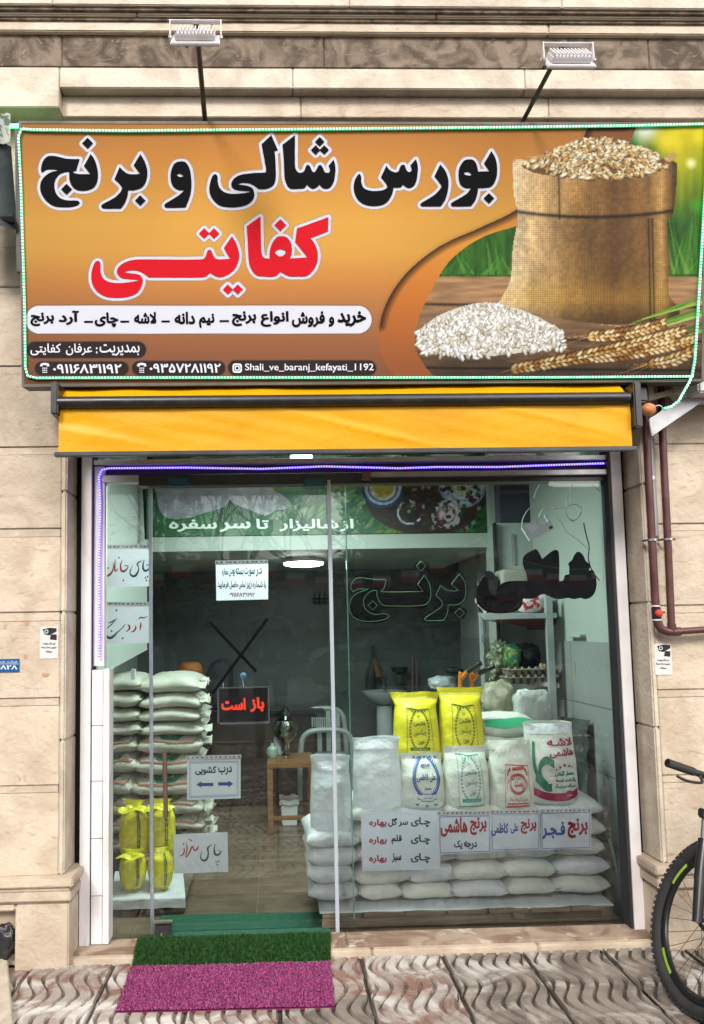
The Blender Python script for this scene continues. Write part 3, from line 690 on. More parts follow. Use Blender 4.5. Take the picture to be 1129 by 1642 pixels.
def raster_mesh(name, nu, nv, P, colfn, m, boost=1.0):
    """P(u,v)->Vector corner-bilinear plane given by 3 vectors: origin, U, V"""
    o, U, V = P; u, v = np.meshgrid(np.linspace(0, 1, nu+1), np.linspace(0, 1, nv+1))
    co = np.array(o)[None, None]+u[..., None]*np.array(U)+v[..., None]*np.array(V)
    q = (co-np.array(CC)) @ np.array(ROT); X = PX-F*q[..., 0]/q[..., 2]; Y = PY+F*q[..., 1]/q[..., 2]
    col = srgb2lin(np.clip(colfn(X, Y), 0, 1))*boost
    me = bpy.data.meshes.new(name); N = (nu+1)*(nv+1); me.vertices.add(N); me.vertices.foreach_set('co', co.reshape(-1).astype(np.float32))
    i = np.arange(nu*nv); a = (i//nu)*(nu+1)+i % nu; f = np.stack([a, a+1, a+nu+2, a+nu+1], 1).astype(np.int32)
    me.loops.add(4*nu*nv); me.loops.foreach_set('vertex_index', f.reshape(-1)); me.polygons.add(nu*nv)
    me.polygons.foreach_set('loop_start', (np.arange(nu*nv)*4).astype(np.int32)); me.update(calc_edges=True)
    ca = me.color_attributes.new('Col', 'FLOAT_COLOR', 'POINT'); c4 = np.ones((N, 4), np.float32); c4[:, :3] = col.reshape(-1, 3); ca.data.foreach_set('color', c4.reshape(-1))
    me.materials.append(m); return me
M_print = vcol_mat('printed_banner_vinyl', .6, .06); M_print.node_tree.nodes['Principled BSDF'].inputs['Specular IOR Level'].default_value = .15
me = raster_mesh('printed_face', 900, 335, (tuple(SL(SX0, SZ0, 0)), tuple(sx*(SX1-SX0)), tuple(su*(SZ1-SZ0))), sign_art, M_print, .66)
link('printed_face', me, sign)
def stext(s, x0, y0, x1, y1, m, name, bold=.02, raw=False, off=.0018):
    v, f = text_geo(s, 0, 0, 1, 1, bold, raw)
    mb = MB(); mb.add(([(x0+(x1-x0)*p[0], y1+(y0-y1)*p[1], p[2]) for p in v], f), lambda x, y, z: tuple(sp(x, y, off+z)))
    return mb.part(name, m, sign)
M_signwhite = mat('sign_white_vinyl', (.62, .62, .70), .6, spec=.1)
for s, x0, x1, y0, y1 in (('خرید', 541, 587, 499, 524), ('و', 527, 536, 508, 524), ('فروش', 468, 521, 499, 525), ('انواع', 418, 463, 499, 524), ('برنج', 372, 411, 499, 523), ('نیم', 302, 344, 503, 526), ('دانه', 280, 316-2, 500, 520), ('لاشه', 215, 251, 500, 519), ('چای', 152, 190, 501, 525), ('آرد', 94, 127, 498, 521), ('برنج', 49, 87, 501, 523)):
    if s == 'نیم': x0, x1 = 319, 344
    if s == 'دانه': x0, x1 = 280, 313
    stext(s, x0, y0, x1, y1, M_signblk, 'strip_lettering', .042)
for a in ((351, 366), (258, 271), (192, 206), (134, 148)): sbox(*[sloc(q, 512)[0] for q in a], sloc(300, 513.5)[1], sloc(300, 510.5)[1], .0005, .0018).part('dash', M_signblk, sign)
stext('بمدیریت', 160, 552, 224, 571, M_signwhite, 'manager_lettering', .015)
stext(':', 154, 557, 156.5, 567, M_signwhite, 'manager_lettering', .03)
stext('عرفان', 106, 551, 148, 570, M_signwhite, 'manager_lettering', .015)
stext('کفایتی', 49, 551, 98, 570, M_signwhite, 'manager_lettering', .015)
stext('۰۹۱۱۶۸۳۱۱۹۲', 85, 584, 195, 599, M_signwhite, 'phone_number', .025)
stext('۰۹۳۵۷۲۸۱۱۹۲', 240, 583, 354, 598, M_signwhite, 'phone_number', .025)
stext('Shali_ve_baranj_kefayati_1192', 393, 583, 599, 597.5, M_signwhite, 'account_name', .012, raw=True)
def sflat(polys, name, m, off):
    mb = MB()
    for v, f in polys: mb.add((v, f), lambda x, y, z: tuple(sp(x, y, off)))
    return mb.part(name, m, sign)
for ox in (72, 227.5):
    P = [([(ox-8, 587, 0), (ox-6, 583, 0), (ox, 581.8, 0), (ox+6, 583, 0), (ox+8, 587, 0), (ox+4, 588, 0), (ox+3, 585.5, 0), (ox-3, 585.5, 0), (ox-4, 588, 0)], [(0, 1, 7, 8), (1, 2, 7), (2, 6, 7), (2, 3, 6), (3, 4, 5, 6)])]
    for i in range(3):
        for j in range(3):
            a, b = ox-3.6+i*2.8, 589.5+j*3.3; P.append(([(a, b, 0), (a+1.7, b, 0), (a+1.7, b+1.9, 0), (a, b+1.9, 0)], [(0, 1, 2, 3)]))
    sflat(P, 'telephone_symbol', M_signwhite, .0018)
circ = lambda x, y, r, n=20: [(x+r*math.cos(2*math.pi*i/n), y+r*math.sin(2*math.pi*i/n)) for i in range(n)]
def rrect(x0, y0, x1, y1, r, n=4):
    out = []
    for cx, cy, a in ((x1-r, y0+r, -90), (x1-r, y1-r, 0), (x0+r, y1-r, 90), (x0+r, y0+r, 180)):
        out += [(cx+r*math.cos(rad(a+90*i/n)), cy+r*math.sin(rad(a+90*i/n))) for i in range(n+1)]
    return out
sflat([fill([rrect(373, 583, 388, 598, 4), circ(380.5, 590.5, 5.4), ])], 'camera_symbol', M_signwhite, .0018)
sflat([fill([circ(380.5, 590.5, 4.2), circ(380.5, 590.5, 2.4)]), fill([circ(385, 586.3, 1, 8)])], 'camera_symbol', M_signwhite, .0019)
# ---- LED light strips
M_ledg = mat('green_led', (.25, .9, .55), .4, emit=.62, ecol=(.12, 1, .42)); M_ledg2 = mat('pale_green_led', (.35, .7, .5), .4, emit=.62, ecol=(.42, 1, .66))
M_ledt = mat('green_led_sleeve', (.04, .20, .1), .3, emit=.22, ecol=(.05, .9, .35))
M_ledv = mat('violet_led', (.6, .5, 1), .4, emit=1.1, ecol=(.45, .32, 1)); M_ledb = mat('blue_led', (.1, .2, 1), .4, emit=1.5, ecol=(.20, .30, 1))
M_ledvt = mat('violet_led_sleeve', (.08, .04, .4), .3, emit=1.0, ecol=(.16, .05, 1))
def strip(name, label, pts, step, m1, m2, mt, r, br, loc, parent_label=None):
    t = thing(name, label, 'light strip', loc); MB().tube(pts, r, 6).part('clear_sleeve', mt, t)
    L = 0; b1 = MB(); b2 = MB(); k = 0
    for a, b in zip(pts, pts[1:]):
        a, b = Vector(a), Vector(b); d = (b-a).length; s = step-(L % step) if L else 0
        while s < d:
            p = a+(b-a)*(s/d) + Vector((0, -r*.8, 0)); (b1 if (k*7) % 5 not in (1, 3) else b2).obox(p, (br, 0, 0), (0, br*.5, 0), (0, 0, br)); s += step; k += 1
        L += d
    for b, m in ((b1, m1), (b2, m2)): o = b.part('led_beads', m, t); o['kind'] = 'stuff'
    return t
pw = lambda pts, off=.008: [tuple(sp(x, y, off)) for x, y in pts]
strip('led_strip', 'green LED strip along the left, top and bottom edges of the orange sign', pw([(1108, 604.5), (900, 606), (600, 606.5), (300, 606.5), (60, 607), (46, 604), (42, 590), (41, 500), (38, 400), (35, 300), (31, 222), (36, 209), (55, 210.5), (200, 212), (500, 209.5), (800, 206.5), (1000, 204), (1129, 201)]), .0145, M_ledg2, M_ledg, M_ledt, .0055, .0042, tuple(sp(575, 606)))
strip('led_strip', 'green LED strip down the right edge of the sign curling under its corner', pw([(1131, 203), (1129, 300), (1122, 420), (1116, 520), (1112, 580), (1108, 602)]) + [tuple(at(x, y, -.48)) for x, y in ((1104, 615), (1098, 625), (1088, 643), (1076, 652), (1062, 656))], .0145, M_ledg2, M_ledg, M_ledt, .0055, .0045, tuple(sp(1112, 500)))
M_ledgb = mat('strong_green_led', (.2, .9, .4), .4, emit=4, ecol=(.06, 1, .22))
tl = thing('led_coil', 'end of the green LED strip tucked behind the top left corner of the sign', 'light strip', tuple(at(30, 196, -.40)))
MB().tube([at(-20, 203, -.40), at(20, 202, -.40), at(75, 201, -.40)], .009, 6).part('lit_sleeve', M_ledgb, tl)
# ================================================================ FLOODLIGHTS
def flood(foot, tip, label):
    f0 = at(*foot, -.52); sc = (tip[0]+.0); t1 = at(tip[0], tip[1], tip[2])
    t = thing('floodlight', label, 'floodlight', tuple(f0), 'floodlights on arms above the sign')
    MB().tube([f0+Vector((0, .08, -.02)), f0, t1], .011, 6).part('arm', M_blkmetal, t)
    MB().tube([t1+Vector((0, .10, .02)), t1+Vector((0, .10, .02))+Vector((-.05, 0, -.05))], .008, 6).part('arm_brace', M_blkmetal, t)
    c = at(tip[0]+tip[3], tip[1]+33, tip[2]); W_ = .094; a = rad(50)
    u = Vector((1, 0, 0)); v = Vector((0, math.cos(a), math.sin(a))); w = u.cross(v)*-1
    if w.z > 0: w = -w
    MB().obox(c-w*0, u*W_, v*.066, w*.006).part('front_bezel', M_white, t, bevel=.003)
    h = MB().obox(c-w*.018, u*(W_-.018), v*.046, w*.012).part('housing', M_white, t, bevel=.004)
    for i in range(11): MB().obox(c-w*.035+u*(-.070+i*.014), u*.002, v*.043, w*.006).part('cooling_fin', M_white, h)
    MB().obox(c+w*.0072, u*(W_-.010), v*.058, w*.001).part('lens', M_paper, t)
    yk = [c-u*(W_+.004)-w*.005, c-u*(W_+.004)+(t1-c).project(Vector((0, 0, 1)))*.9, c+u*(W_+.004)+(t1-c).project(Vector((0, 0, 1)))*.9, c+u*(W_+.004)-w*.005]
    br = MB()
    for p, q in zip(yk, yk[1:]):
        d = (q-p); L_ = d.length; d.normalize(); n = Vector((0, 1, 0)); br.obox((p+q)/2, d*(L_/2+.004), n*.011, d.cross(n)*.002)
    br.part('yoke', M_white, t, bevel=.001)
    for s in (-1, 1): MB().lathe(c+u*s*(W_+.004)-w*.008, [(.010, -.006), (.012, 0), (.010, .006)], 12, 'X').part('bolt', M_steel, t)
flood((330, 205), (314, 32, -1.08, 0), 'white floodlight on the left black arm leaning almost upright over the sign')
flood((836, 199), (905, 68, -1.08, 6), 'white floodlight on the right arm, which slants up to the right')
# ================================================================ AWNING
aw = thing('awning', 'yellow shop awning rolled up below the sign with a creased valance', 'awning', tuple(at(550, 720, -.5)))
M_awn = mat('yellow_awning_pvc', (.58, .285, .001), .45, n=(2.5, (.50, .235, .001), .35, .7), coords='obj', bump=(60, .15), spec=.22)
x0, x1, z0, z1 = rect(94, 650, 1012, 722, -.52)
def val(u, v):
    x = x0+(x1-x0)*u; z = z1+.0+(z0-z1)*v
    w = .010*noise.noise(Vector((x*1.7+v*1.6, v*.9, 1)))+.020*(1-abs(noise.noise(Vector((x*2.1-v*1.5, v*.5, 7))))*2)**3*(.5+noise.noise(Vector((x*1.3, v, 4))))+.006*noise.noise(Vector((x*5-v*3.5, v*1.5+x, 9)))+.002*noise.noise(Vector((x*13+v*6, v*4, 3)))
    return (x, -.52-w*.42*(.25+.9*math.sin(v*math.pi)), z)
MB().grid(220, 18, val).part('valance', M_awn, aw, smooth='all')
xm0, xm1, zm0, zm1 = rect(96, 612, 1003, 634, -.50)
MB().grid(60, 4, lambda u, v: (xm0+(xm1-xm0)*u, -.36-.14*v+.01*noise.noise(Vector((u*12, v, 0))), zm1+.06+(zm0-zm1-.06)*v)).part('canopy_cloth', M_awn, aw, smooth='all')
zr = at(560, 642, -.53).z; MB().tube([(at(88, 644, -.53).x, -.53, zr), (at(1008, 640, -.53).x, -.53, zr)], .027, 14).part('front_bar', M_blkmetal, aw, smooth=True)
zr2 = at(560, 724, -.52).z; MB().box(at(88, 724, -.52).x, at(1020, 720, -.52).x, -.535, -.505, zr2-.011, zr2+.009).part('bottom_bar', M_dkalu, aw, bevel=.003)
for px in (93, 1014):
    a, b, c, d = rect(px-6, 618, px+6, 670 if px < 500 else 690, -.5); MB().box(a, b, -.56, -.44, c, d).part('end_bracket', M_blkmetal, aw, bevel=.006)
MB().box(xm0+.05, xm1+.05, -.40, -.12, zm1-.02, zm1+.10).part('roller_case', M_blkmetal, aw, bevel=.01)
a, b, c, d = rect(1003, 612, 1036, 640, -.40); MB().box(a, b, -.42, -.3, c-.02, d).part('gear_box', M_blkmetal, aw, bevel=.01)
# taped orange ball
ob = at(1040, 657, -.44); ball = thing('taped_bundle', 'orange bundle wrapped in tape hanging by the right end of the awning', 'bundle', tuple(ob))
M_org = mat('orange_tape', (.55, .15, .03), .6); M_tan = mat('brown_tape', (.42, .22, .12), .5)
R_ = .031
for i in range(6):
    z_a = -1+2*i/6; z_b = -1+2*(i+1)/6; prof = [(R_*math.sqrt(max(1-z*z, 0))*(1+.03*(i % 2))+.001, R_*z) for z in (z_a, (z_a+z_b)/2, z_b)]
    mb = MB().lathe((0, 0, 0), prof, 14); rm = Matrix.Rotation(.6, 3, 'Y'); mb.v = [tuple(rm @ Vector(v)+ob) for v in mb.v]; mb.part('tape_wrap', M_org if i % 2 else M_tan, ball, smooth=True)
MB().tube([at(1046, 652, -.44), at(1058, 650, -.46), at(1066, 656, -.46), at(1052, 666, -.45), at(1042, 672, -.45)], .0025, 5).part('tie_wire', M_white, ball)
# ================================================================ SHOP FRONT FRAME
M_shadowb = mat('shadow_black', (.02, .02, .024), .6)  # near-black puts shade into the frame's thin dark lines and recess
fr = thing('shopfront_frame', 'white and dark metal frame around the glass shop window', 'window frame', (at(560, 1500, 0).x, 0, zt))
def V(xa, xb, ya, yb, Y0, Y1, name, m, parent, bevel=.002, xpy=1010):
    """upright member; xa, xb read at row xpy"""
    X0, X1 = at(xa, xpy, Y0).x, at(xb, xpy, Y0).x; xm = (xa+xb)/2
    return MB().box(X0, X1, Y0, Y1, at(xm, yb, Y0).z, at(xm, ya, Y0).z).part(name, m, parent, bevel=bevel)
def Hm(xa, xb, ya, yb, Y0, Y1, name, m, parent, bevel=.002, xr=None):
    xr = xr or (xa+xb)/2; ym = (ya+yb)/2
    return MB().box(at(xa, ym, Y0).x, at(xb, ym, Y0).x, Y0, Y1, at(xr, yb, Y0).z, at(xr, ya, Y0).z).part(name, m, parent, bevel=bevel)
V(108, 129, 640, 1500, .03, .06, 'gap_shade', M_black, fr, 0)  # black boxes stand in for the darkness inside the side gaps
V(1007, 1040, 640, 1480, .03, .06, 'gap_shade', M_black, fr, 0)
V(129.5, 145.5, 640, 1521, -.05, .05, 'frame_upright', M_white, fr)
V(993.5, 1010, 640, 1497, -.05, .05, 'frame_upright', M_white, fr)
V(146, 149, 700, 1515, -.03, .05, 'dark_line', M_shadowb, fr, 0)
V(987.5, 993, 700, 1494, -.04, .05, 'dark_line', M_shadowb, fr, 0)
V(149.5, 167, 748, 1068, -.015, .05, 'reveal_board', M_white, fr)
ys = [1074, 1164, 1253, 1345, 1437, 1515]
for a, b in zip(ys, ys[1:]): V(148, 165.5, a+.5, b-.5, -.045, .05, 'riser_tile', M_white, fr)
V(166, 175.5, 1073, 1514, -.05, .05, 'riser_profile', M_white, fr)
Hm(150, 990, 734, 741, -.03, .05, 'transom_bar', M_alu, fr, xr=560)
Hm(150, 990, 741.5, 757.5, .02, .05, 'dark_recess', M_shadowb, fr, 0, xr=560)
Hm(155, 222, 758, 769, -.02, .05, 'left_rail', M_alu, fr, xr=560)
Hm(595, 984, 757, 765, -.03, .0, 'right_rail', M_alu, fr, xr=560)
Hm(581, 594, 756, 769, -.035, .0, 'rail_end', mat('brown_cap', (.16, .10, .08), .5), fr, xr=560)
Hm(222, 984, 758, 775, .003, .09, 'door_operator', M_dkalu, fr, xr=560)
Hm(150, 990, 640, 734-.5, .10, .13, 'upper_glazing', glass('upper_glass', (.85, .93, .91)), fr, 0, xr=560)
sp_pts = [(159, 1055), (160, 1000), (159, 930), (160, 860), (161, 800), (159, 765), (163, 754), (175, 751), (300, 750), (420, 752), (520, 748), (640, 751), (700, 749), (800, 749), (880, 746), (972, 743)]
strip('led_strip', 'violet blue LED strip along the top and left of the glass door frame', [tuple(at(x, y, -.032 if x < 170 else -.004)) for x, y in sp_pts], .0135, M_ledv, M_ledb, M_ledvt, .0055, .0036, tuple(at(560, 750, -.01)))
# glass panes leaning very slightly outwards at the top
LEAN = math.tan(rad(1.05))
M_glass = glass('pane_glass', (.972, .990, .984), 1.57, film=.006)
M_glass2 = glass('door_glass', (.972, .990, .984), 1.57, film=.005)
M_edge = mat('glass_edge_profile', (.42, .47, .52), .3, .3)
def pane(name, label, xa, xb, ya, yb, Y, m):
    x0, x1, z0, z1 = rect(xa, ya, xb, yb, Y); zm = (z0+z1)/2
    t = thing(name, label, 'glass door' if 'door' in name else 'window pane', ((x0+x1)/2, Y, z0))
    yy = lambda z: Y-(z-zm)*LEAN
    MB().quadbox([(x0, yy(z0), z0), (x1, yy(z0), z0), (x1, yy(z0)+.008, z0), (x0, yy(z0)+.008, z0), (x0, yy(z1), z1), (x1, yy(z1), z1), (x1, yy(z1)+.008, z1), (x0, yy(z1)+.008, z1)]).part('glass', m, t)
    t['z'] = 0; del t['z']
    return t, (x0, x1, z0, z1, yy)
pl_, gl = pane('window_pane', 'narrow fixed glass pane beside the left pillar with two calligraphy sheets', 168, 243, 772, 1511, .03, M_glass)
pr_, gr = pane('window_pane', 'wide fixed glass pane right of the door with black neon lettering', 533, 994, 768, 1500, .03, M_glass)
pd_, gd = pane('sliding_glass_door', 'sliding glass door leaf with open sign and crossed black bars', 243, 562, 778, 1506, .075, M_glass2)
def stile(g, xpx, w, m, t, Y, name='edge_profile'):
    X = at(xpx, 1140, Y).x; x0, x1, z0, z1, yy = g
    MB().quadbox([(X-w, yy(z0)-.008, z0), (X+w, yy(z0)-.008, z0), (X+w, yy(z0)+.014, z0), (X-w, yy(z0)+.014, z0), (X-w, yy(z1)-.008, z1), (X+w, yy(z1)-.008, z1), (X+w, yy(z1)+.014, z1), (X-w, yy(z1)+.014, z1)]).part(name, m, t, bevel=.002)
stile(gd, 242.5, .0085, M_edge, pd_, .075); stile(gr, 534.5, .0095, M_edge, pr_, .03)
stile(gd, 561, .0025, mat('green_glass_edge', (.25, .5, .45), .2), pd_, .075)
M_clamp = mat('blue_clamp', (.02, .10, .16), .25, .3)
for a, b in ((270, 303), (487, 522)): Hm(a, b, 766, 779, -.012, .06, 'door_clamp', M_clamp, pd_, .004)
def vt(x, y, Y): return tuple(at(x, y, Y))
# handle, floor lock
hd = MB().tube([at(264, 1207, .0), at(266, 1310, .0)], .0115, 12).part('handle', mat('bronze_handle', (.20, .13, .11), .3, .7), pd_, smooth=True)
for y in (1222, 1298): MB().tube([at(264.5, y, .0), at(264.5, y, .07)], .006, 8).part('handle_stud', M_steel, hd)
Hm(247, 277, 1477, 1481, .03, .05, 'lock_plate', M_steel, pd_, .001)
Hm(249, 276, 1481.5, 1506, .05, .056, 'lock_pocket', M_dkalu, pd_, .001)
MB().tube([at(259, 1506, .04), at(259, 1497, .04)], .005, 8).part('lock_bolt', mat('brass', (.6, .42, .12), .3, .8), pd_)
# crossed black bars on the door
M_matte = mat('matte_black', (.004, .004, .005), .9, spec=.04)
cb = thing('crossed_bars', 'two long black bars crossed in an X on the door glass', 'bar', vt(375, 1040, .04))
def bar(p, q, w, Y, name='bar'):
    a, b = at(*p, Y), at(*q, Y); d = (b-a).normalized(); n = Vector((0, 1, 0)); return MB().obox((a+b)/2, d*((b-a).length/2), n*.004, d.cross(n)*w).part(name, M_matte, cb, bevel=.001)
bar((336, 997), (411, 1077), .0075, .045); bar((429, 992), (341, 1112), .0075, .033)
# ================================================================ SHEETS WITH WRITING
def ptext(s, x0, y0, x1, y1, Y, m, parent, name='lettering', bold=.025, shear=0, raw=False, off=.0025):
    v, f = text_geo(s, 0, 0, 1, 1, bold, raw)
    mb = MB(); mb.add(([(x0+(x1-x0)*p[0]+shear*(p[1]-.5), y1+(y0-y1)*p[1], p[2]) for p in v], f), lambda x, y, z: vt(x, y, Y-off-z))
    return mb.part(name, m, parent)
def pflat(polys, Y, m, parent, name, off=.0025):
    mb = MB()
    for vf in polys: mb.add(vf, lambda x, y, z: vt(x, y, Y-off))
    return mb.part(name, m, parent)
def sheet(label, quad, Y, hang=None, border=None, bm=None, m=None):
    P = [at(x, y, Y) for x, y in quad]; c = sum(P, Vector())/4
    t = thing('paper_sign', label, 'paper sign', (c.x, Y, min(p.z for p in P)), 'paper signs behind the glass')
    def fn(u, v):
        q = P[0]*(1-u)*(1-v)+P[1]*u*(1-v)+P[2]*u*v+P[3]*(1-u)*v; return (q.x, q.y+.0012*noise.noise(Vector((u*3, v*3, q.x*4))), q.z)
    MB().grid(12, 8, fn).part('sheet', m or M_paper, t, smooth='all')
    if hang:
        (xa, ya), (xb, yb) = hang; MB().quadbox([at(xa, ya+6, Y-.004), at(xb, yb+6, Y-.004), at(xb, yb+6, Y+.002), at(xa, ya+6, Y+.002), at(xa, ya, Y-.004), at(xb, yb, Y-.004), at(xb, yb, Y+.002), at(xa, ya, Y+.002)]).part('hanger_strip', M_clip, t)
        n = int((xb-xa)/7); pb = []
        for i in range(n):
            x = xa+4+i*(xb-xa-8)/max(n-1, 1)+random.uniform(-1, 1); y = ya+(yb-ya)*i/n+3; w = random.uniform(1, 2)
            pb.append(([(x-w, y-.8, 0), (x+w, y-.8, 0), (x+w, y+1, 0), (x-w, y+1, 0)], [(0, 1, 2, 3)]))
        pflat(pb, Y-.004, M_ink, t, 'strip_print', .001)
    if border:
        for ins, w in border:
            q = [quad[0], quad[1], quad[2], quad[3]]; cx = sum(p[0] for p in q)/4; cy = sum(p[1] for p in q)/4
            r = [(x+(ins if x < cx else -ins), y+(ins if y < cy else -ins)) for x, y in q]
            pflat([line2(r, w, True)], Y, bm, t, 'printed_border', .003)
    return t
YP = .125
z6 = lambda pts: [(160+p[0]*.1036, 870+p[1]*.1036, p[2]*.1036) for p in pts]
def dots(l, r=2.4, s=z6): return [([(x, y-r, 0), (x+r*.85, y, 0), (x, y+r, 0), (x-r*.85, y, 0)], [(0, 1, 2, 3)]) for x, y, _ in s([(a, b, 1) for a, b in l])]
t = sheet('paper reading چای جانان in green and red, upper sheet on the narrow pane', [(166, 881), (243, 880), (243, 940), (166, 942)], YP, ((166, 874), (243, 873)))
pflat([stroke(z6(q)) for q in ([(688, 270, 10), (672, 330, 20), (672, 400, 30), (700, 438, 34), (745, 420, 26), (765, 385, 14), (785, 355, 12), (745, 345, 14), (722, 362, 8)], [(655, 280, 6), (610, 300, 20), (582, 335, 22), (600, 380, 14), (600, 430, 22), (560, 505, 34), (510, 520, 32), (470, 480, 22), (478, 420, 14), (508, 350, 5)])] + dots([(705, 545), (738, 525), (722, 585)], 1.9), YP, M_inkgreen, t, 'calligraphy')
pflat([stroke(z6(q)) for q in ([(348, 270, 8), (325, 340, 20), (328, 420, 30), (365, 446, 34), (410, 420, 24), (438, 370, 12), (400, 355, 14), (382, 375, 6)], [(245, 260, 8), (232, 340, 20), (236, 430, 24), (262, 430, 18), (276, 395, 6)], [(205, 310, 6), (210, 390, 16), (180, 470, 28), (120, 515, 34), (70, 495, 22), (62, 440, 8)])] + dots([(298, 235), (365, 585), (130, 395)], 1.9), YP, M_inkred, t, 'calligraphy')
t = sheet('paper reading آرد برنج in red and green, lower sheet on the narrow pane', [(167, 972), (243, 970), (242, 1031), (167, 1032)], YP, ((167, 965), (244, 965)))
pflat([stroke(z6(q)) for q in ([(640, 1225, 6), (632, 1290, 26), (624, 1370, 6)], [(590, 1195, 6), (630, 1160, 22), (680, 1165, 20), (745, 1140, 5)], [(555, 1275, 6), (555, 1330, 26), (520, 1375, 22), (475, 1382, 4)], [(428, 1270, 8), (455, 1290, 26), (455, 1340, 26), (400, 1386, 6)])], YP, M_inkred, t, 'calligraphy')
pflat([stroke(z6(q)) for q in ([(395, 1255, 5), (375, 1290, 14), (320, 1350, 14), (270, 1390, 20), (235, 1430, 30), (170, 1475, 42), (110, 1455, 34), (85, 1400, 24), (110, 1330, 16), (180, 1270, 16), (268, 1170, 5)], [(135, 1245, 12), (190, 1225, 20), (268, 1172, 5)])] + dots([(258, 1048), (183, 1370), (355, 1482)], 2.1), YP, M_inkgreen, t, 'calligraphy')
t = sheet('paper with the phone number for when the shop is closed, high on the door', [(346, 904), (430, 902), (430, 961), (347, 963)], YP, ((345, 899), (430, 897)))
for s, a, b in (('در', 410, 420), ('صورت', 392, 409), ('بسته', 378, 390.5), ('بودن', 367, 377), ('مغازه', 356, 366)): ptext(s, a, 910, b, 925, YP, M_inkgreen, t, bold=.03)
for s, a, b in (('با', 423, 427), ('شماره', 405, 421.5), ('زیر', 395, 403.5), ('تماس', 383, 394), ('حاصل', 368, 382), ('فرمایید', 349, 366.5)): ptext(s, a, 931, b, 945, YP, M_inknavy, t, bold=.03)
ptext('۰۹۱۱۶۸۳۱۱۹۲', 367, 950, 409, 957, YP, M_inkred, t, 'phone_number', .03)
t = sheet('paper reading درب کشویی with two blue arrows beside the door handle', [(300, 1218), (386, 1217), (386, 1280), (300, 1283)], YP, ((298, 1212), (387, 1210)), [(4, .8), (6, .6)], M_inkblue)
ptext('درب', 350, 1228, 372, 1243, YP, M_inknavy, t, bold=.035); ptext('کشویی', 313, 1228, 347, 1243, YP, M_inknavy, t, bold=.035)
ar = lambda x0, x1, y, d: [(x0, y-2.6), (x1-d*8, y-2.6), (x1-d*8, y-5.5), (x1, y), (x1-d*8, y+5.5), (x1-d*8, y+2.6), (x0, y+2.6)]
pflat([fill([ar(342, 315, 1258, -1)]), fill([ar(350, 374, 1257, 1)])], YP, M_inkblue, t, 'arrow')
t = sheet('paper reading چای ممتاز low on the sliding door', [(278, 1338), (365, 1334), (366, 1398), (279, 1401)], YP)
zz = lambda pts: [(130+p[0]*.3631, 1180+p[1]*.3631, p[2]*.3631) for p in pts]
pflat([stroke(zz(q)) for q in ([(592, 475, 2), (588, 500, 6), (592, 522, 9), (606, 525, 8), (617, 510, 4), (605, 505, 2)], [(578, 480, 2), (560, 495, 7), (562, 520, 6), (555, 545, 9), (537, 550, 8), (528, 535, 5), (532, 510, 2)])] + dots([(597, 557), (606, 554), (602, 568)], 1.7, zz), YP, M_inkgreen, t, 'calligraphy')
pflat([stroke(zz(q)) for q in ([(520, 485, 3), (512, 500, 7), (500, 505, 5), (492, 488, 5), (482, 508, 6), (470, 530, 5), (462, 532, 4), (468, 500, 5), (465, 470, 2)], [(455, 492, 3), (455, 515, 6), (445, 528, 5), (436, 530, 2)])] + dots([(486, 462), (478, 458), (452, 478)], 1.7, zz), YP, M_inkred, t, 'calligraphy')
t = sheet('wide white paper listing three teas in green, black and red', [(579, 1303), (705, 1301), (706, 1394), (581, 1397)], .07)
z7 = lambda x: 540+x*.38973; z7y = lambda y: 1280+y*.38923
for row, (mid, ma, mb_) in enumerate((('سر گل', 236-25, 293), ('قلم', 240-15, 268), ('سبز', 228, 266))):
    yb = (78, 150, 226)[row]
    ptext('چـای', z7(305), z7y(yb), z7(385), z7y(yb+42), .07, M_inkgreen, t, bold=.04)
    ptext(mid, z7(ma), z7y(yb+2), z7(mb_), z7y(yb+40), .07, M_inknavy, t, bold=.04)
    ptext('بهاره', z7(133), z7y(yb+8), z7(206), z7y(yb+42), .07, M_inkred, t, bold=.04)
t = sheet('paper reading برنج هاشمی درجه یک in red and navy, left of three joined sheets', [(703, 1308), (787, 1306), (787, 1367), (704, 1370)], .066, ((700, 1301), (787, 1300)), [(2.2, 1)], M_inkblue)
ptext('برنج', z7(548), z7y(78), z7(617), z7y(152), .066, M_inkred, t, bold=.045); ptext('هاشمی', z7(428), z7y(78), z7(538), z7y(160), .066, M_inkred, t, bold=.045)
ptext('درجه', z7(523), z7y(176), z7(577), z7y(212), .066, M_inknavy, t, bold=.04); ptext('یک', z7(483), z7y(172), z7(517), z7y(210), .066, M_inknavy, t, bold=.04)
t = sheet('paper reading برنج علی کاظمی in red and blue, middle of three joined sheets', [(787, 1303), (866, 1302), (866, 1363), (788, 1365)], .070, ((787, 1299), (866, 1298)), [(2.2, 1)], M_inkblue)
ptext('برنج', z7(757), z7y(85), z7(822), z7y(147), .070, M_inkred, t, bold=.045); ptext('علی', z7(716), z7y(102), z7(748), z7y(146), .070, M_inkblue, t, bold=.04); ptext('کاظمی', z7(636), z7y(102), z7(706), z7y(156), .070, M_inkblue, t, bold=.04)
t = sheet('paper reading برنج فجر in red and blue, right of three joined sheets', [(867, 1302), (948, 1300), (948, 1361), (868, 1363)], .066, ((867, 1297), (948, 1296)), [(2.2, 1)], M_inkblue)
ptext('برنج', z7(950), z7y(82), z7(1033), z7y(165), .066, M_inkred, t, bold=.045); ptext('فـجـر', z7(845), z7y(95), z7(940), z7y(170), .066, M_inkblue, t, bold=.045)
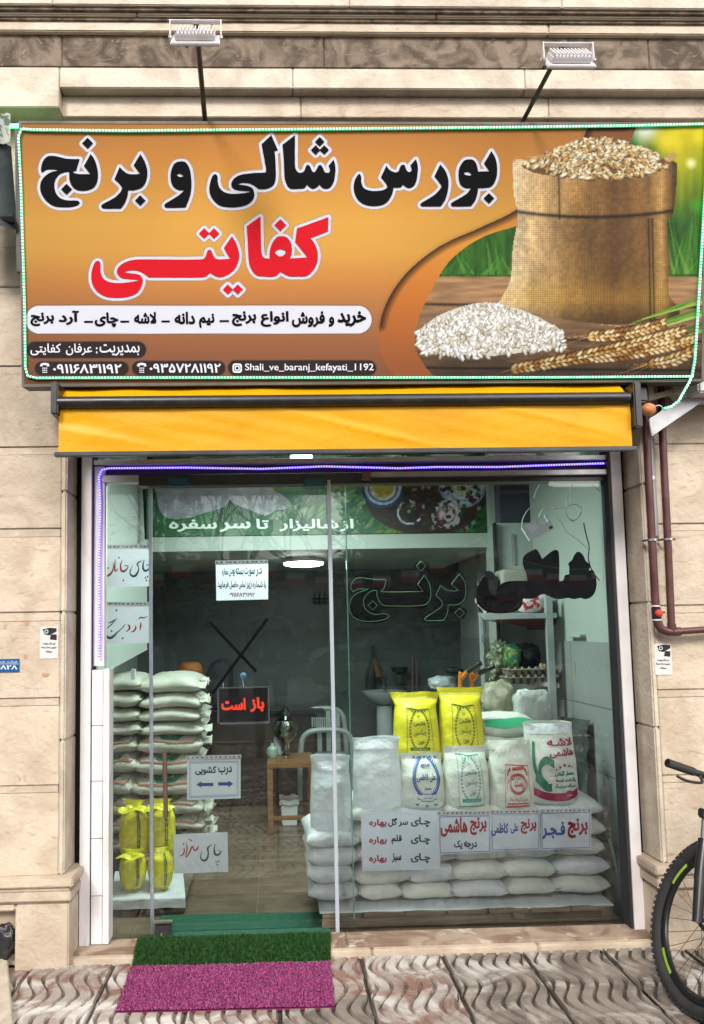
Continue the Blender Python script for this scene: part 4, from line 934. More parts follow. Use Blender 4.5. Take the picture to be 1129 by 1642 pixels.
# open sign hanging from a suction cup
os_ = thing('open_sign', 'black plastic open sign with red letters hanging on the sliding door', 'sign', vt(390, 1160, .10))
Hm(350.5, 430.5, 1103, 1160, .095, .101, 'sign_board', M_blkmetal, os_, .001)
for a, b, c, d in ((349, 431.5, 1101.5, 1103.5), (352, 430.5, 1157.5, 1161.5)): Hm(a, b, c, d, .092, .102, 'edge_strip', M_steel, os_, .001)
for a, b in ((348.5, 351), (430, 432)): V(a, b, 1103, 1160, .092, .102, 'edge_strip', mat('grey_plastic', (.2, .22, .24), .4), os_, .001, xpy=1130)
M_openred = mat('open_red', (.85, .05, .02), .5, emit=.35, ecol=(1, .06, .03))
ptext('باز', 401, 1118, 424, 1142, .095, M_openred, os_, bold=.05); ptext('است', 355, 1119, 394, 1139, .095, M_openred, os_, bold=.05)
MB().lathe(at(390, 1084, .09), [(.017, 0), (.015, -.004), (.006, -.008), (.005, -.014)], 16, 'Y').part('suction_cup', mat('clear_blue_rubber', (.12, .35, .5), .1), os_)
MB().tube([at(389, 1089, .085), at(391, 1103, .095)], .0015, 5).part('hanging_string', M_paper, os_)
MB().tube([at(358, 1103, .095), at(358, 1095, .095)], .0015, 5).part('hanging_string', M_paper, os_)
# ================================================================ NEON LETTERING on the right pane
M_neonblk = mat('black_acrylic', (.006, .006, .009), .5, spec=.15)
M_neong = mat('green_neon_line', (.12, .35, .16), .4, emit=.10, ecol=(.4, 1, .45)); M_neonr = mat('dim_red_line', (.16, .02, .03), .4)
s9 = .19486
def neon(label, plates, lines, ml, ox, oy, Y):
    t = thing('neon_lettering', label, 'lettering', vt(ox+110, oy+120, Y), 'black neon words on the glass')
    g = [smooth_poly([(ox+p[0]*s9, oy+p[1]*s9)+tuple(p[2:]) for p in pl]) for pl in plates]
    for i, q in enumerate(g):
        v, f = fill([q]); mb = MB()
        n = len(v); mb.add((v, f), lambda x, y, z: vt(x, y, Y)); mb.add((v, f), lambda x, y, z: vt(x, y, Y+.006))
        o = len(mb.v); mb.v += [vt(x, y, Y) for x, y in q]+[vt(x, y, Y+.006) for x, y in q]; k = len(q)
        mb.f += [(o+j, o+(j+1) % k, o+k+(j+1) % k, o+k+j) for j in range(k)]
        mb.part('letter_plate', M_neonblk, t)
    for l in lines:
        q = smooth_poly([(ox+p[0]*s9, oy+p[1]*s9)+tuple(p[2:]) for p in l], 4); P = [vt(x, y, Y-.003) for x, y in q]+[vt(*q[0], Y-.003)]
        MB().tube(P, .0010, 4).part('neon_line', ml, t)
neon('black neon word برنج outlined in green on the right window pane', [[(75,490),(85,420),(100,380,1),(85,330),(95,270),(140,220),(200,210),(300,232),(398,235,1),(402,262),(380,335,1),(640,335,1),(622,290),(640,255),(625,200,1),(605,140),(665,98),(722,145),(722,200,1),(755,270),(765,320,1),(790,320,1),(810,285),(835,283),(870,310),(925,318,1),(905,285),(950,210),(985,185),(1020,210),(1048,300),(1045,400),(1000,470,1),(1045,520),(988,590),(930,535,1),(905,535,1),(860,605,1),(700,608),(670,590),(690,560),(820,440,1),(760,435),(745,450),(700,485),(600,488),(370,492),(330,510,1),(345,525),(390,530),(408,555),(380,595),(280,612),(170,605),(100,560)]],
     [[(110,355,1),(90,320),(110,265),(150,238),(250,248),(382,255,1),(360,330),(340,345),(345,352),(400,355),(685,352,1),(640,290,1),(695,218,1),(730,270),(748,350),(735,430),(680,465),(430,470),(350,460),(310,400),(303,342,1),(260,348),(210,390),(195,450),(220,505),(290,540),(370,535),(402,558),(330,590),(200,595),(110,560),(80,470),(120,380),(235,332,1),(150,332)],
      [(985,205,1),(1030,280),(1030,400),(980,455),(890,462,1),(885,530),(855,588,1),(710,590),(695,575),(790,510),(845,455),(790,380,1),(830,300,1),(870,335),(930,348),(975,342,1),(918,290,1)], diamond(668,142,40), diamond(270,465,38), diamond(985,528,40)], M_neong, 545, 880, .055)
neon('black neon word شالی with dim red outline on the right window pane', [[(525,55),(550,65),(588,135,1),(685,62),(722,75),(728,318,1),(760,310),(775,270),(810,262,1),(808,190),(800,175),(835,140),(850,105),(885,75),(925,105),(945,150),(980,185),(972,230,1),(1005,228),(1025,270),(1035,350),(1010,430),(950,465),(900,455,1),(850,465),(800,455,1),(740,465),(690,462),(640,440),(610,425,1),(575,430),(520,460),(430,462,1),(425,510),(380,560),(290,582),(180,580),(100,550),(50,490),(45,400),(75,330),(110,280),(145,310),(150,380),(180,430),(215,445,1),(215,385),(260,335),(350,315),(465,315,1),(465,290),(428,130)]],
     [[(290,402,1),(340,398),(380,415),(400,450),(395,500),(350,545),(260,562),(150,545),(90,500),(70,450)], [(160,560,1),(180,510),(250,475),(350,462,1),(350,470,1),(260,485),(190,520)]], M_neonr, 755, 870, .055)
# ================================================================ CABLES and device hanging in the window
dv = thing('white_router', 'white plastic switch box dangling on its cable inside the window', 'device', vt(862, 845, .14))
M_plast = mat('white_plastic', (.55, .60, .64), .35)
def d8(x, y, Y=.14): return at(780+x*.19486, 740+y*.19486, Y)
q = [(292, 545), (410, 480), (440, 520), (510, 492), (480, 440), (492, 428), (560, 550), (360, 655)]
MB().prism([d8(*p) for p in q], (0, .02, 0)).part('case', M_plast, dv, bevel=.002)
MB().prism([d8(x, y, .138) for x, y in ((328, 540), (405, 503), (432, 550), (370, 588))], (0, .001, 0)).part('raised_panel', mat('pale_plastic', (.7, .75, .8), .3), dv)
MB().prism([d8(x, y, .138) for x, y in ((512, 540), (540, 525), (550, 545), (522, 560))], (0, .001, 0)).part('socket', M_ink, dv)
def spline(pts, n=6):
    P = [Vector(p) for p in pts]; S = []
    for i in range(len(P)-1):
        a, b, c, d = P[max(i-1, 0)], P[i], P[i+1], P[min(i+2, len(P)-1)]
        for k in range(n):
            t = k/n; S.append(.5*((2*b)+(c-a)*t+(2*a-5*b+4*c-d)*t*t+(3*b-a-3*c+d)*t**3))
    return S+[P[-1]]
M_cable = mat('white_cable', (.62, .64, .60), .4); M_cabled = mat('black_cable', (.02, .02, .02), .4)
def cable(label, pts, r, m, name='cable'):
    o = MB().tube(spline(pts), r, 6).part(name, m, None, smooth=True); return tag(o, label, 'cable')
cable('white cable arching from the hanging switch box in the window', [d8(*p) for p in ((390, 300), (430, 200), (500, 120), (580, 105), (650, 140), (700, 220), (690, 330), (650, 390), (670, 460), (720, 490), (770, 440), (780, 390), (740, 355), (690, 360), (650, 400), (660, 450), (700, 480), (750, 470), (770, 420))], .0032, M_cable)
cable('white cable running in from the right frame to the coiled bundle', [d8(*p, Y=.15) for p in ((1000, 320), (940, 260), (860, 180), (790, 160), (720, 180), (680, 240), (655, 340), (650, 380), (500, 385), (460, 400), (430, 460))], .003, M_cable)
cable('thin white cable looping from the switch box across the window', [d8(*p, Y=.145) for p in ((292, 540), (300, 470), (350, 390), (420, 360), (490, 330), (530, 350), (560, 400), (570, 470), (620, 500), (660, 580), (760, 650), (830, 720))], .0022, M_cable)
cable('black cable hanging down inside the right side of the window', [d8(*p, Y=.16) for p in ((800, 505), (820, 600), (845, 700), (840, 800), (870, 900), (930, 980))], .003, M_cabled)
cable('grey cable hanging down along the right window frame', [d8(*p, Y=.16) for p in ((940, 110), (960, 300), (975, 500), (1000, 680), (1040, 800))], .002, M_cabled)
# ================================================================ SHOP INTERIOR
M_wallw = mat('interior_white_wall', (.37, .42, .385), .5, n=(1.5, (.33, .375, .34), .4, .7))
M_wallt = mat('interior_grey_tile', (.27, .29, .28), .3, n=(3, (.22, .24, .23), .4, .7, 6))
M_floor = mat('interior_floor_tile', (.165, .12, .078), .35, n=(7, (.11, .078, .05), .4, .65, 8, .4), wear=(3, (.21, .165, .115), .5, .7, (.5, 4, 1), 1), rnd=.12)
FZ = .024; XLw, XRw, YB = -1.30, 1.74, 3.4
fl = structure(MB().box(XLw, XRw, .03, YB, FZ-.06, FZ-.006).part('shop_floor', M_groove))
y = .05; i = 0
x_j = atz(416, 1405, FZ).x
while y < YB-.1:
    for k in range(-3, 3):
        a = max(x_j+k*.62, XLw); b = min(x_j+(k+1)*.62, XRw)
        if b-a > .05: o = linkl('floor_tile', MB().box(a, b-.003, y, y+.297, FZ-.02, FZ).mesh('floor_tile', M_floor), None); o.parent = fl
    y += .30
structure(MB().box(XLw-.1, XLw, .06, YB, FZ-.05, 3.4).part('interior_wall', M_wallw))
structure(MB().box(XRw, XRw+.1, .06, YB, FZ-.05, 3.4).part('interior_wall', M_wallw))
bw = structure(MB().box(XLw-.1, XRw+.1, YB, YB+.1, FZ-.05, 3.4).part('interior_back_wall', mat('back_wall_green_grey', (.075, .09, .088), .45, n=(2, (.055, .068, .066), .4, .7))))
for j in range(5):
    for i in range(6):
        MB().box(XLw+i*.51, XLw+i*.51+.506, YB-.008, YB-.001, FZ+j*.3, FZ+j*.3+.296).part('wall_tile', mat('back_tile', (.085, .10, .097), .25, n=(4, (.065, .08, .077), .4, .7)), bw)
rw = structure(MB().box(XRw-.012, XRw-.002, .07, YB, FZ, FZ+.001).part('wall_skirting', M_wallt))
for j in range(4):
    for i in range(6):
        MB().box(XRw-.010, XRw-.002, .08+i*.56, .08+i*.56+.556, FZ+.002+j*.35, FZ+.002+j*.35+.346).part('wall_tile', M_wallt, rw)
structure(MB().box(XLw, XRw, .12, YB, 3.3, 3.4).part('ceiling', M_wallw))
# upper mezzanine with the printed banner
YM = 1.5
bx0, bx1, bz0, bz1 = rect(244, 858, 786, 881, YM)
bx1w = at(800, 870, YM).x
structure(MB().box(XLw, bx1w, YM, YB, bz0, bz1).part('mezzanine_floor', M_wallw))
MB_c = V(786, 799, 700, 942, YM-.08, YM+.05, 'white_column', M_wallw, None, .004, xpy=850); tag(MB_c, 'square white column at the right end of the mezzanine banner', 'column')
ban = thing('mezzanine_banner', 'green printed banner with rice, dishes and white slogan hung under the shop ceiling', 'banner', (0, YM, bz1))
def banner_art(X, Y):
    R = random.Random(5); img = np.zeros(X.shape+(3,)); n1 = vnoise(X, Y, 30, 3); n2 = vnoise(X, Y, 9, 4)
    g = S8('0d4a2a')*(1-n1[..., None])+S8('4aa05c')*n1[..., None]; img[:] = g*(.7+.6*n2[..., None])
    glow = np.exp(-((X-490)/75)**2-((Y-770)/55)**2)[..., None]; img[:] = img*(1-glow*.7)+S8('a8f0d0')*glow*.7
    for (cx, cy, c) in ((470, 800, 'bfe8b8'), (640, 835, '7fae4a'), (560, 815, '8fd07a'), (520, 800, '9fe0a0'), (760, 850, '3f8a3a')):
        for i in range(26):
            x = cx+R.uniform(-45, 35); y = cy+R.uniform(-35, 30); an = -.7+R.uniform(-.4, .4); ellipses(img, X, Y, [(x, y, 9, 3.4, an, S8(c)*R.uniform(.7, 1.05), .5)])
    # pale cloth sheets with wavy lower edge at the left
    for pl, c in (([(252, 760, 1), (250, 790), (262, 826), (290, 832), (330, 822), (360, 812), (372, 790), (372, 760, 1)], 'c9ccd8'), ([(370, 760, 1), (368, 800), (395, 815), (425, 826), (445, 818), (466, 812), (455, 795), (438, 785), (430, 760, 1)], 'dfe4ec')):
        q = smooth_poly(pl, 6); k = bx(q, 2, X, Y); m = inside(X[k], Y[k], q); w = .85+.3*vnoise(X[k], Y[k]*2, 14, 9)[m]; kk = (k[0][m], k[1][m]); img[kk] = S8(c)*w[:, None]
    # plates, table board
    tb = [(585, 800), (600, 830), (640, 852), (690, 858), (740, 848), (775, 815), (783, 770), (590, 770)]
    q = smooth_poly(tb, 5); k = bx(q, 1, X, Y); m = inside(X[k], Y[k], q); kk = (k[0][m], k[1][m]); w = vnoise(X[k]*.7, Y[k], 8, 12)[m]; img[kk] = S8('3a2a22')*(.6+.9*w[:, None])
    def plate(cx, cy, r, rim, ins, inner):
        for rr, c in ((r, rim), (r*.86, 'dfe6f0'), (r*.72, rim), (r*.64, ins), (r*.5, inner)):
            d = np.hypot(X-cx, (Y-cy)*1.05); m = d < rr; w = vnoise(X, Y, 5, int(rr*7) % 97)[m]; img[m] = S8(c)*(.75+.5*w[:, None])
    plate(614, 782, 34, '1f4fa0', 'e8ecf0', 'd9c84a'); plate(742, 778, 38, '9fb4d8', 'e6ecf4', 'dcd8b8'); plate(657, 822, 24, '2a3040', '3a3436', '1f2420'); plate(716, 825, 24, 'd8c8d0', 'b87a86', 'e8d8dc')
    for i in range(160):
        x = R.uniform(640, 770); y = R.uniform(775, 850); ellipses(img, X, Y, [(x, y, R.uniform(2, 5), R.uniform(2, 4), R.uniform(0, 3), S8(R.choice(['1f3d24', '7a1f28', 'b8aeb0', '2f2a2a', '5a3a2a', '39603a'])), .6)])
    return img
u0 = at(246, 855, YM-.01); bl = Vector((at(246, 857, YM-.01).x, YM-.012, at(515, 857, YM-.01).z)); tr_ = Vector((at(785, 800, YM-.01).x, YM-.012, at(515, 640, YM-.01).z))
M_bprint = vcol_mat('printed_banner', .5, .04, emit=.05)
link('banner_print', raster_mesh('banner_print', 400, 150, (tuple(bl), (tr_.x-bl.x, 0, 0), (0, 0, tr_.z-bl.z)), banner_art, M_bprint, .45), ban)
M_banw = mat('banner_white_ink', (.72, .80, .76), .5, emit=.05)
for s, a, b, y0, y1 in (('از', 545, 567, 832, 852), ('شالیزار', 448, 543, 832, 852), ('تا', 411, 431, 832, 848), ('سر', 352, 402, 836, 853), ('سفره', 271, 348, 833, 853)): ptext(s, a, y0, b, y1, YM-.015, M_banw, ban, 'slogan_lettering', .03, off=.004)
# lamps
def lampdisc(px, py, Y, r, label, strength):
    c = at(px, py, Y); t = thing('ceiling_light', label, 'light', tuple(c)); MB().lathe(c, [(r*1.04, .012), (r*1.06, .03), (r*.9, .045)], 32).part('housing', M_white, t)
    MB().lathe(c, [(r, .012), (r*.98, -.004), (r*.8, -.012)], 32).part('diffuser', mat('lit_diffuser', (1, 1, 1), .4, emit=strength, ecol=(.86, 1, .95)), t)
zc = bz0
P = atz(487, 905, zc-.05)
lampdisc(487, 905, P.y, .155, 'round lit ceiling lamp under the mezzanine', 9)
ld = bpy.data.lights.new('ceiling_lamp', 'AREA'); ld.shape = 'DISK'; ld.size = .28; ld.energy = 1.6; ld.color = (.82, 1, .93); lo = bpy.data.objects.new('ceiling_lamp', ld); COL.objects.link(lo); lo.location = (P.x, P.y, zc-.08)
c2 = at(484, 729, .5); t = thing('tube_light', 'bright lamp above the door seen under the awning edge', 'light', tuple(c2))
MB().box(c2.x-.065, c2.x+.065, .5, .9, c2.z+.015, c2.z+.04).part('housing', M_white, t); MB().box(c2.x-.06, c2.x+.06, .49, .9, c2.z-.02, c2.z+.014).part('diffuser', mat('lit_tube', (1, 1, 1), .4, emit=8, ecol=(.88, 1, .97)), t)
ld = bpy.data.lights.new('door_lamp', 'AREA'); ld.shape = 'RECTANGLE'; ld.size = 1.2; ld.size_y = .5; ld.energy = 36; ld.color = (.80, 1, .92); lo = bpy.data.objects.new('door_lamp', ld); COL.objects.link(lo); lo.location = (c2.x, .42, c2.z-.05)
# right bay: white cabinet with dark opening above, behind the neon word
cb2 = thing('white_cabinet', 'pale cabinet doors with a dark filled opening above at the right side behind the glass', 'cabinet', vt(880, 1100, 1.25))
def pbox(xa, ya, xb, yb, Y, d, name, m, parent, bevel=.003): x0, x1, z0, z1 = rect(xa, ya, xb, yb, Y); return MB().box(x0, x1, Y, Y+d, z0, z1).part(name, m, parent, bevel=bevel)
pbox(801, 838, 905, 1050, 1.25, .3, 'cabinet_body', M_wallw, cb2)
pbox(905.5, 838, 962, 1050, 1.25, .3, 'cabinet_door', M_wallw, cb2)
M_dkp = mat('dark_gloss', (.035, .04, .06), .12)
pbox(801, 700, 962, 837.5, 1.28, .2, 'dark_fill', M_dkp, cb2)  # dark sheet stands in for the unlit opening above the cabinet
pbox(963, 700, 972, 838, 1.24, .3, 'dark_post', M_black, cb2)
for a, b in ((893, 897), (904, 909), (822, 826)): pbox(a, 856, b, 905, 1.235, .012, 'door_handle', M_alu, cb2, .001)
pbox(797, 838, 800.5, 1060, 1.2, .05, 'dark_edge', M_black, cb2, .001)
# left part: white counter hood with slanted edge
hood = thing('counter_hood', 'white panel over the left sacks with slanting lower edge', 'panel', vt(200, 1060, .9))
a = [(at(140, 1094, .5)), (at(236, 1042, 1.4)), (at(236, 700, 1.4)), (at(140, 700, .5))]
MB().prism(a, (-.05, .02, 0)).part('panel', M_wallw, hood)
pbox(210, 1073, 216, 1090, .5, .03, 'hanging_tag', M_plast, hood, .001)
cur = thing('green_curtain', 'dark green banner edge hanging beside the narrow pane', 'curtain', vt(238, 860, 1.2))
MB().grid(10, 10, lambda u, v: tuple(at(228+14*u+(4*v if u < .5 else 0), 765+100*v, 1.2+.02*math.sin(u*9)))).part('cloth', mat('dark_green_cloth', (.01, .06, .03), .6), cur, smooth='all')
# ---- rack with shelves
rk = thing('metal_shelf_rack', 'grey slotted steel rack with two shelves at the right of the shop', 'shelf', vt(880, 1165, .8))
M_rack = mat('rack_grey', (.42, .46, .46), .4, .3, n=(12, (.34, .38, .38), .4, .7)); M_maroon = mat('maroon_underside', (.11, .02, .02), .6)
V(880, 890, 955, 1175, .72, .76, 'post', M_rack, rk, .001, xpy=1060); V(772, 777, 985, 1190, 1.05, 1.08, 'post', M_rack, rk, .001, xpy=1060)
sh = [MB().quadbox([at(777, 994, .76), at(893, 991, .72), at(880, 989, 1.25), at(766, 986, 1.2), at(777, 985, .76), at(893, 983, .72), at(880, 981, 1.25), at(766, 982, 1.2)]).part('shelf', M_rack, rk, bevel=.002),
      MB().quadbox([at(784, 1092, 1.05), at(897, 1103, .72), at(885, 1090, 1.2), at(790, 1085, 1.25), at(784, 1086, 1.05), at(897, 1096, .72), at(885, 1085, 1.2), at(790, 1080, 1.25)]).part('shelf', M_rack, rk, bevel=.002)]
MB().poly([at(778, 995, .8), at(892, 993, .76), at(892, 1012, 1.1)]).part('rack_gusset', M_maroon, rk); pbox(858, 1104, 893, 1160, 1.0, .01, 'back_panel', M_maroon, rk, 0)
pbox(845, 994, 893, 1010, 1.0, .01, 'back_panel', M_maroon, rk, 0)
# crumpled bags
def blob(name, label, cat, box, Y, d, m, seed, crumple=.12, parts=None, group=None, n=2.6):
    x0, x1, z0, z1 = rect(*box, Y); cx, cz = (x0+x1)/2, (z0+z1)/2; hx, hz = (x1-x0)/2, (z1-z0)/2
    t = thing(name, label, cat, (cx, Y, z0), group)
    def fn(u, v):
        th = 2*math.pi*u; ph = (v-.5)*math.pi; c = lambda a: math.copysign(abs(math.cos(a))**(2/n), math.cos(a)); s = lambda a: math.copysign(abs(math.sin(a))**(2/n), math.sin(a))
        p = Vector((c(ph)*c(th), c(ph)*s(th), s(ph))); k = 1+crumple*(noise.noise(p*2.2+Vector((seed, 0, 0)))+.7*abs(noise.noise(p*5+Vector((0, seed, 0)))))
        return (cx+hx*p.x*k, Y+d+d*p.y*k, cz+hz*p.z*k)
    MB().grid(36, 20, fn, True).part('bag', m, t, smooth='all'); return t
M_red_snack = mat('red_white_wrapper', (.55, .50, .50), .25, n=(22, (.35, .02, .03), .52, .56, 3), bump=(30, .4))
blob('snack_bag', 'crumpled white and red bag on the top rack shelf', 'bag', (835, 950, 891, 984), .8, .08, M_red_snack, 1)
blob('paper_box', 'open cardboard box behind the neon word on the top shelf', 'box', (805, 912, 850, 984), 1.0, .09, mat('grey_card', (.28, .28, .24), .7), 2, .03, n=8)
blob('snack_bag', 'black and yellow bag on the top rack shelf left of the red one', 'bag', (768, 915, 805, 985), 1.0, .08, mat('black_yellow_bag', (.02, .02, .02), .3, n=(14, (.5, .5, .4), .56, .6, 2)), 3)
blob('vegetable_bag', 'clear bag of green vegetables at the left of the middle shelf', 'bag', (790, 1033, 825, 1088), .95, .08, mat('green_produce', (.10, .115, .06), .35, n=(45, (.30, .32, .24), .48, .58, 6), wear=(30, (.04, .05, .02), .55, .62), bump=(45, .9)), 4, .45)
blob('snack_bag', 'green yellow and blue crisp bag on the middle shelf', 'bag', (814, 1033, 838, 1072), .85, .06, mat('green_crisp_bag', (.03, .16, .03), .25, n=(26, (.25, .30, .10), .52, .57, 2), wear=(30, (.02, .06, .3), .6, .63)), 5)
blob('black_bag', 'black plastic bag at the back of the middle shelf', 'bag', (834, 1032, 870, 1072), .95, .08, mat('black_plastic', (.012, .012, .016), .2, bump=(30, .8)), 6, .18)
# egg trays
M_tray = mat('grey_egg_card', (.24, .22, .18), .9, n=(40, (.18, .165, .13), .4, .7)); M_egg = mat('brown_egg', (.55, .30, .16), .45)
for j, (ya, yb) in enumerate(((1082, 1097), (1070, 1083))):
    x0, x1, z0, z1 = rect(812+j*3, ya, 893-j*1, yb, .8); t = thing('egg_tray', ['lower grey card egg tray on the middle shelf', 'upper grey card egg tray with brown eggs on top'][j], 'egg tray', ((x0+x1)/2, .8, z0), 'stacked egg trays')
    n = 7; w = (x1-x0)/n; mb = MB()
    for i in range(n):
        for k in range(4):
            cx = x0+w*(i+.5); cy = .80+k*.045; mb.lathe((cx, cy, z0), [(w*.22, 0), (w*.40, (z1-z0)*.45), (w*.48, (z1-z0)*.75)], 8)
    mb.box(x0, x1, .775, .96, z0+(z1-z0)*.7, z0+(z1-z0)*.78); mb.part('tray', M_tray, t)
    sp_ = MB()
    for i in range(n+1): sp_.lathe((x0+w*i, .79, z0+(z1-z0)*.75), [(w*.32, 0), (w*.12, (z1-z0)*.35)], 6)
    sp_.part('tray_peaks', M_tray, t)
for i in range(6):
    c = at(868+i*5.2, 1068+i*.9, .86); t = MB().lathe(c, [(.001, -.02), (.010, -.016), (.0145, -.004), (.0135, .006), (.009, .015), (.001, .020)], 10).part('egg', M_egg, None, smooth='all'); tag(t, ['leftmost', 'second from left', 'third from left', 'third from right', 'second from right', 'rightmost'][i]+' brown egg in the row on the upper egg tray', 'egg', 'eggs on the upper tray')
M_clearbag = mat('clear_plastic_bag', (.40, .43, .41), .12, n=(16, (.75, .78, .76), .56, .68, 4), bump=(22, 1.0))
blob('clear_bag', 'clear zip bag with white contents under the rack', 'bag', (829, 1108, 888, 1166), .55, .05, M_clearbag, 7, .16, n=4)
blob('clear_bag', 'yellowish clear bag of bread left of the zip bag', 'bag', (780, 1094, 830, 1155), .75, .07, mat('amber_clear_bag', (.30, .30, .20), .15, n=(14, (.42, .40, .33), .45, .62, 4), bump=(24, 1.0)), 8, .2)
# wall phone, box, sockets
wp = thing('wall_intercom', 'cream intercom handset unit on the right wall', 'intercom', vt(955, 1010, .5))
pbox(940, 974, 962, 1012, .5, .04, 'body', mat('cream_plastic', (.55, .55, .42), .4), wp); pbox(943, 982, 955, 1008, .494, .006, 'screen', M_ink, wp, .001)
wb = thing('power_strip', 'grey power strip and adaptors beside the intercom', 'power strip', vt(975, 1010, .45)); pbox(962, 955, 972, 1014, .45, .04, 'strip', mat('grey_plastic2', (.3, .33, .35), .4), wb); pbox(958, 938, 985, 962, .42, .06, 'adaptor', mat('teal_plastic', (.18, .30, .33), .4), wb); pbox(973, 962, 990, 1006, .42, .05, 'cream_box', mat('cream_plastic', (.55, .55, .42), .4), wb)
pbox(963, 1003, 974, 1013, .44, .01, 'plug', M_inkblue, wb)
ws = thing('wall_shelf', 'small white wall shelf below the intercom', 'shelf', vt(960, 1020, .5)); pbox(930, 1017, 990, 1022, .42, .2, 'board', M_wallw, ws)
so_ = thing('wall_socket', 'white double wall socket with a plug below the small shelf', 'socket', vt(933, 1090, .6)); pbox(927, 1078, 942, 1098, .6, .012, 'face_plate', M_white, so_); pbox(921, 1078, 927, 1092, .59, .02, 'plug', mat('tan_plug', (.45, .33, .18), .5), so_)
cable('thin brown cable drooping from the small shelf to the socket', [at(*p, .58) for p in ((930, 1020), (926, 1040), (922, 1060), (923, 1080))], .002, mat('brown_cable', (.2, .12, .07), .5))
cable('twisted dark cable hanging below the top rack shelf', [at(*p, .7) for p in ((775, 992), (779, 1010), (773, 1025), (781, 1040), (776, 1055), (780, 1068))], .002, M_cabled)
# sack truck handles
tk = thing('sack_truck', 'orange sack truck with black grips behind the yellow sacks', 'sack truck', vt(750, 1110, .7)); M_or = mat('orange_paint', (.50, .16, .02), .35)
for k, dx in enumerate((0, 18)):
    P = spline([at(739+dx*1.05, 1400, .72), at(738+dx, 1105, .70), at(741+dx, 1088+k*2, .69), at(750+dx, 1077+k*3, .67), at(756+dx*1.05, 1073+k*4, .66)], 5)
    MB().tube(P, .0125, 10).part('frame_tube', M_or, tk, smooth=True); MB().tube([at(750+dx, 1077+k*3, .67), at(771+dx*1.2, 1063+k*5, .62)], .016, 10).part('grip', M_blkmetal, tk, smooth=True)
# wash basin, bottle, broom, tools
wbn = thing('wash_basin', 'grey pedestal wash basin with dark tap against the back wall', 'basin', vt(614, 1200, 2.9)); M_por = mat('porcelain', (.40, .44, .45), .2)
c = at(616, 1112, 2.9)
MB().lathe(c, [(.05, -.10), (.14, -.06), (.19, 0), (.20, .02), (.185, .022), (.10, -.02)], 24).part('bowl', M_por, wbn, smooth=True); MB().lathe((c.x, c.y, FZ), [(.10, 0), (.075, .3), (.07, c.z-FZ-.1)], 16).part('pedestal', M_por, wbn, smooth=True)
MB().tube(spline([c+Vector((.02, .12, .02)), c+Vector((.02, .12, .12)), c+Vector((.03, .06, .15)), c+Vector((.03, .03, .12))]), .013, 8).part('tap', M_dkalu, wbn, smooth=True)
br_ = thing('hanging_brush', 'dark green and brown cloth hanging from a hook on the back wall', 'cloth', vt(598, 1100, 3.3)); MB().tube([at(598, 1036, 3.3), at(598, 1055, 3.3), at(594, 1085, 3.28), at(594, 1104, 3.28)], [.012, .02, .045, .05], 10).part('cloth', mat('dark_cloth', (.02, .03, .025), .8), br_); MB().tube([at(600, 1056, 3.26), at(608, 1085, 3.26)], [.02, .03], 8).part('brown_fold', mat('brown_cloth', (.14, .06, .02), .8), br_)
pole = thing('leaning_poles', 'two dark poles standing against the back wall by the basin', 'pole', vt(664, 1110, 3.0))
for xa, xb, ya, s_ in ((662, 661, 1052, .014), (669, 670, 1064, .012)): MB().tube([at(xa, ya, 3.2), at(xb, 1260, 3.0)], s_, 8).part('pole', mat('maroon_wood', (.06, .02, .02), .5), pole)
so2 = thing('soap_bottle', 'dark soap bottle on a small wall bracket above the basin', 'bottle', vt(642, 1095, 3.3)); MB().lathe(at(641, 1095, 3.25), [(.045, 0), (.045, .07), (.02, .09), (.015, .12)], 14).part('bottle', mat('green_bottle', (.03, .05, .02), .3), so2); MB().lathe(at(641, 1075, 3.25), [(.07, -.01), (.08, .03)], 14).part('cap', M_ink, so2)
blob('plastic_sack', 'white knotted plastic sack hung behind the yellow sacks', 'bag', (692, 1085, 735, 1108), 1.6, .08, M_por, 21, .15)
blob('dark_shoe', 'dark shoe shaped bundle on top of the knotted sack', 'bag', (717, 1070, 745, 1082), 1.5, .05, M_ink, 22, .2)
# counter, table, samovar, chair, bin
ct = thing('dark_counter', 'dark counter with slatted side at the back of the shop', 'counter', vt(500, 1300, 2.6)); M_dkw = mat('dark_wood', (.03, .022, .018), .35, n=(5, (.05, .035, .025), .4, .7))
pbox(340, 1144, 505, 1290, 2.85, .35, 'counter_body', M_dkw, ct); pbox(335, 1140, 520, 1146, 2.8, .45, 'counter_top', M_ink, ct)
for i in range(14): pbox(500+i*3.2, 1150, 501.6+i*3.2, 1166, 2.82, .02, 'side_slat', M_por, ct, 0)
tb = thing('wooden_table', 'small wooden side table inside the door', 'table', vt(455, 1330, 1.9)); M_wd = mat('orange_wood', (.22, .10, .035), .35, n=(12, (.15, .065, .02), .4, .7), wear=(9, (.28, .14, .05), .5, .7, (.4, 4, 4), .5))
zt_ = at(465, 1224, 1.9).z; X0, X1 = at(429, 1280, 1.9).x, at(506, 1280, 1.9).x
MB().box(X0, X1, 1.9, 2.4, zt_-.035, zt_).part('table_top', M_wd, tb, bevel=.004)
for x in (X0, X1-.04):
    for yy in (1.905, 2.355): MB().box(x, x+.04, yy, yy+.04, FZ, zt_-.036).part('leg', M_wd, tb, bevel=.003)
MB().box(X0+.04, X1-.04, 1.915, 1.935, FZ+.10, FZ+.13).part('stretcher', M_wd, tb); MB().box(X0+.04, X1-.04, 2.365, 2.385, FZ+.10, FZ+.13).part('stretcher', M_wd, tb)
sm = thing('samovar', 'shiny round samovar on the small table', 'samovar', vt(459, 1222, 1.95)); c = Vector((at(459, 1222, 2.3).x, 2.3, zt_))
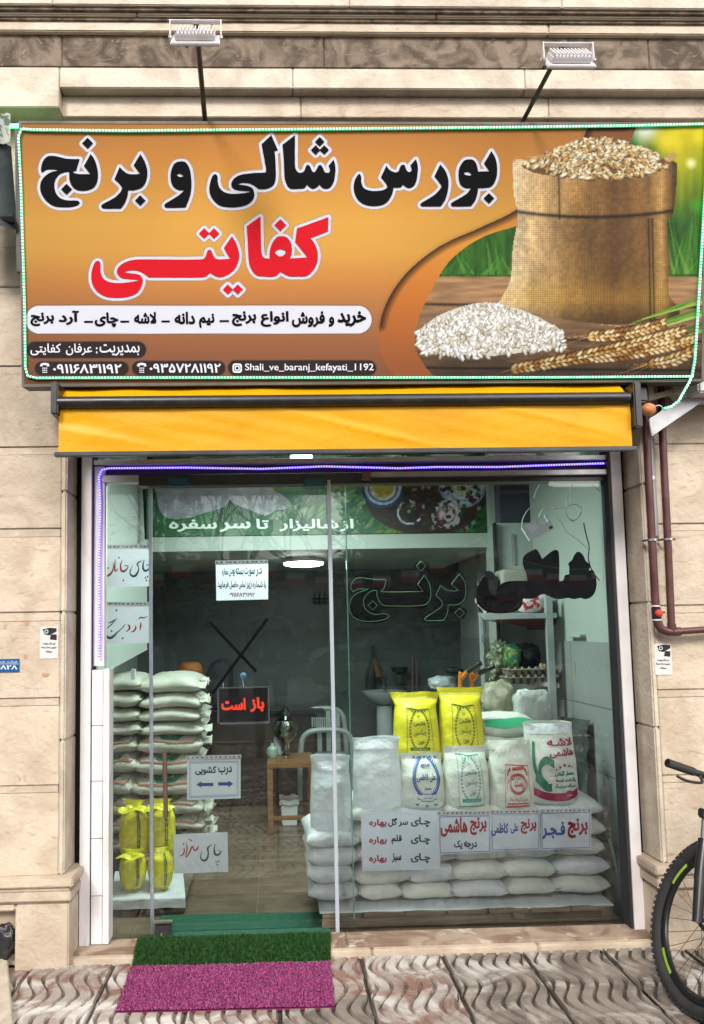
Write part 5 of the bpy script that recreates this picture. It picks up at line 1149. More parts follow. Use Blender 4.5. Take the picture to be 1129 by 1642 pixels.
MB().lathe(c, [(.04, 0), (.02, .03), (.03, .09), (.085, .15), (.10, .21), (.08, .27), (.03, .30), (.04, .34), (.008, .38)], 24).part('body', mat('chrome_dark', (.32, .34, .33), .08, 1), sm, smooth=True); MB().tube([c+Vector((.02, -.09, .12)), c+Vector((.02, -.14, .11)), c+Vector((.02, -.14, .07))], .008, 8).part('tap', M_steel, sm)
kt = thing('tea_pot', 'small pale green teapot at the left of the samovar', 'teapot', vt(437, 1222, 1.9)); c = Vector((at(437, 1222, 2.2).x, 2.18, zt_)); MB().lathe(c, [(.03, 0), (.045, .03), (.04, .07), (.015, .09), (.012, .11)], 16).part('pot', mat('pale_green_enamel', (.3, .42, .34), .2), kt, smooth=True)
gl_ = thing('glass_jar', 'clear glass jar beside the teapot', 'jar', vt(447, 1215, 2.1)); MB().lathe(Vector((at(446, 1215, 2.35).x, 2.35, zt_)), [(.035, 0), (.035, .12), (.025, .15)], 14).part('jar', M_por, gl_, smooth=True)
M_bin = mat('white_bin_plastic', (.66, .70, .70), .35); bn = thing('waste_bin', 'white plastic bin with a bag under the small table', 'bin', vt(470, 1309, 1.85)); x0, x1, z0, z1 = rect(450, 1270, 478, 1309, 2.15); cx = (x0+x1)/2; w = (x1-x0)/2
MB().quadbox([(cx-w*.82, 2.16, FZ), (cx+w*.82, 2.16, FZ), (cx+w*.82, 2.29, FZ), (cx-w*.82, 2.29, FZ), (cx-w, 2.15, FZ+z1-z0), (cx+w, 2.15, FZ+z1-z0), (cx+w, 2.31, FZ+z1-z0), (cx-w, 2.31, FZ+z1-z0)]).part('body', M_bin, bn, bevel=.004); MB().grid(24, 2, lambda u, v: (cx+(w*1.12)*max(-1, min(1, 1.4*math.cos(2*math.pi*u))), 2.23+.095*max(-1, min(1, 1.4*math.sin(2*math.pi*u))), FZ+z1-z0+.015-.035*v+.008*math.sin(u*40)), True).part('bag_rim', M_bin, bn)
ch = thing('plastic_chair', 'white moulded plastic armchair at the back of the shop', 'chair', vt(522, 1290, 2.4)); M_ch = mat('chair_plastic', (.33, .38, .35), .4)
c = at(524, 1240, 2.7); zt0 = FZ
def arch(y, w, h, r): return spline([(c.x-w, y, zt0), (c.x-w*.95, y, zt0+h*.7), (c.x-w*.75, y, zt0+h*.95), (c.x, y, zt0+h), (c.x+w*.75, y, zt0+h*.95), (c.x+w*.95, y, zt0+h*.7), (c.x+w, y, zt0)])
MB().tube(arch(2.62, .23, .66, .02), .022, 8).part('front_frame', M_ch, ch, smooth=True); MB().tube(arch(2.98, .20, .80, .02), .022, 8).part('back_frame', M_ch, ch, smooth=True)
MB().box(c.x-.2, c.x+.2, 2.62, 2.98, zt0+.40, zt0+.425).part('seat', M_ch, ch, bevel=.01)
for s in (-.12, -.04, .04, .12): MB().box(c.x+s-.02, c.x+s+.02, 2.965, 2.98, zt0+.43, zt0+.78).part('back_slat', M_ch, ch)
# wall rack of hooks and orange bundle
blob('orange_bag', 'orange bag lying behind the left sack stack', 'bag', (284, 1062, 322, 1095), 2.2, .12, mat('orange_cloth', (.30, .10, .015), .6), 31, .12)
blob('black_jacket', 'dark jacket hung in the shadow behind the crossed bars', 'jacket', (330, 1060, 372, 1140), 2.6, .1, mat('navy_cloth', (.012, .014, .02), .8), 32, .2)
gd_ = thing('wall_grille', 'small dark wire grille on the back wall', 'grille', vt(516, 965, 3.3))
for y in (960, 966): MB().tube([at(500, y, 3.35), at(531, y, 3.35)], .006, 5).part('wire', M_black, gd_)
for x in (504, 512, 520, 528): MB().tube([at(x, 950, 3.35), at(x, 970, 3.35)], .005, 5).part('wire', M_black, gd_)
# ================================================================ SACKS
def pillow(L, Wd, T, seed, tied=False, sag=.0):
    """lying sack: X length, Y depth, Z thickness, origin at the centre of its underside"""
    nu, nv = 26, 14; mb = MB(); rr = random.Random(seed); k1 = rr.uniform(-.5, .5)
    def pt(u, v, s):
        a = 2*u-1; b = 2*v-1
        x = L/2*a*(1-.055*(1-b*b)); y = Wd/2*b*(1-.06*(1-a*a)-.03*abs(a)**6)
        h = (max(0, 1-abs(a)**3.2)*max(0, 1-abs(b)**2.6))**.5
        n = noise.noise(Vector((a*1.6+seed, b*1.6, s*3)))
        wr = .09*noise.noise(Vector((a*6+seed, b*3, s)))*(abs(a)**2+.35)+.05*abs(noise.noise(Vector((a*11+seed, b*7+a*3, s))))
        z = T/2+s*T/2*h*(1+.16*n+wr) + (1-h)*T*.06*math.sin(a*4+seed) - sag*a*a
        if s < 0: z = max(z, .0+T*.03*(1+n))*1.0
        if s > 0: z = min(z, T*(1.0+.05*n))
        return (x, y, z)
    mb.grid(nu, nv, lambda u, v: pt(u, v, 1)); mb.grid(nu, nv, lambda u, v: pt(u, v, -1))
    top = pt
    me = mb.mesh('sack_body', None)
    bm = bmesh.new(); bm.from_mesh(me); bmesh.ops.remove_doubles(bm, verts=bm.verts, dist=.0004); bmesh.ops.recalc_face_normals(bm, faces=bm.faces)
    for f in bm.faces: f.smooth = True
    bm.to_mesh(me); bm.free(); return me, pt
def lying(label, box, Y, d, m, seed, tied=False, group='white sacks stacked on the pallet', rot=0, prints=None, over=.06, lift=.0, sag=0):
    x0, x1, z0, z1 = rect(*box, Y); L = (x1-x0)*(1+over); T = (z1-z0)*(1.12)
    me, pt = pillow(L, d, T, seed, tied, sag); me.materials.append(m)
    t = thing('rice_sack', label, 'sack', ((x0+x1)/2, Y+d/2, z0-T*.04+lift), group); t.rotation_euler = (0, rot, random.Random(seed).uniform(-.05, .05))
    linkl('sack_body', me, t)
    # stitched seam flap running along one end
    e = MB(); s = 1 if seed % 2 else -1
    def flap(u, v): p = pt(.0 if s < 0 else 1., u, 1); return (p[0]+s*(.012+.010*noise.noise(Vector((u*6, seed, 0))))*v, p[1]*(1-.0*v), p[2]+.006*noise.noise(Vector((u*9, seed, v))))
    e.grid(10, 1, flap); linkl('end_seam', e.mesh('end_seam', m, smooth='all'), t)
    if tied:
        k = MB()
        for q in range(3):
            a = random.Random(seed*7+q); oy = a.uniform(-d*.42, -d*.1); p = Vector((L/2*.93, oy, T*a.uniform(.35, .7)))
            k.grid(5, 4, lambda u, v: tuple(p+Vector((.055*v, (u-.5)*.07*(1-.4*v+.9*v*v)-.0, .012*math.sin(u*9+q)+.02*(v-.5)*a.uniform(-1, 1)+(u-.5)*.03))))
        linkl('gathered_end', k.mesh('gathered_end', m, smooth='all'), t)
    if prints: prints(t, pt, L, d, T)
    return t
def onface(t, name, vf, fn, m, label=None):
    mb = MB(); mb.add(vf, fn); return linkl(name, mb.mesh(name, m), t, label)
def subdiv(vf, mx=.02):
    v, f = vf; bm = bmesh.new(); V_ = [bm.verts.new(p) for p in v]
    for q in f:
        try: bm.faces.new([V_[i] for i in q])
        except ValueError: pass
    for _ in range(3):
        es = [e for e in bm.edges if e.calc_length() > mx]
        if not es: break
        bmesh.ops.subdivide_edges(bm, edges=es, cuts=1); bmesh.ops.triangulate(bm, faces=bm.faces)
    bm.verts.index_update(); out = ([tuple(p.co) for p in bm.verts], [tuple(p.index for p in q.verts) for q in bm.faces]); bm.free(); return out
# pallet with cloth
wood = mat('old_pallet_wood', (.13, .095, .055), .8, n=(5, (.06, .045, .03), .4, .65, 8), wear=(10, (.22, .17, .11), .5, .7, (.25, 3, 3), 1), bump=(40, .5, (1, 8, 8)))
pal = thing('wooden_pallet', 'weathered wooden pallet under the white sack pile', 'pallet', vt(740, 1492, .12))
x0, x1 = at(516, 1470, .09).x, at(983, 1460, .09).x; zA = at(740, 1460, .09).z; zB = FZ+.002
for i in range(7): MB().box(x0+(x1-x0)*i/7+.004, x0+(x1-x0)*(i+1)/7-.008, .09, .85, zA-.02, zA).part('deck_board', wood, pal, bevel=.002)
xm = at(820, 1470, .09).x
MB().box(x0, xm, .085, .098, zB+.004, zA-.022).part('front_board', wood, pal, bevel=.004)
for a in (xm+.015, x1-.06): MB().box(a, a+.055, .09, .2, zB+.02, zA-.022).part('block', wood, pal, bevel=.004)
MB().box(xm+.002, x1, .09, .19, zB, zB+.018).part('bottom_board', wood, pal, bevel=.002)
for yy in (.45, .78): MB().box(x0, x1, yy, yy+.06, zB, zA-.022).part('bearer', wood, pal)
cl = thing('white_sheet', 'white plastic sheet between the pallet and the sacks', 'sheet', vt(740, 1450, .08))
def shfn(u, v):
    x = x0-.01+(x1-x0+.02)*u; w = .006*noise.noise(Vector((x*9, v*2, 0)))
    if v < .5: return (x, .100+w*.5, zA+.004-(.5-v)*2*(.004+.014*noise.noise(Vector((x*5, 0, 4)))))
    return (x, .108+(v-.5)*1.5, zA+.004)
MB().grid(90, 8, shfn).part('sheet', M_sackc, cl, smooth='all')
ROWS = [
 [(494,1421,577,1455),(578,1422,647,1453),(646,1420,734,1452),(730,1417,820,1449),(811,1413,893,1445),(888,1409,984,1442)],
 [(492,1389,570,1428),(569,1391,660,1430),(650,1389,737,1426),(726,1385,813,1422),(805,1381,896,1417),(887,1378,981,1413)],
 [(491,1363,575,1400),(568,1359,655,1394),(648,1356,737,1393),(729,1353,817,1389),(808,1349,893,1385),(884,1345,976,1381)],
 [None,(566,1325,652,1361),(645,1323,730,1358),(722,1320,806,1356),(798,1317,882,1352),(876,1313,975,1350)],
 [None,(563,1290,648,1327),(640,1288,722,1325),(715,1287,792,1322),(786,1285,866,1320),(858,1281,971,1318)]]
pos = ['left end', 'second from left', 'third from left', 'third from right', 'second from right', 'right end']
rown = ['bottom row', 'second row up', 'third row up', 'fourth row up', 'top row']
k = 0
for j, row in enumerate(ROWS):
    for i, b in enumerate(row):
        if not b: continue
        lying(f'plump white rice sack, {rown[j]} of the window pile, {pos[i]}', b, .13+.015*((i*7+j*3) % 3), .50, M_sackc if (i+j) % 3 == 0 or i == 0 else M_sack, 11+k, over=.05 if i else .0); k += 1
lying('white sack lying under the tall open sack at the left of the pile', (491,1330,575,1369), .12, .5, M_sackc, 77)
# green tape line on the top-row sacks
# standing sacks
def upright(label, box, Y, dp, m, seed, top='open', flare=.0, prints=None, group=None, tilt=0, cuff=None, cm=None, waist=0, plump=False):
    x0, x1, z0, z1 = rect(*box, Y); cx = (x0+x1)/2; H = z1-z0; Wd = (x1-x0)
    t = thing('standing_sack', label, 'sack', (cx, Y+dp/2, z0), group); t.rotation_euler = (0, tilt, random.Random(seed).uniform(-.12, .12))
    N = 2.1 if plump else 2.7
    def prof(v):   # half width, half depth
        w = Wd/2*np.interp(v, [0, .04, .15, .5, .8, .92, 1], [.90, .98, 1.0, .97-waist, .90-waist*1.5+flare*.3, .92+flare-waist*.5, .96+flare])
        if plump: w = Wd/2*np.interp(v, [0, .06, .2, .45, .7, .85, .92, 1], [.45, .68, .88, 1.0, .96, .70, .50, .80]); return w, dp/2*np.interp(v, [0, .1, .4, .75, .9, 1], [.4, .8, 1, .9, .4, .2])
        if top == 'closed': d = dp/2*np.interp(v, [0, .05, .2, .6, .82, .90, 1], [.8, .95, 1, .92, .5, .06, .03])
        else: d = dp/2*np.interp(v, [0, .05, .2, .6, .85, 1], [.8, .95, 1, .9, .62, .42])
        return w, d
    def surf(th, v, off=0):
        w, d = prof(v); c, s = math.cos(th), math.sin(th); x = w*math.copysign(abs(c)**(2/N), c); y = d*math.copysign(abs(s)**(2/N), s)
        nz = noise.noise(Vector((x*9+seed, y*6, v*H*7)))*.011 + (noise.noise(Vector((x*24+seed, y*9, v*H*22)))-abs(noise.noise(Vector((x*14+v*3, seed, v*H*16)))))*.005*(1 if v < .8 else 2)
        wob = noise.noise(Vector((x*11+seed, y*11, 0)))*.05*max(0, v-.85)/.15
        y2 = y*(1+(nz+off)*(1/max(d, .02))); z = H*(v+wob*.35)
        if v > .8: y2 += .012*noise.noise(Vector((x*16, seed, v*5)))*(v-.8)/.2
        return (x*(1+nz*2), y2, z)
    body = MB().grid(40, 30, lambda u, v: surf(2*math.pi*u, v), True)
    linkl('sack_body', body.mesh('sack_body', m, smooth='all'), t)
    if top == 'open':
        inn = MB().grid(30, 4, lambda u, v: tuple(Vector(surf(2*math.pi*u, 1-.10*v))*Vector((1, 1, 1)) if False else (surf(2*math.pi*u, 1-.1*v)[0]*.97, surf(2*math.pi*u, 1-.1*v)[1]*.94, surf(2*math.pi*u, 1-.1*v)[2]-.002)), True)
        linkl('sack_mouth', inn.mesh('sack_mouth', m, smooth='all'), t)
    if cuff:
        cf = MB().grid(40, 4, lambda u, v: surf(2*math.pi*u, cuff+(1-cuff)*v*1.005, .004), True); linkl('folded_cuff', cf.mesh('folded_cuff', cm or m, smooth='all'), t)
    if top == 'closed':
        ln = MB().tube([surf(-math.pi*(.03+.94*i/14), .90, .003) for i in range(15)], .0012, 4); linkl('stitch_line', ln.mesh('stitch_line', M_thread), t)
    def face(x, z, off=.0035):   # x in -1..1 of half width at that height, z in 0..1
        v = min(max(z, 0), 1); w, d = prof(v); q = min(abs(x), .985); c = math.copysign(q**(N/2), x); th = -math.acos(c)
        p = surf(th, v, off); return p
    if prints: prints(t, face, Wd, H)
    return t
def P(t, face, name, vf, m): return onface(t, name, subdiv(vf, .07), lambda x, y, z: face(x, y), m)
def scale_text(s, x0, y0, x1, y1, bold=.03):   # y up in 0..1
    return text_geo(s, x0, y0, x1, y1, bold)
def wreath(cx, cy, rx, ry, n=13, lf=.05, a0=.25, a1=1.0):
    v = []; f = []
    for sd in (-1, 1):
        for i in range(n):
            a = math.pi*(a0*.5+(1-a0*.5-.16)*i/(n-1)); x = cx+sd*rx*math.sin(a); y = cy+ry*math.cos(a)
            for q in (-1, 1):
                dx, dy = sd*math.cos(a)*-1, math.sin(a); L = lf; nx, ny = q*sd*.6*lf, 0
                o = len(v); v += [(x, y, 0), (x+nx*1.1+dx*L*.2, y+lf*.28, 0), (x+nx*1.3, y+lf*.75, 0), (x+nx*.1, y+lf*.45, 0)]; f.append((o, o+1, o+2, o+3))
    return v, f
def hashemi(ink, pale, low=0.0, yb=.80):
    def fn(t, face, Wd, H):
        k = H/Wd*2   # keeps symbols round: x unit is half width
        y0, y1 = low+.03, yb
        sx = lambda q: q
        P(t, face, 'printed_frame', line2([(-.50, y0), (.62, y0), (.58, y1-.02), (.05, y1-.035), (-.50, y1)], .018, True, .1), ink)
        g = lambda a: y0+(y1-y0)*a
        def st(x, y, r): v, f = star(0, 0, r); return [(x+p[0], y+p[1]/k*1.0, 0) for p in v], f
        v = []; f = []
        for i in range(5): a, b = st(-.24+i*.145, g(.925), .05); o = len(v); v += a; f += [tuple(j+o for j in q) for q in b]
        P(t, face, 'printed_stars', (v, f), ink)
        P(t, face, 'printed_word', scale_text('هاشمی', -.20, g(.60), .32, g(.72)), ink)
        P(t, face, 'printed_word', scale_text('برنج', -.04, g(.77), .10, g(.86), .01), ink)
        P(t, face, 'printed_word', scale_text('چیکسون', -.20, g(.38), .34, g(.54), .01), ink)
        P(t, face, 'printed_word', scale_text('نوین', -.04, g(.20), .22, g(.32), .02), ink)
        P(t, face, 'printed_wreath', wreath(.05, g(.5), .42, (y1-y0)*.42, 14, .06), ink)
        P(t, face, 'printed_ribbon', ([(-.36, g(.08), 0), (.46, g(.08), 0), (.46, g(.15), 0), (-.36, g(.15), 0)], [(0, 1, 2, 3)]), ink)
        P(t, lambda x, y: face(x, y, .0048), 'printed_word', scale_text('برنج اصل ایرانی', -.26, g(.095), .36, g(.135), .01), pale)
    return fn
I_dg = mat('dark_green_print', (.06, .10, .012), .5); I_teal = mat('teal_print', (.03, .32, .30), .5); I_bl = mat('blue_print', (.03, .14, .42), .5); I_rd = mat('red_print', (.50, .05, .04), .5); I_mar = mat('maroon_print', (.30, .015, .07), .5); I_gr = mat('green_print', (.01, .16, .10), .5); I_or = mat('ear_print', (.55, .33, .02), .5)
G5 = 'printed sacks standing on the pile'
upright('blank tall white sack with open top at the far left of the pile', (498,1216,567,1336), .16, .2, M_sackc, 3, 'open', group=G5, cuff=.82)
upright('blank white open sack standing second from left on the pile', (568,1187,648,1301), .16, .2, M_sackc, 5, 'open', .03, group=G5, cuff=.86)
def p_blue(t, face, Wd, H):
    k = H/Wd*2
    def st(x, y, r): v, f = star(0, 0, r); return [(x+p[0], y+p[1]/k, 0) for p in v], f
    v = []; f = []
    for x, y, r in [(-.36+i*.26, .95, .085) for i in range(5)]+[(.12, .06, .085)]: a, b = st(x, y-.03 if y > .5 else y, r); o = len(v); v += a; f += [tuple(j+o for j in q) for q in b]
    P(t, face, 'printed_stars', (v, f), I_bl)
    P(t, face, 'printed_word', scale_text('برنج', -.08, .76, .36, .84, .04), I_bl); P(t, face, 'printed_word', scale_text('علی کاظمی', -.30, .50, .58, .66, .04), I_bl); P(t, face, 'printed_word', scale_text('معطر', .02, .34, .34, .42, .03), I_bl)
    P(t, face, 'printed_wreath', wreath(.14, .55, .56, .34, 16, .11), I_bl)
    P(t, face, 'printed_ribbon', line2([(-.30, .20), (-.14, .18), (-.10, .15), (.40, .15), (.44, .18), (.58, .20), (.52, .25), (.58, .29), (.42, .28), (-.12, .28), (-.30, .29), (-.22, .25)], .016, True), I_bl)
    P(t, face, 'printed_word', scale_text('تحفه گیلان', -.04, .18, .36, .25, .01), I_bl)
    for sgn in (-.30, .50): P(t, face, 'printed_scroll', line2([(sgn-.08, .10), (sgn, .07), (sgn+.08, .10)], .03), I_bl)
upright('white sack with blue star and laurel print reading برنج علی کاظمی', (645,1212,718,1298), .14, .2, M_sack, 8, 'closed', .0, p_blue, G5)
upright('white sack with teal framed laurel print between the blue and red printed sacks', (716,1200,791,1298), .14, .2, M_sack, 10, 'closed', .0, hashemi(I_teal, M_sack, .02, .88), G5)
def p_red(t, face, Wd, H):
    k = H/Wd*2
    P(t, face, 'printed_frame', line2([(-.45, .04), (.72, .06), (.66, .64), (-.45, .66)], .018, True, .1), I_rd)
    P(t, face, 'printed_ribbon', ([(-.12, .57, 0), (.46, .59, 0), (.46, .64, 0), (-.12, .62, 0)], [(0, 1, 2, 3)]), I_rd)
    for r in (.40, .34): P(t, face, 'printed_ring', line2([(.14+r*math.cos(a*math.pi/12), .38+r/k*math.sin(a*math.pi/12)*1.1) for a in range(24)], .022, True), I_rd)
    P(t, face, 'printed_ring', line2([(-.10+.09*math.cos(a*math.pi/6), .47+.09/k*math.sin(a*math.pi/6)) for a in range(12)], .02, True), I_rd)
    P(t, face, 'printed_word', scale_text('برنج', .04, .43, .26, .49, .02), I_rd); P(t, face, 'printed_word', scale_text('پسند', -.06, .30, .38, .42, .03), I_rd); P(t, face, 'printed_word', scale_text('محصول شالیزارهای شمال', -.28, .12, .58, .20, .012), I_rd)
    for y in (.055, .09): P(t, face, 'printed_ribbon', line2([(-.38, y), (.64, y+.01)], .02, False, .1), I_rd)
    for x0_, s in ((-.36, 1), (.60, -1)): P(t, face, 'printed_leaf', line2([(x0_, .50), (x0_+s*.06, .57), (x0_+s*.14, .60)], .05), I_rd); P(t, face, 'printed_leaf', line2([(x0_, .30), (x0_+s*-.0, .38), (x0_+s*.08, .44)], .02), I_rd)
upright('white sack with red circular emblem and crumpled loose top', (790,1189,861,1300), .14, .19, M_sack, 12, 'open', .10, p_red, G5, tilt=.02, waist=.02)
def p_big(t, face, Wd, H):
    k = H/Wd*2
    P(t, face, 'printed_word', scale_text('لاشـه', -.22, .72, .86, .82, .045), I_mar); P(t, face, 'printed_word', scale_text('هاشمی', -.16, .575, .86, .69, .045), I_mar)
    def st(x, y, r): v, f = star(0, 0, r); return [(x+p[0], y+p[1]/k, 0) for p in v], f
    v = []; f = []
    for i, (x, y) in enumerate([(.05, .435), (.20, .465), (.38, .485), (.56, .475), (.68, .46)]): a, b = st(x, y, (.05, .075, .09, .075, .05)[i]); o = len(v); v += a; f += [tuple(j+o for j in q) for q in b]
    P(t, face, 'printed_stars', (v, f), I_mar)
    for s, a, b, y0, y1 in (('معطر گیلان', -.02, .76, .35, .42), ('پاک شده توسط', .0, .80, .27, .33), ('دستگاه سورتینگ', -.04, .80, .20, .26)): P(t, face, 'printed_word', scale_text(s, a, y0, b, y1, .04), I_gr)
    P(t, face, 'printed_ear', stroke([(-.72, .34, .015), (-.55, .27, .04), (-.35, .22, .045), (-.15, .215, .01)]), I_gr)
    P(t, face, 'printed_ear', stroke([(-.30, .23, .01), (-.52, .33, .03), (-.56, .45, .03), (-.44, .53, .035), (-.24, .55, .035), (-.02, .50, .01)]), I_gr); P(t, face, 'printed_ear', stroke([(-.50, .27, .02), (-.70, .42, .04), (-.76, .6, .03), (-.74, .78, .01)]), I_gr)
    P(t, face, 'printed_band', stroke([(-.80, .16, .09), (-.4, .11, .085), (.1, .09, .08), (.55, .11, .085), (.85, .15, .09)]), I_mar)
    P(t, face, 'printed_seal', ([(.50+.17*math.cos(a*math.pi/8), .12+.17/k*math.sin(a*math.pi/8), 0) for a in range(16)], [tuple(range(16))]), I_mar)
    P(t, lambda x, y: face(x, y, .005), 'printed_word', scale_text('هاشمی', .40, .10, .60, .135, .02), M_sack)
upright('big white sack with maroon لاشه هاشمی lettering and turned down cuff at the right', (853,1162,936,1291), .13, .24, M_sack, 14, 'open', -.01, p_big, G5, tilt=-.015, cuff=.87, cm=M_sackc, waist=-.02)
gy = 'yellow sacks standing behind the white printed ones'
upright('left of the two bright yellow standing sacks, behind the blue printed sack', (634,1112,711,1222), .36, .22, M_yel, 16, 'closed', .10, hashemi(I_dg, M_yel, .08, .78), gy, waist=.04)
upright('right of the two bright yellow standing sacks, behind the teal printed sack', (710,1104,783,1222), .36, .22, M_yel, 18, 'closed', .08, hashemi(I_dg, M_yel, .08, .78), gy, waist=.02)
# sacks supporting them, and the pile behind
for b, n in (((640,1216,718,1256), 'left'), ((712,1216,792,1256), 'right')):
    lying(f'white sack mostly hidden under the {n} yellow sack', b, .40, .45, M_sack, 60+len(n), group='hidden sacks of the rear pile'); 
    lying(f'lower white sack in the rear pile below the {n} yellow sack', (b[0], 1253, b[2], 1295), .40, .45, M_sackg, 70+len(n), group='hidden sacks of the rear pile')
def p_gband(t, pt, L, d, T):
    mb = MB().grid(20, 4, lambda u, v: (pt(.06+.88*u, .0+.10*v, 1)[0], pt(.06+.88*u, .0+.10*v, 1)[1]-.004, pt(.06+.88*u, .0+.10*v, 1)[2]+.003)); linkl('green_band', mb.mesh('green_band', mat('green_stripe', (.02, .33, .15), .45), smooth='all'), t)
gr_ = 'sacks piled behind the right standing sacks'
lying('white sack with a broad green stripe lying on top of the rear right pile', (776,1150,866,1186), .42, .4, M_sack, 81, group=gr_, prints=p_gband)
lying('rounded white sack under the green striped one, left of two', (772,1184,822,1222), .40, .4, M_sack, 82, group=gr_); lying('rounded white sack under the green striped one, right of two', (818,1186,870,1222), .40, .4, M_sack, 83, group=gr_)
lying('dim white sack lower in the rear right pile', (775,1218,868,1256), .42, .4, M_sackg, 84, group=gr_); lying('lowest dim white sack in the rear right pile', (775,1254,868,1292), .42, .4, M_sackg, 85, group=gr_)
# ---- left stacks
def p_lbl(t, pt, L, d, T):
    def fr_(x, y, off=.003):
        p = pt(.5+x*.5, .5*(1-y) if False else y, 1); return (p[0], p[1]-.002, p[2]+off)
    P_ = [(-.78, .30), (-.80, .07), (-.70, .03), (.0, .025), (.70, .03), (.80, .07), (.80, .30)]
    onface(t, 'printed_border', subdiv(line2(P_, .018, False, .1), .1), lambda x, y, z: fr_(x, y), mat('dull_red_print', (.30, .10, .06), .5))
    v, f = text_geo('دُم سیاه', -.42, .10, .42, .22, .04); onface(t, 'printed_word', (v, f), lambda x, y, z: fr_(x, y), I_gr)
    onface(t, 'printed_leaf', subdiv(stroke([(-.50, .30, .01), (-.2, .085, .045), (.2, .085, .045), (.5, .28, .01)]), .1), lambda x, y, z: fr_(x, y), I_gr)
    onface(t, 'printed_emblem', star(-.62, .16, .06), lambda x, y, z: fr_(x, y), I_rd)
LST = [(222,1083,318,1115),(220,1112,320,1140),(220,1137,321,1162),(219,1160,321,1185),(214,1180,320,1216),(208,1213,316,1250),(205,1248,322,1285),(206,1283,326,1315),(208,1312,328,1340),(210,1338,330,1366),(210,1364,330,1394)]
for i, b in enumerate(LST):
    n = len(LST)-i
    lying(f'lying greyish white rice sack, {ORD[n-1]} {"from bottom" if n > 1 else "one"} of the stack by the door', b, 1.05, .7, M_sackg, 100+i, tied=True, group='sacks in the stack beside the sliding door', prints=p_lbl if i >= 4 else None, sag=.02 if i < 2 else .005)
LS2 = [(150,1084,221,1112),(150,1111,220,1139),(150,1138,219,1163),(150,1162,219,1185),(148,1184,216,1215),(145,1213,213,1248),(140,1247,211,1284),(138,1282,210,1316),(138,1314,210,1346),(138,1344,208,1378)]
for i, b in enumerate(LS2):
    n = len(LS2)-i
    lying(f'grey white rice sack, {ORD[n-1]} {"from bottom" if n > 1 else "one"} of the stack behind the narrow pane', b, 1.0, .7, M_sackg, 140+i, group='sacks in the stack behind the narrow pane', prints=p_lbl if i >= 4 else None)
# small pallet with yellow mesh bags
sp2 = thing('small_pallet', 'low wooden pallet at the left, carrying yellow bags', 'pallet', vt(245, 1455, .35))
x0, x1 = at(190, 1450, .35).x, at(298, 1450, .35).x; zq = at(245, 1440, .35).z
MB().box(x0, x1, .35, .95, zq-.02, zq).part('deck_board', wood, sp2)
for a in (x0+.02, x1-.07, (x0+x1)/2): MB().box(a, a+.06, .36, .45, FZ, zq-.021).part('block', wood, sp2, bevel=.003)
c3 = thing('white_sheet', 'white cloth draped over the small pallet under the yellow bags', 'sheet', vt(245, 1430, .33))
def sf(u, v):
    x = x0-.02+(x1-x0+.04)*u
    if v < .4: return (x-.02, .335+.01*noise.noise(Vector((x*12, v*3, 2))), zq+.006-(.4-v)/.4*(.055+.02*noise.noise(Vector((x*8, 0, 0)))))
    return (x-.02-(v-.4)*.12, .335+(v-.4)*.8, zq+.006+.006*noise.noise(Vector((x*8, v*6, 0))))
MB().grid(40, 16, sf).part('cloth', M_sackc, c3, smooth='all')
def p_strip(t, face, Wd, H):
    P(t, face, 'printed_side_strip', ([(.42, .06, 0), (.62, .06, 0), (.62, .88, 0), (.42, .88, 0)], [(0, 1, 2, 3)]), I_dg)
    v, f = text_geo('برنج هاشمی', 0, 0, 1, 1, .03); P(t, lambda x, y: face(x, y, .005), 'printed_word', ([(.46+.12*p[1], .82-.68*p[0], 0) for p in v], f), M_yell)
gm = 'yellow mesh bags on the small pallet'
for lab, b, Y, s in (('upper left yellow mesh bag with knotted ruffled neck', (187,1286,236,1392), .50, 201), ('upper right yellow mesh bag beside the door handle', (233,1284,280,1386), .50, 203), ('lower left yellow mesh bag at the front of the small pallet', (188,1366,232,1432), .40, 205), ('lower right yellow mesh bag behind the چای ممتاز paper', (234,1362,276,1431), .40, 207)):
    t = upright(lab, b, Y, .12, M_yell, s, 'closed', .02, p_strip, gm, plump=True)
    x0_, x1_, z0_, z1_ = rect(*b, Y)
    if s < 207:
        w_ = (x1_-x0_); nk = MB().grid(28, 5, lambda u, v: ((.18+.34*v+.06*math.sin(u*31+s))*w_*math.cos(2*math.pi*u), (.10+.2*v)*w_*math.sin(2*math.pi*u)-.05, (z1_-z0_)*(.86+.10*v-.18*max(0, v-.5)+.03*math.sin(u*25+s))), True)
        linkl('ruffled_neck', nk.mesh('ruffled_neck', M_yell, smooth='all'), t)
# dark plastic sheet and grey hose against the right wall
dk = thing('dark_plastic_sheet', 'crinkled dark plastic sheet against the right wall behind the sacks', 'sheet', vt(975, 1350, .6)); M_dps = mat('dark_wrinkled_plastic', (.05, .06, .055), .3, bump=(14, 1.0), n=(6, (.09, .10, .09), .4, .7))
MB().grid(24, 30, lambda u, v: (XRw-.03-.10*(1-v)*(.6+.4*math.sin(u*5))-.03*abs(noise.noise(Vector((u*5, v*7, 0)))), .35+1.5*u, FZ+.02+.95*v*(1-.1*u))).part('sheet', M_dps, dk, smooth='all')
cable('grey plastic hose curving down at the right end of the pallet', [at(*p, .15) for p in ((978, 1345), (985, 1375), (993, 1410), (999, 1440), (998, 1462))], .010, M_rack, 'hose')
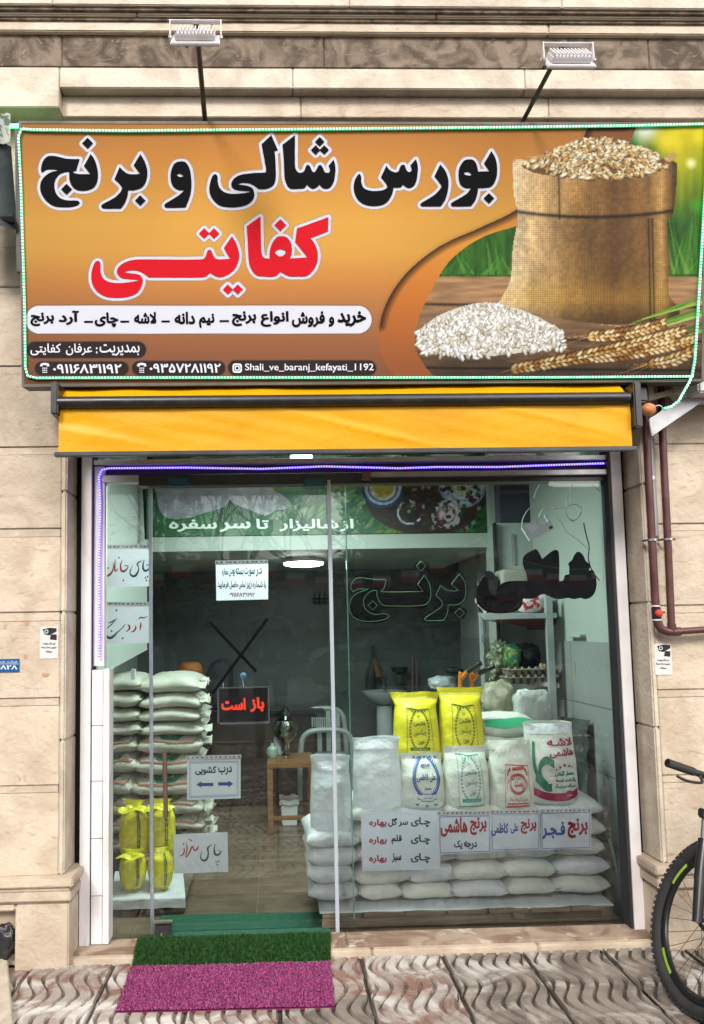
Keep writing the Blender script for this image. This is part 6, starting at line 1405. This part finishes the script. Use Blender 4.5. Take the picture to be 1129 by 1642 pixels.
# ================================================================ MATS
gt = thing('green_carpet', 'flat green carpet just inside the sliding door', 'carpet', (0, .3, FZ))
q = [atz(244, 1505, FZ+.01), atz(534, 1500, FZ+.01), atz(514, 1462, FZ+.01), atz(258, 1467, FZ+.01)]
MB().prism([(p.x, p.y, FZ+.001) for p in (q[0]+Vector((0, .04, 0)), q[1]+Vector((0, .04, 0)), q[2], q[3])], (0, 0, .008)).part('pile', mat('green_carpet_pile', (.012, .085, .05), .9, n=(40, (.02, .12, .07), .4, .7), bump=(300, .6)), gt)
tf = thing('artificial_turf', 'strip of artificial green turf over the doorstep', 'turf mat', (at(370, 1530, -.2).x, -.2, zt))
xa, xb = at(222, 1510, -.02).x, at(529, 1510, -.02).x; xc, xd = at(213, 1548, -.245).x, at(529, 1540, -.245).x
M_turf = mat('turf_blades', (.03, .12, .02), .6, n=(60, (.006, .03, .005), .38, .60), wear=(60, (.11, .22, .04), .60, .72)); M_turfb = mat('turf_backing', (.008, .025, .008), .9)
def tpos(u, v):   # v 0 inner .. 1 outer, goes over the step edges
    Y = -.0-.235*v; x = (xa+(xb-xa)*u)*(1-v)+(xc+(xd-xc)*u)*v
    z = np.interp(v, [0, .50, .60, .70, .80, 1.0], [zt+.006, zt+.006, zt+.004, .03, .02, .010]); return Vector((x, Y, z+.004*noise.noise(Vector((x*6, Y*9, 0)))))
MB().grid(30, 18, lambda u, v: tuple(tpos(u, v))).part('backing', M_turfb, tf)
mb = MB(); R = random.Random(4)
for i in range(30000):
    p = tpos(R.uniform(-.006, 1.006), R.uniform(0, 1.01)); a = R.uniform(0, 6.28); h = R.uniform(.010, .019); w = .0016; l = Vector((R.uniform(-.008, .008), R.uniform(-.010, .004), h))
    d = Vector((math.cos(a)*w, math.sin(a)*w, 0)); o = len(mb.v); mb.v += [tuple(p-d), tuple(p+d), tuple(p+l)]; mb.f.append((o, o+1, o+2))
me = bpy.data.meshes.new('blades'); me.from_pydata(mb.v, [], mb.f); me.materials.append(M_turf); o = link('blades', me, tf); o['kind'] = 'stuff'
pm = thing('pink_doormat', 'magenta pink curly vinyl doormat on the pavement', 'doormat', tuple(atz(365, 1582, .01)))
Q = [atz(*p, .012) for p in ((211, 1551), (529, 1543), (537, 1613), (185, 1621))]
M_pink = mat('pink_loops', (.36, .045, .19), .6, n=(150, (.10, .006, .05), .44, .56, 3), wear=(170, (.50, .13, .32), .62, .70))
def mpos(u, v, z=0): p = Q[0]*(1-u)*(1-v)+Q[1]*u*(1-v)+Q[2]*u*v+Q[3]*(1-u)*v; return Vector((p.x, p.y, p.z+z+.003*noise.noise(Vector((u*5, v*4, 0)))))
MB().grid(260, 70, lambda u, v: tuple(mpos(u, v, .006*noise.noise(Vector((u*150, v*38, 0)))+.003*noise.noise(Vector((u*300, v*80, 3)))))).part('loop_pile', M_pink, pm)
mb = MB(); mb.prism([tuple(mpos(*c, -.006)) for c in ((0, 0), (1, 0), (1, 1), (0, 1))], (0, 0, -.008)).part('mat_backing', mat('dark_pink_backing', (.12, .01, .05), .8), pm)
mb = MB()
for i in range(15000):
    u, v = R.uniform(-.002, 1.002), R.uniform(-.006, 1.006); p = mpos(u, v, .002); a = R.uniform(0, 6.28); r = .0035; d = Vector((math.cos(a), math.sin(a), 0))*r; n = Vector((-d.y, d.x, 0))*.35; up = Vector((0, 0, R.uniform(.004, .008)))
    o = len(mb.v); mb.v += [tuple(p-d-n), tuple(p-d+n), tuple(p+up+n), tuple(p+up-n), tuple(p+d+n), tuple(p+d-n)]; mb.f += [(o, o+1, o+2, o+3), (o+3, o+2, o+4, o+5)]
me = bpy.data.meshes.new('curls'); me.from_pydata(mb.v, [], mb.f); me.materials.append(M_pink); o = link('curls', me, pm); o['kind'] = 'stuff'
# ================================================================ PIPES
M_pipe = mat('brown_painted_pipe', (.065, .018, .018), .38, n=(9, (.09, .035, .03), .4, .7), bump=(60, .1))
gp = thing('gas_pipes', 'two brown steel gas pipes on the right pillar joined at a low elbow', 'pipe', vt(1060, 1010, PF-.05)); Yp = PF-.055
def pp(x, y, Y=None): return at(x, y, Y if Y is not None else Yp)
A1 = [(1035, 640), (1044, 800), (1051, 940), (1055, 985), (1059, 998), (1070, 1010), (1085, 1013)]
MB().tube([pp(1030, 560), pp(1035, 660), pp(1042, 800), pp(1050.5, 960), pp(1053, 985)], .0185, 14).part('left_riser', M_pipe, gp, smooth=True)
MB().tube([pp(1058, 560), pp(1062, 692), pp(1070, 850), pp(1077, 1008)], .0175, 14).part('right_riser', M_pipe, gp, smooth=True)
MB().tube(spline([pp(1053, 978), pp(1054, 996), pp(1060, 1008), pp(1072, 1013), pp(1088, 1013)], 5), .0205, 14).part('elbow', M_pipe, gp, smooth=True)
MB().tube([pp(1080, 1013), pp(1140, 1009), pp(1200, 1006)], .0165, 14).part('cross_pipe', M_pipe, gp, smooth=True); MB().lathe(pp(1087, 1012.5), [(.021, -.012), (.021, .012)], 14, 'X').part('coupling', M_pipe, gp)
MB().tube([pp(1077, 1000), pp(1077.5, 1014)], .0205, 14).part('coupling', M_pipe, gp)
MB().tube([pp(1051.5, 974), pp(1053.5, 992)], .021, 14).part('valve_body', M_blkmetal, gp)
for y in (972, 994): MB().tube([pp(1051.3 if y < 980 else 1053.5, y-1), pp(1051.3 if y < 980 else 1053.6, y+1)], .022, 14).part('white_band', M_white, gp)
v = MB().lathe(pp(1057, 983, Yp-.028), [(.012, .012), (.017, .006), (.017, -.006), (.009, -.013)], 10, 'Y').part('red_valve_handle', mat('red_plastic', (.55, .04, .03), .4), gp); MB().tube([pp(1059, 983, Yp-.03), pp(1066, 981, Yp-.03)], .004, 6).part('valve_pin', M_blkmetal, v)
for x, y in ((1046, 866), (1071, 865)):
    c = pp(x, y); MB().lathe(c, [(.020, -.005), (.0235, -.005), (.0235, .005), (.020, .005)], 16).part('pipe_clamp', M_steel, gp)
    MB().box(c.x-.034, c.x-.02, Yp-.006, Yp+.04, c.z-.004, c.z+.004).part('clamp_ear', M_blkmetal, gp); MB().box(c.x+.02, c.x+.034, Yp-.006, Yp+.006, c.z-.004, c.z+.004).part('clamp_ear', M_blkmetal, gp)
# ================================================================ AIR CONDITIONER
ac = thing('air_conditioner', 'white outdoor air conditioner with round fan grille beside the sign', 'air conditioner', vt(1180, 610, -.4))
x0, x1, z0, z1 = rect(1117, 505, 1290, 628, -.42)
MB().box(x0, x1, -.42, -.2, z0, z1).part('casing', M_white, ac, bevel=.008)
c = Vector((x0+.20, -.432, (z0+z1)/2-.0)); Rf = (z1-z0)*.46
MB().lathe(c+Vector((0, .012, 0)), [(.001, 0), (Rf, 0), (Rf, -.002)], 32, 'Y').part('fan_well', M_black, ac)
for k_ in range(3):
    a = k_*2.094; MB().poly([c+Vector((0, .006, 0)), c+Vector((math.cos(a)*Rf*.85, .004, math.sin(a)*Rf*.85)), c+Vector((math.cos(a+.7)*Rf*.8, .009, math.sin(a+.7)*Rf*.8))]).part('fan_blade', M_blkmetal, ac)
for i in range(9): r = Rf*(i+1)/9; MB().tube([c+Vector((r*math.cos(t*math.pi/16), -.004, r*math.sin(t*math.pi/16))) for t in range(33)], .0022, 4, False).part('grille_ring', M_rack, ac)
for i in range(8): a = i*math.pi/4; MB().tube([c, c+Vector((Rf*math.cos(a), -.002, Rf*math.sin(a)))], .0025, 4).part('grille_spoke', M_rack, ac)
bk = thing('wall_bracket', 'galvanised angled steel bracket under the air conditioner', 'bracket', vt(1060, 650, -.3)); M_galv = mat('galvanised_steel', (.42, .42, .43), .45, .5, n=(8, (.30, .30, .31), .4, .7))
yb = -.33
MB().prism([at(1041, 672, yb), at(1132, 620, yb), at(1132, 640, yb), at(1045, 700, yb)], (0, .012, 0)).part('diagonal_arm', M_galv, bk, bevel=.002)
MB().prism([at(1085, 622, yb), at(1135, 608, yb), at(1135, 632, yb), at(1100, 638, yb)], (0, .10, 0)).part('top_arm', M_white, bk, bevel=.002)
MB().box(at(1040, 700, PF-.02).x, at(1048, 700, PF-.02).x, PF-.02, PF-.002, at(1044, 860, PF).z, at(1044, 640, PF).z).part('wall_plate', M_galv, bk); MB().lathe(at(1046, 766, PF-.03), [(.010, -.004), (.006, .004)], 10, 'Y').part('bolt', M_steel, bk)
fm = thing('steel_bracket_frame', 'small rusty metal frame under the right corner of the sign', 'bracket', vt(1062, 630, -.35))
for a, b, c_, d in ((1038, 1047, 610, 642), (1078, 1088, 612, 632)): MB().box(at(a, 626, -.36).x, at(b, 626, -.36).x, -.37, -.34, at(a, d, -.36).z, at(a, c_, -.36).z).part('upright', M_groove, fm)
MB().prism([at(1038, 634, -.365), at(1086, 622, -.365), at(1086, 630, -.365), at(1040, 643, -.365)], (0, .02, 0)).part('cross_bar', M_groove, fm)
# neighbour's rolled awning at the left edge
na = thing('neighbour_awning', 'end of the dark rolled awning next door at the top left edge', 'awning', vt(5, 350, -.5)); M_dgn = mat('dark_green_canvas', (.022, .035, .035), .7, n=(6, (.04, .055, .05), .4, .7), bump=(20, .4))
MB().grid(12, 12, lambda u, v: (at(-60+78*u+10*v*u, 235+135*v, -.42).x, -.42-.09*math.sin(u*math.pi)*(1-.3*v), at(-60+78*u, 235+135*v, -.42).z)).part('cloth', M_dgn, na, smooth='all')
MB().grid(16, 5, lambda u, v: (at(-60+80*u, 190+48*v, -.44).x, -.46-.05*math.sin(u*math.pi)+.008*math.sin(u*30), at(-60+80*u, 190+48*v+3*math.sin(u*25), -.44).z)).part('scalloped_cover', mat('mottled_cover', (.32, .34, .30), .7, n=(30, (.06, .10, .06), .5, .58)), na, smooth='all')
MB().tube([at(-60, 352, -.45), at(22, 350, -.45)], .018, 8).part('front_bar', M_blkmetal, na)
# ================================================================ STICKERS AND PLATE
def notice(x0, y0, x1, y1, label):
    t = thing('camera_notice', label, 'sticker', vt((x0+x1)/2, y1, PF), 'camera warning stickers')
    a, b, c, d = rect(x0, y0, x1, y1, PF-.003); MB().box(a, b, PF-.0035, PF-.001, c, d).part('sticker', mat('sticker_white', (.60, .55, .52), .5), t)
    w, h = x1-x0, y1-y0; S = lambda L: [(x0+w*p[0], y0+h*p[1]) for p in L]; Y = PF-.0035
    pflat([fill([S([(.14, .08), (.55, .03), (.93, .05), (.92, .15), (.52, .27), (.26, .24)])]), fill([S([(.60, .24), (.93, .24), (.93, .42), (.55, .40)])])], Y, M_ink, t, 'camera_symbol', .0012)
    pflat([line2(circ(x0+w*.36, y0+h*.15, w*.09, 12), w*.05, True)], Y, M_paper, t, 'camera_lens', .0022)
    for s, q0, q1, r0 in (('این مکان مجهز به', .16, .84, .48), ('دوربین مدار بسته', .08, .92, .60), ('می‌باشد', .30, .68, .73)): ptext(s.replace('\u200c', ''), x0+w*q0, y0+h*r0, x0+w*q1, y0+h*(r0+.09), Y, M_ink, t, 'notice_lettering', .03, off=.0012)
blob('black_bag', 'crumpled black plastic stuffed in the broken hole of the left plinth', 'bag', (-15, 1488, 22, 1540), -.20, .03, M_blkmetal, 51, .35)
notice(64, 1005, 93, 1056, 'small camera warning sticker on the left pillar'); notice(1050, 1032, 1077, 1082, 'small camera warning sticker below the gas pipe elbow')
npl = thing('number_plate', 'blue enamel number plate at the left edge of the left pillar', 'plate', vt(10, 1078, PF)); a, b, c, d = rect(-40, 1057, 31, 1078, PF-.004)
MB().box(a, b, PF-.006, PF-.001, c, d).part('plate', mat('blue_enamel', (.012, .085, .25), .25), npl, bevel=.001)
ptext('۶۱۹۰۰۶۸۲۸', -36, 1066.5, 28, 1073.5, PF-.006, M_signwhite, npl, 'number', .03, off=.001); ptext('شرکت خدمات شهرداری', -34, 1059, 28, 1063.5, PF-.006, M_signwhite, npl, 'small_lettering', .02, off=.001); pflat([line2([(-38, 1064.6), (30, 1064.6)], .7)], PF-.006, M_signwhite, npl, 'rule', .001)
for i, (x, y, w, h) in enumerate(((43, 999, 6, 6), (41, 1053, 5, 7), (73, 1082, 10, 5))):
    a, b, c, d = rect(x-w/2, y-h/2, x+w/2, y+h/2, PF); o = MB().box(a, b, PF-.002, PF+.001, c, d).part('tape_scrap', M_tan); tag(o, ['tan tape scrap above the blue plate, upper one', 'tan tape scrap just above and right of the blue plate', 'flat tan tape scrap below the left camera sticker'][i], 'tape')
# ================================================================ BICYCLE
bi = thing('bicycle', 'black mountain bike with yellow rim decals leaning in at the right edge', 'bicycle', tuple(atz(1140, 1626, 0)))
M_tyre = mat('tyre_rubber', (.018, .018, .019), .8, n=(20, (.03, .03, .028), .4, .7)); M_rim = mat('black_rim', (.02, .02, .022), .3, .4); M_lime = mat('lime_decal', (.30, .46, .04), .5)
WR = .345; g0 = atz(1102, 1625, .0); hdir = Vector((-.10, .995, 0)).normalized(); lean = Vector((.34, -.03, 1)).normalized()
wc = g0+lean*WR; ax = hdir.cross(lean).normalized(); upv = lean
def wheel(parent, wc, e1, e2, ax):
    w = MB()
    def tp(u, v):
        a = 2*math.pi*u; b = 2*math.pi*v; r = WR-.026+.026*math.cos(b); kn = .0 
        return tuple(wc+(e1*math.cos(a)+e2*math.sin(a))*r+ax*(.026*math.sin(b)))
    w.grid(64, 12, tp, True); ty = w.part('tyre', M_tyre, parent, smooth='all')
    kn = MB(); n = 84
    for i in range(n):
        a = 2*math.pi*i/n; er = e1*math.cos(a)+e2*math.sin(a); et = -e1*math.sin(a)+e2*math.cos(a)
        for s in (-1, 0, 1):
            if s == 0 and i % 2: continue
            d = (er*math.cos(s*.75)+ax*math.sin(s*.75)); kn.obox(wc+er*(WR-.026)+d*.0275, et*.007, d*.0045, d.cross(et)*.006)
    kn.part('tread_knobs', M_tyre, ty)
    rm = MB().grid(64, 6, lambda u, v: tuple(wc+(e1*math.cos(2*math.pi*u)+e2*math.sin(2*math.pi*u))*(WR-.066+.020*math.cos(2*math.pi*v))+ax*.012*math.sin(2*math.pi*v)), True).part('rim', M_rim, parent, smooth='all')
    for a0, a1 in ((2.35, 2.8), (3.35, 3.6), (3.62, 3.80), (5.2, 5.6), (.3, .7)):
        for sd in (-1, 1):
            d = MB().grid(10, 1, lambda u, v: tuple(wc+(e1*math.cos(a0+(a1-a0)*u)+e2*math.sin(a0+(a1-a0)*u))*(WR-.058-.014*v)+ax*sd*.0135)); d.part('rim_decal', M_lime, rm)
    for i in range(28):
        a = 2*math.pi*i/28; s = 1 if i % 2 else -1; b = a+s*1.1*(1 if (i//2) % 2 else -1)
        MB().tube([wc+(e1*math.cos(b)+e2*math.sin(b))*.022+ax*s*.028, wc+(e1*math.cos(a)+e2*math.sin(a))*(WR-.085)], .0011, 4, False).part('spoke', M_blkmetal, parent)
    MB().tube([wc-ax*.05, wc-ax*.028, wc, wc+ax*.028, wc+ax*.05], [.012, .026, .014, .026, .012], 12).part('hub', M_blkmetal, parent, smooth=True)
fw = MB().tube([wc-ax*.06, wc+ax*.06], .005, 8).part('front_wheel', M_steel, bi); WM[fw.name] = Matrix.Identity(4)
wheel(fw, wc, hdir, upv, ax)
# steering axis leans back toward the rear wheel
hu = (upv*.94+hdir*.30).normalized()
if True:
    crown = wc+hu*(WR+.075)+hdir*.0
    for s in (-1, 1):
        base = wc+ax*s*.062; MB().tube([base, base+hu*.20, crown+ax*s*.055-hu*.10], [.019, .023, .023], 12).part('fork_leg', M_blkmetal, bi, smooth=True); MB().tube([crown+ax*s*.055-hu*.12, crown+ax*s*.055], .015, 12).part('stanchion', M_steel, bi)
    MB().obox(crown, ax*.078, hdir*.025, hu*.02).part('fork_crown', M_blkmetal, bi, bevel=.006)
    gr_end = at(1070, 1223, wc.y+.10); bar_c = gr_end+Vector((.33, .06, -.12)); left = (gr_end-bar_c).normalized()
    head = bar_c-Vector((0, 0, .06)); MB().tube([crown, head], .02, 12).part('head_tube', M_blkmetal, bi)
    stem = bar_c
    MB().tube([head, stem], .018, 10).part('stem', M_blkmetal, bi)
    g1 = at(1070, 1222, 0); 
    MB().tube([bar_c-left*.345+Vector((0, .03, .05)), bar_c-left*.1, bar_c+left*.1, gr_end], .0145, 10).part('handlebar', M_blkmetal, bi, smooth=True)
    for s in (1, -1):
        e = gr_end if s > 0 else bar_c-left*.345+Vector((0, .03, .05)); i_ = e+(bar_c-e)*.36
        MB().tube([i_, e], .0175, 12).part('grip', M_tyre, bi, smooth=True)
        MB().tube(spline([i_-left*s*.02, i_-left*s*.03-upv*.03-hdir*.03, i_+left*s*.05-upv*.045-hdir*.05, i_+left*s*.10-upv*.04-hdir*.045]), .006, 8).part('brake_lever', M_blkmetal, bi, smooth=True)
    back = hdir*1.0
    seat_c = wc+Vector((.72, .16, .40)); bb = wc+Vector((.62, .10, -.05)); rear = wc+Vector((1.02, .14, 0)) 
    for a, b, r in ((head-hu*.02, seat_c, .017), (crown+hu*.03, bb, .022), (seat_c, bb, .017), (bb, rear, .011), (seat_c, rear, .010)): MB().tube([a, b], r, 10).part('frame_tube', M_blkmetal, bi, smooth=True)
    sd_ = (seat_c-bb).normalized(); MB().tube([seat_c, seat_c+sd_*.18], .013, 10).part('seat_post', M_steel, bi); st_ = seat_c+sd_*.2; fd = (rear-wc).normalized(); MB().tube([st_-fd*.15, st_, st_+fd*.12], [.02, .04, .07], 10).part('saddle', M_tyre, bi, smooth=True)
    rw_ = MB().tube([rear-Vector((0, .06, 0)), rear+Vector((0, .06, 0))], .005, 8).part('rear_wheel', M_steel, bi); WM[rw_.name] = Matrix.Identity(4)
    e1 = Vector((fd.x, fd.y, 0)).normalized(); wheel(rw_, rear, e1, Vector((0, 0, 1)), e1.cross(Vector((0, 0, 1))))
# ================================================================ STREET behind the photographer (seen mirrored in the glass)
M_leafd = mat('pine_needles', (.018, .032, .014), .8, n=(3, (.03, .05, .02), .4, .7)); M_bark = mat('grey_bark', (.05, .042, .035), .9)
def conifer(x, y, h, r, seed, label):
    R = random.Random(seed); t = thing('pine_tree', label, 'tree', (x, y, -.1)); MB().tube([(x, y, -.1), (x, y, h*.95)], [.16, .03], 8).part('trunk', M_bark, t)
    mb = MB()
    for i in range(5200):
        z = h*(.18+.82*R.random()**1.2); k = (1-(z/h-.18)/.82); layer = .55+.45*abs(math.sin(z*3.3+seed)); a = R.uniform(0, 6.28); layer *= .7+.3*math.sin(a*5+z*2); rr = r*k*layer*math.sqrt(R.random())+.05
        c = Vector((x+rr*math.cos(a), y+rr*math.sin(a), z-rr*.18)); s = R.uniform(.05, .13); d = Vector((math.cos(a), math.sin(a), R.uniform(-.3, .5)))*s*1.6; n = Vector((-math.sin(a), math.cos(a), R.uniform(-.5, .5)))*s*.5
        o = len(mb.v); mb.v += [tuple(c-n), tuple(c+d), tuple(c+n)]; mb.f.append((o, o+1, o+2))
    mb.part('crown', M_leafd, t)
def bare(x, y, h, seed, label):
    R = random.Random(seed); t = thing('bare_tree', label, 'tree', (x, y, -.1)); mb = MB()
    def br(p, d, l, r, dep):
        q = p+d*l; mb.tube([p, (p+q)/2+Vector((R.uniform(-.03, .03), R.uniform(-.03, .03), 0))*l, q], [r, r*.85, r*.65], 5, False)
        if dep:
            for i in range(R.choice([2, 3, 3])):
                nd = (d+Vector((R.uniform(-.8, .8), R.uniform(-.8, .8), R.uniform(-.1, .5)))*.8).normalized(); br(q if i else p+d*l*.75, nd, l*R.uniform(.6, .82), r*.62, dep-1)
    br(Vector((x, y, -.1)), Vector((0, 0, 1)), h*.3, .10, 6); mb.part('trunk', M_bark, t)
conifer(1.9, -11.5, 6.2, 1.6, 1, 'bushy dark pine across the street, mirrored top right in the glass'); conifer(3.1, -12.5, 6.6, 1.2, 2, 'slim pine across the street between two others'); conifer(4.3, -12, 6.0, .9, 3, 'narrow cypress at the right of the street trees'); conifer(-2.3, -13, 7.0, 1.9, 5, 'broad pine across the street at the left')
conifer(-4.6, -14, 6.6, 1.6, 6, 'pine standing behind the left parked car')
bare(-.7, -8.6, 5.6, 4, 'bare street tree on the far kerb left of centre'); bare(1.0, -9.4, 4.6, 9, 'young bare street tree right of centre'); bare(-1.9, -9.5, 6.0, 12, 'bare tree with wide twigs near the left pine')
M_lw = mat('grey_render_wall', (.14, .155, .165), .8, n=(1, (.10, .11, .12), .4, .7))
w_ = thing('street_wall', 'low grey wall across the street with bunting', 'wall', (0, -17, -.13)); MB().box(-14, 14, -17.3, -17, -.13, 2.1).part('wall', M_lw, w_); MB().box(-14, 14, -17.35, -16.95, 2.1, 2.2).part('coping', M_groove, w_)
ob_ = thing('street_building', 'long dark two storey building across the street with shop windows', 'building', (0, -20, -.13)); M_ob = mat('dark_brick_facade', (.10, .095, .09), .8, n=(1.2, (.07, .068, .066), .4, .7))
MB().box(-16, 3.6, -26, -20, -.13, 3.0).part('wall', M_ob, ob_); MB().box(3.6, 18, -26, -20, -.13, 4.9).part('wall', M_ob, ob_); MB().box(3.4, 18.2, -26.2, -19.8, 4.9, 5.1).part('roof', M_groove, ob_)
for i in range(11):
    for z0_ in (.5,) if i < 7 else (.5, 2.7): MB().box(-15+i*2.9, -13.4+i*2.9, -20.03, -19.99, z0_, z0_+1.3).part('window', M_dkp, ob_)
def car(x, y, col, label):
    t = thing('parked_car', label, 'car', (x, y, -.13), 'cars parked across the street'); m = mat('car_paint_'+label.split()[0], col, .25, .3); z = -.13; L = 4.2
    pr = [(0, .35), (.02, .75), (.25, .88), (1.0, .98), (1.55, 1.38), (2.9, 1.42), (3.6, 1.02), (4.15, .92), (4.2, .4), (3.9, .28), (.3, .28)]
    MB().prism([(x-L/2+a, y-.82, z+b) for a, b in pr], (0, 1.64, 0)).part('body', m, t, bevel=.05); MB().prism([(x-L/2+a, y-.83, z+b) for a, b in ((1.15, 1.0), (1.62, 1.32), (2.85, 1.36), (3.4, 1.03))], (0, 1.66, 0)).part('side_windows', M_dkp, t)
    for a in (.8, 3.35):
        for s in (-.83, .65): MB().lathe((x-L/2+a, y+s, z+.31), [(.2, -.01), (.31, 0), (.31, .18), (.2, .19)], 20, 'Y').part('wheel', M_tyre, t)
car(-4.0, -10.2, (.30, .32, .35), 'silver saloon parked across the street at the left'); car(2.7, -10.4, (.05, .09, .14), 'dark blue saloon parked across the street at the right')
M_fg = mat('flag_green', (.02, .22, .08), .7); M_fw = mat('flag_white', (.65, .65, .65), .7); M_fr = mat('flag_red', (.45, .03, .03), .7)
for k_, (xa_, xb_, yy) in enumerate(((-4.5, -.8, -7.6), (-.8, 3.2, -8.0), (3.2, 6.4, -8.2))):
    t = thing('bunting', ['string of small flags over the street at the left', 'string of small flags over the street in the middle', 'string of small flags over the street at the right'][k_], 'bunting', ((xa_+xb_)/2, yy, 2.2)); z_ = lambda u: 2.6-1.0*4*u*(1-u)*.5
    MB().tube([(xa_+(xb_-xa_)*i/16, yy, z_(i/16)) for i in range(17)], .008, 4).part('string', M_fw, t)
    for i in range(9):
        u = (i+.5)/9; x = xa_+(xb_-xa_)*u; f = [M_fg, M_fw, M_fr]
        for q in range(3): MB().poly([(x-.14+.28*0, yy-.002*q, z_(u)-.09*q), (x+.14, yy-.002*q, z_(u)-.09*q), (x+.14, yy, z_(u)-.09*(q+1)), (x-.14, yy, z_(u)-.09*(q+1))]).part('flag', f[q], t)
# photographer, mirrored in the glass
def skin(name, pts, edges, radii, m, parent, sub=2, root=0):
    me = bpy.data.meshes.new(name); me.from_pydata(pts, edges, []); me.materials.append(m); o = link(name, me, parent)
    md = o.modifiers.new('skin', 'SKIN'); 
    for i, r in enumerate(radii): me.skin_vertices[0].data[i].radius = (r, r) if not isinstance(r, tuple) else r
    me.skin_vertices[0].data[root].use_root = True; sb = o.modifiers.new('sub', 'SUBSURF'); sb.levels = sub; sb.render_levels = sub; return o
mx, my, mz = -.08, -4.42, 0
man = thing('person', 'person in dark jacket and blue shirt holding a phone, mirrored in the glass', 'person', (mx, my, 0))
M_jk = mat('dark_jacket', (.025, .018, .018), .8); M_tr = mat('dark_trousers', (.012, .013, .017), .85); M_skn = mat('skin', (.30, .15, .09), .5); M_hair = mat('black_hair', (.01, .009, .008), .6); M_bs = mat('blue_shirt', (.02, .09, .20), .8)
p = lambda x, y, z: (mx+x, my+y, z)
skin('jacket', [p(0,0,.95), p(0,0,1.12), p(0,.0,1.32), p(0,0,1.44), p(-.19,0,1.42), p(-.25,.04,1.18), p(-.13,.26,1.10), p(.19,0,1.42), p(.25,.04,1.18), p(.13,.26,1.10)], [(0,1),(1,2),(2,3),(3,4),(4,5),(5,6),(3,7),(7,8),(8,9)], [(.19,.13),(.17,.12),(.20,.13),(.12,.09),.075,.055,.042,.075,.055,.042], M_jk, man)
skin('trousers', [p(0,0,.98), p(-.10,0,.88), p(-.11,.01,.50), p(-.12,0,.08), p(.10,0,.88), p(.11,.01,.50), p(.12,0,.08)], [(0,1),(1,2),(2,3),(0,4),(4,5),(5,6)], [(.17,.12),.10,.07,.055,.10,.07,.055], M_tr, man)
for s in (-1, 1): skin('shoe', [p(s*.12,-.04,.045), p(s*.12,.08,.04), p(s*.125,.17,.03)], [(0,1),(1,2)], [.048,.048,.036], M_ink, man)
hd_ = MB().grid(24, 18, lambda u, v: (mx+.078*math.sin(math.pi*v)*math.cos(2*math.pi*u)*(1-.18*max(0, v-.5)), my+.02+.098*math.sin(math.pi*v)*math.sin(2*math.pi*u), 1.655+.115*math.cos(math.pi*v)), True).part('head', M_skn, man, smooth='all')
MB().tube([p(0,0,1.42), p(0,.01,1.56)], .055, 12).part('neck', M_skn, hd_, smooth=True); MB().prism([p(-.013,.112,1.635), p(.013,.112,1.635), p(.004,.112,1.675), p(-.004,.112,1.675)], (0, .022, 0)).part('nose', M_skn, hd_, bevel=.004)
for s in (-1, 1): MB().lathe(p(s*.03,.104,1.675), [(.011, 0), (.008, .006), (.001, .008)], 10, 'Y').part('eye', M_ink, hd_); MB().obox(p(s*.03,.112,1.70), (.017, 0, 0), (0, .004, 0), (0, 0, .004)).part('eyebrow', M_hair, hd_); MB().obox(p(s*.08,.01,1.65), (.008, 0, 0), (0, .016, 0), (0, 0, .03)).part('ear', M_skn, hd_, bevel=.005)
MB().obox(p(0,.108,1.60), (.024, 0, 0), (0, .004, 0), (0, 0, .004)).part('mouth', mat('lip', (.22, .07, .05), .5), hd_, bevel=.002)
MB().grid(24, 10, lambda u, v: (mx+.086*math.sin(math.pi*.55*v)*math.cos(2*math.pi*u), my+.008+.102*math.sin(math.pi*.55*v)*math.sin(2*math.pi*u), 1.672+.118*math.cos(math.pi*.55*v)+.03*max(0, math.sin(2*math.pi*u))*v), True).part('hair', M_hair, man, smooth='all')
MB().prism([p(-.05,.125,1.42), p(.05,.125,1.42), p(.07,.135,1.1), p(-.02,.135,1.1)], (0, .012, 0)).part('shirt', M_bs, man)
for s in (-1, 1):
    hn = MB().obox(p(s*.10,.31,1.12), (.016, 0, 0), (0, .042, 0), (0, 0, .04)).part('hand', M_skn, man, bevel=.012)
    for i in range(4): MB().tube([p(s*.10,.34,1.15-i*.021), p(s*.085,.37,1.152-i*.021), p(s*.055,.375,1.152-i*.02)], [.010, .009, .007], 8).part('finger', M_skn, hn, smooth=True)
    MB().tube([p(s*.10,.30,1.155), p(s*.08,.315,1.185), p(s*.05,.325,1.185)], [.012, .010, .008], 8).part('thumb', M_skn, hn, smooth=True)
ph = MB().box(mx-.075, mx+.075, my+.35, my+.358, 1.09, 1.165).part('phone', M_blkmetal, None, bevel=.003); tag(ph, 'dark phone held in both hands by the mirrored person', 'phone')
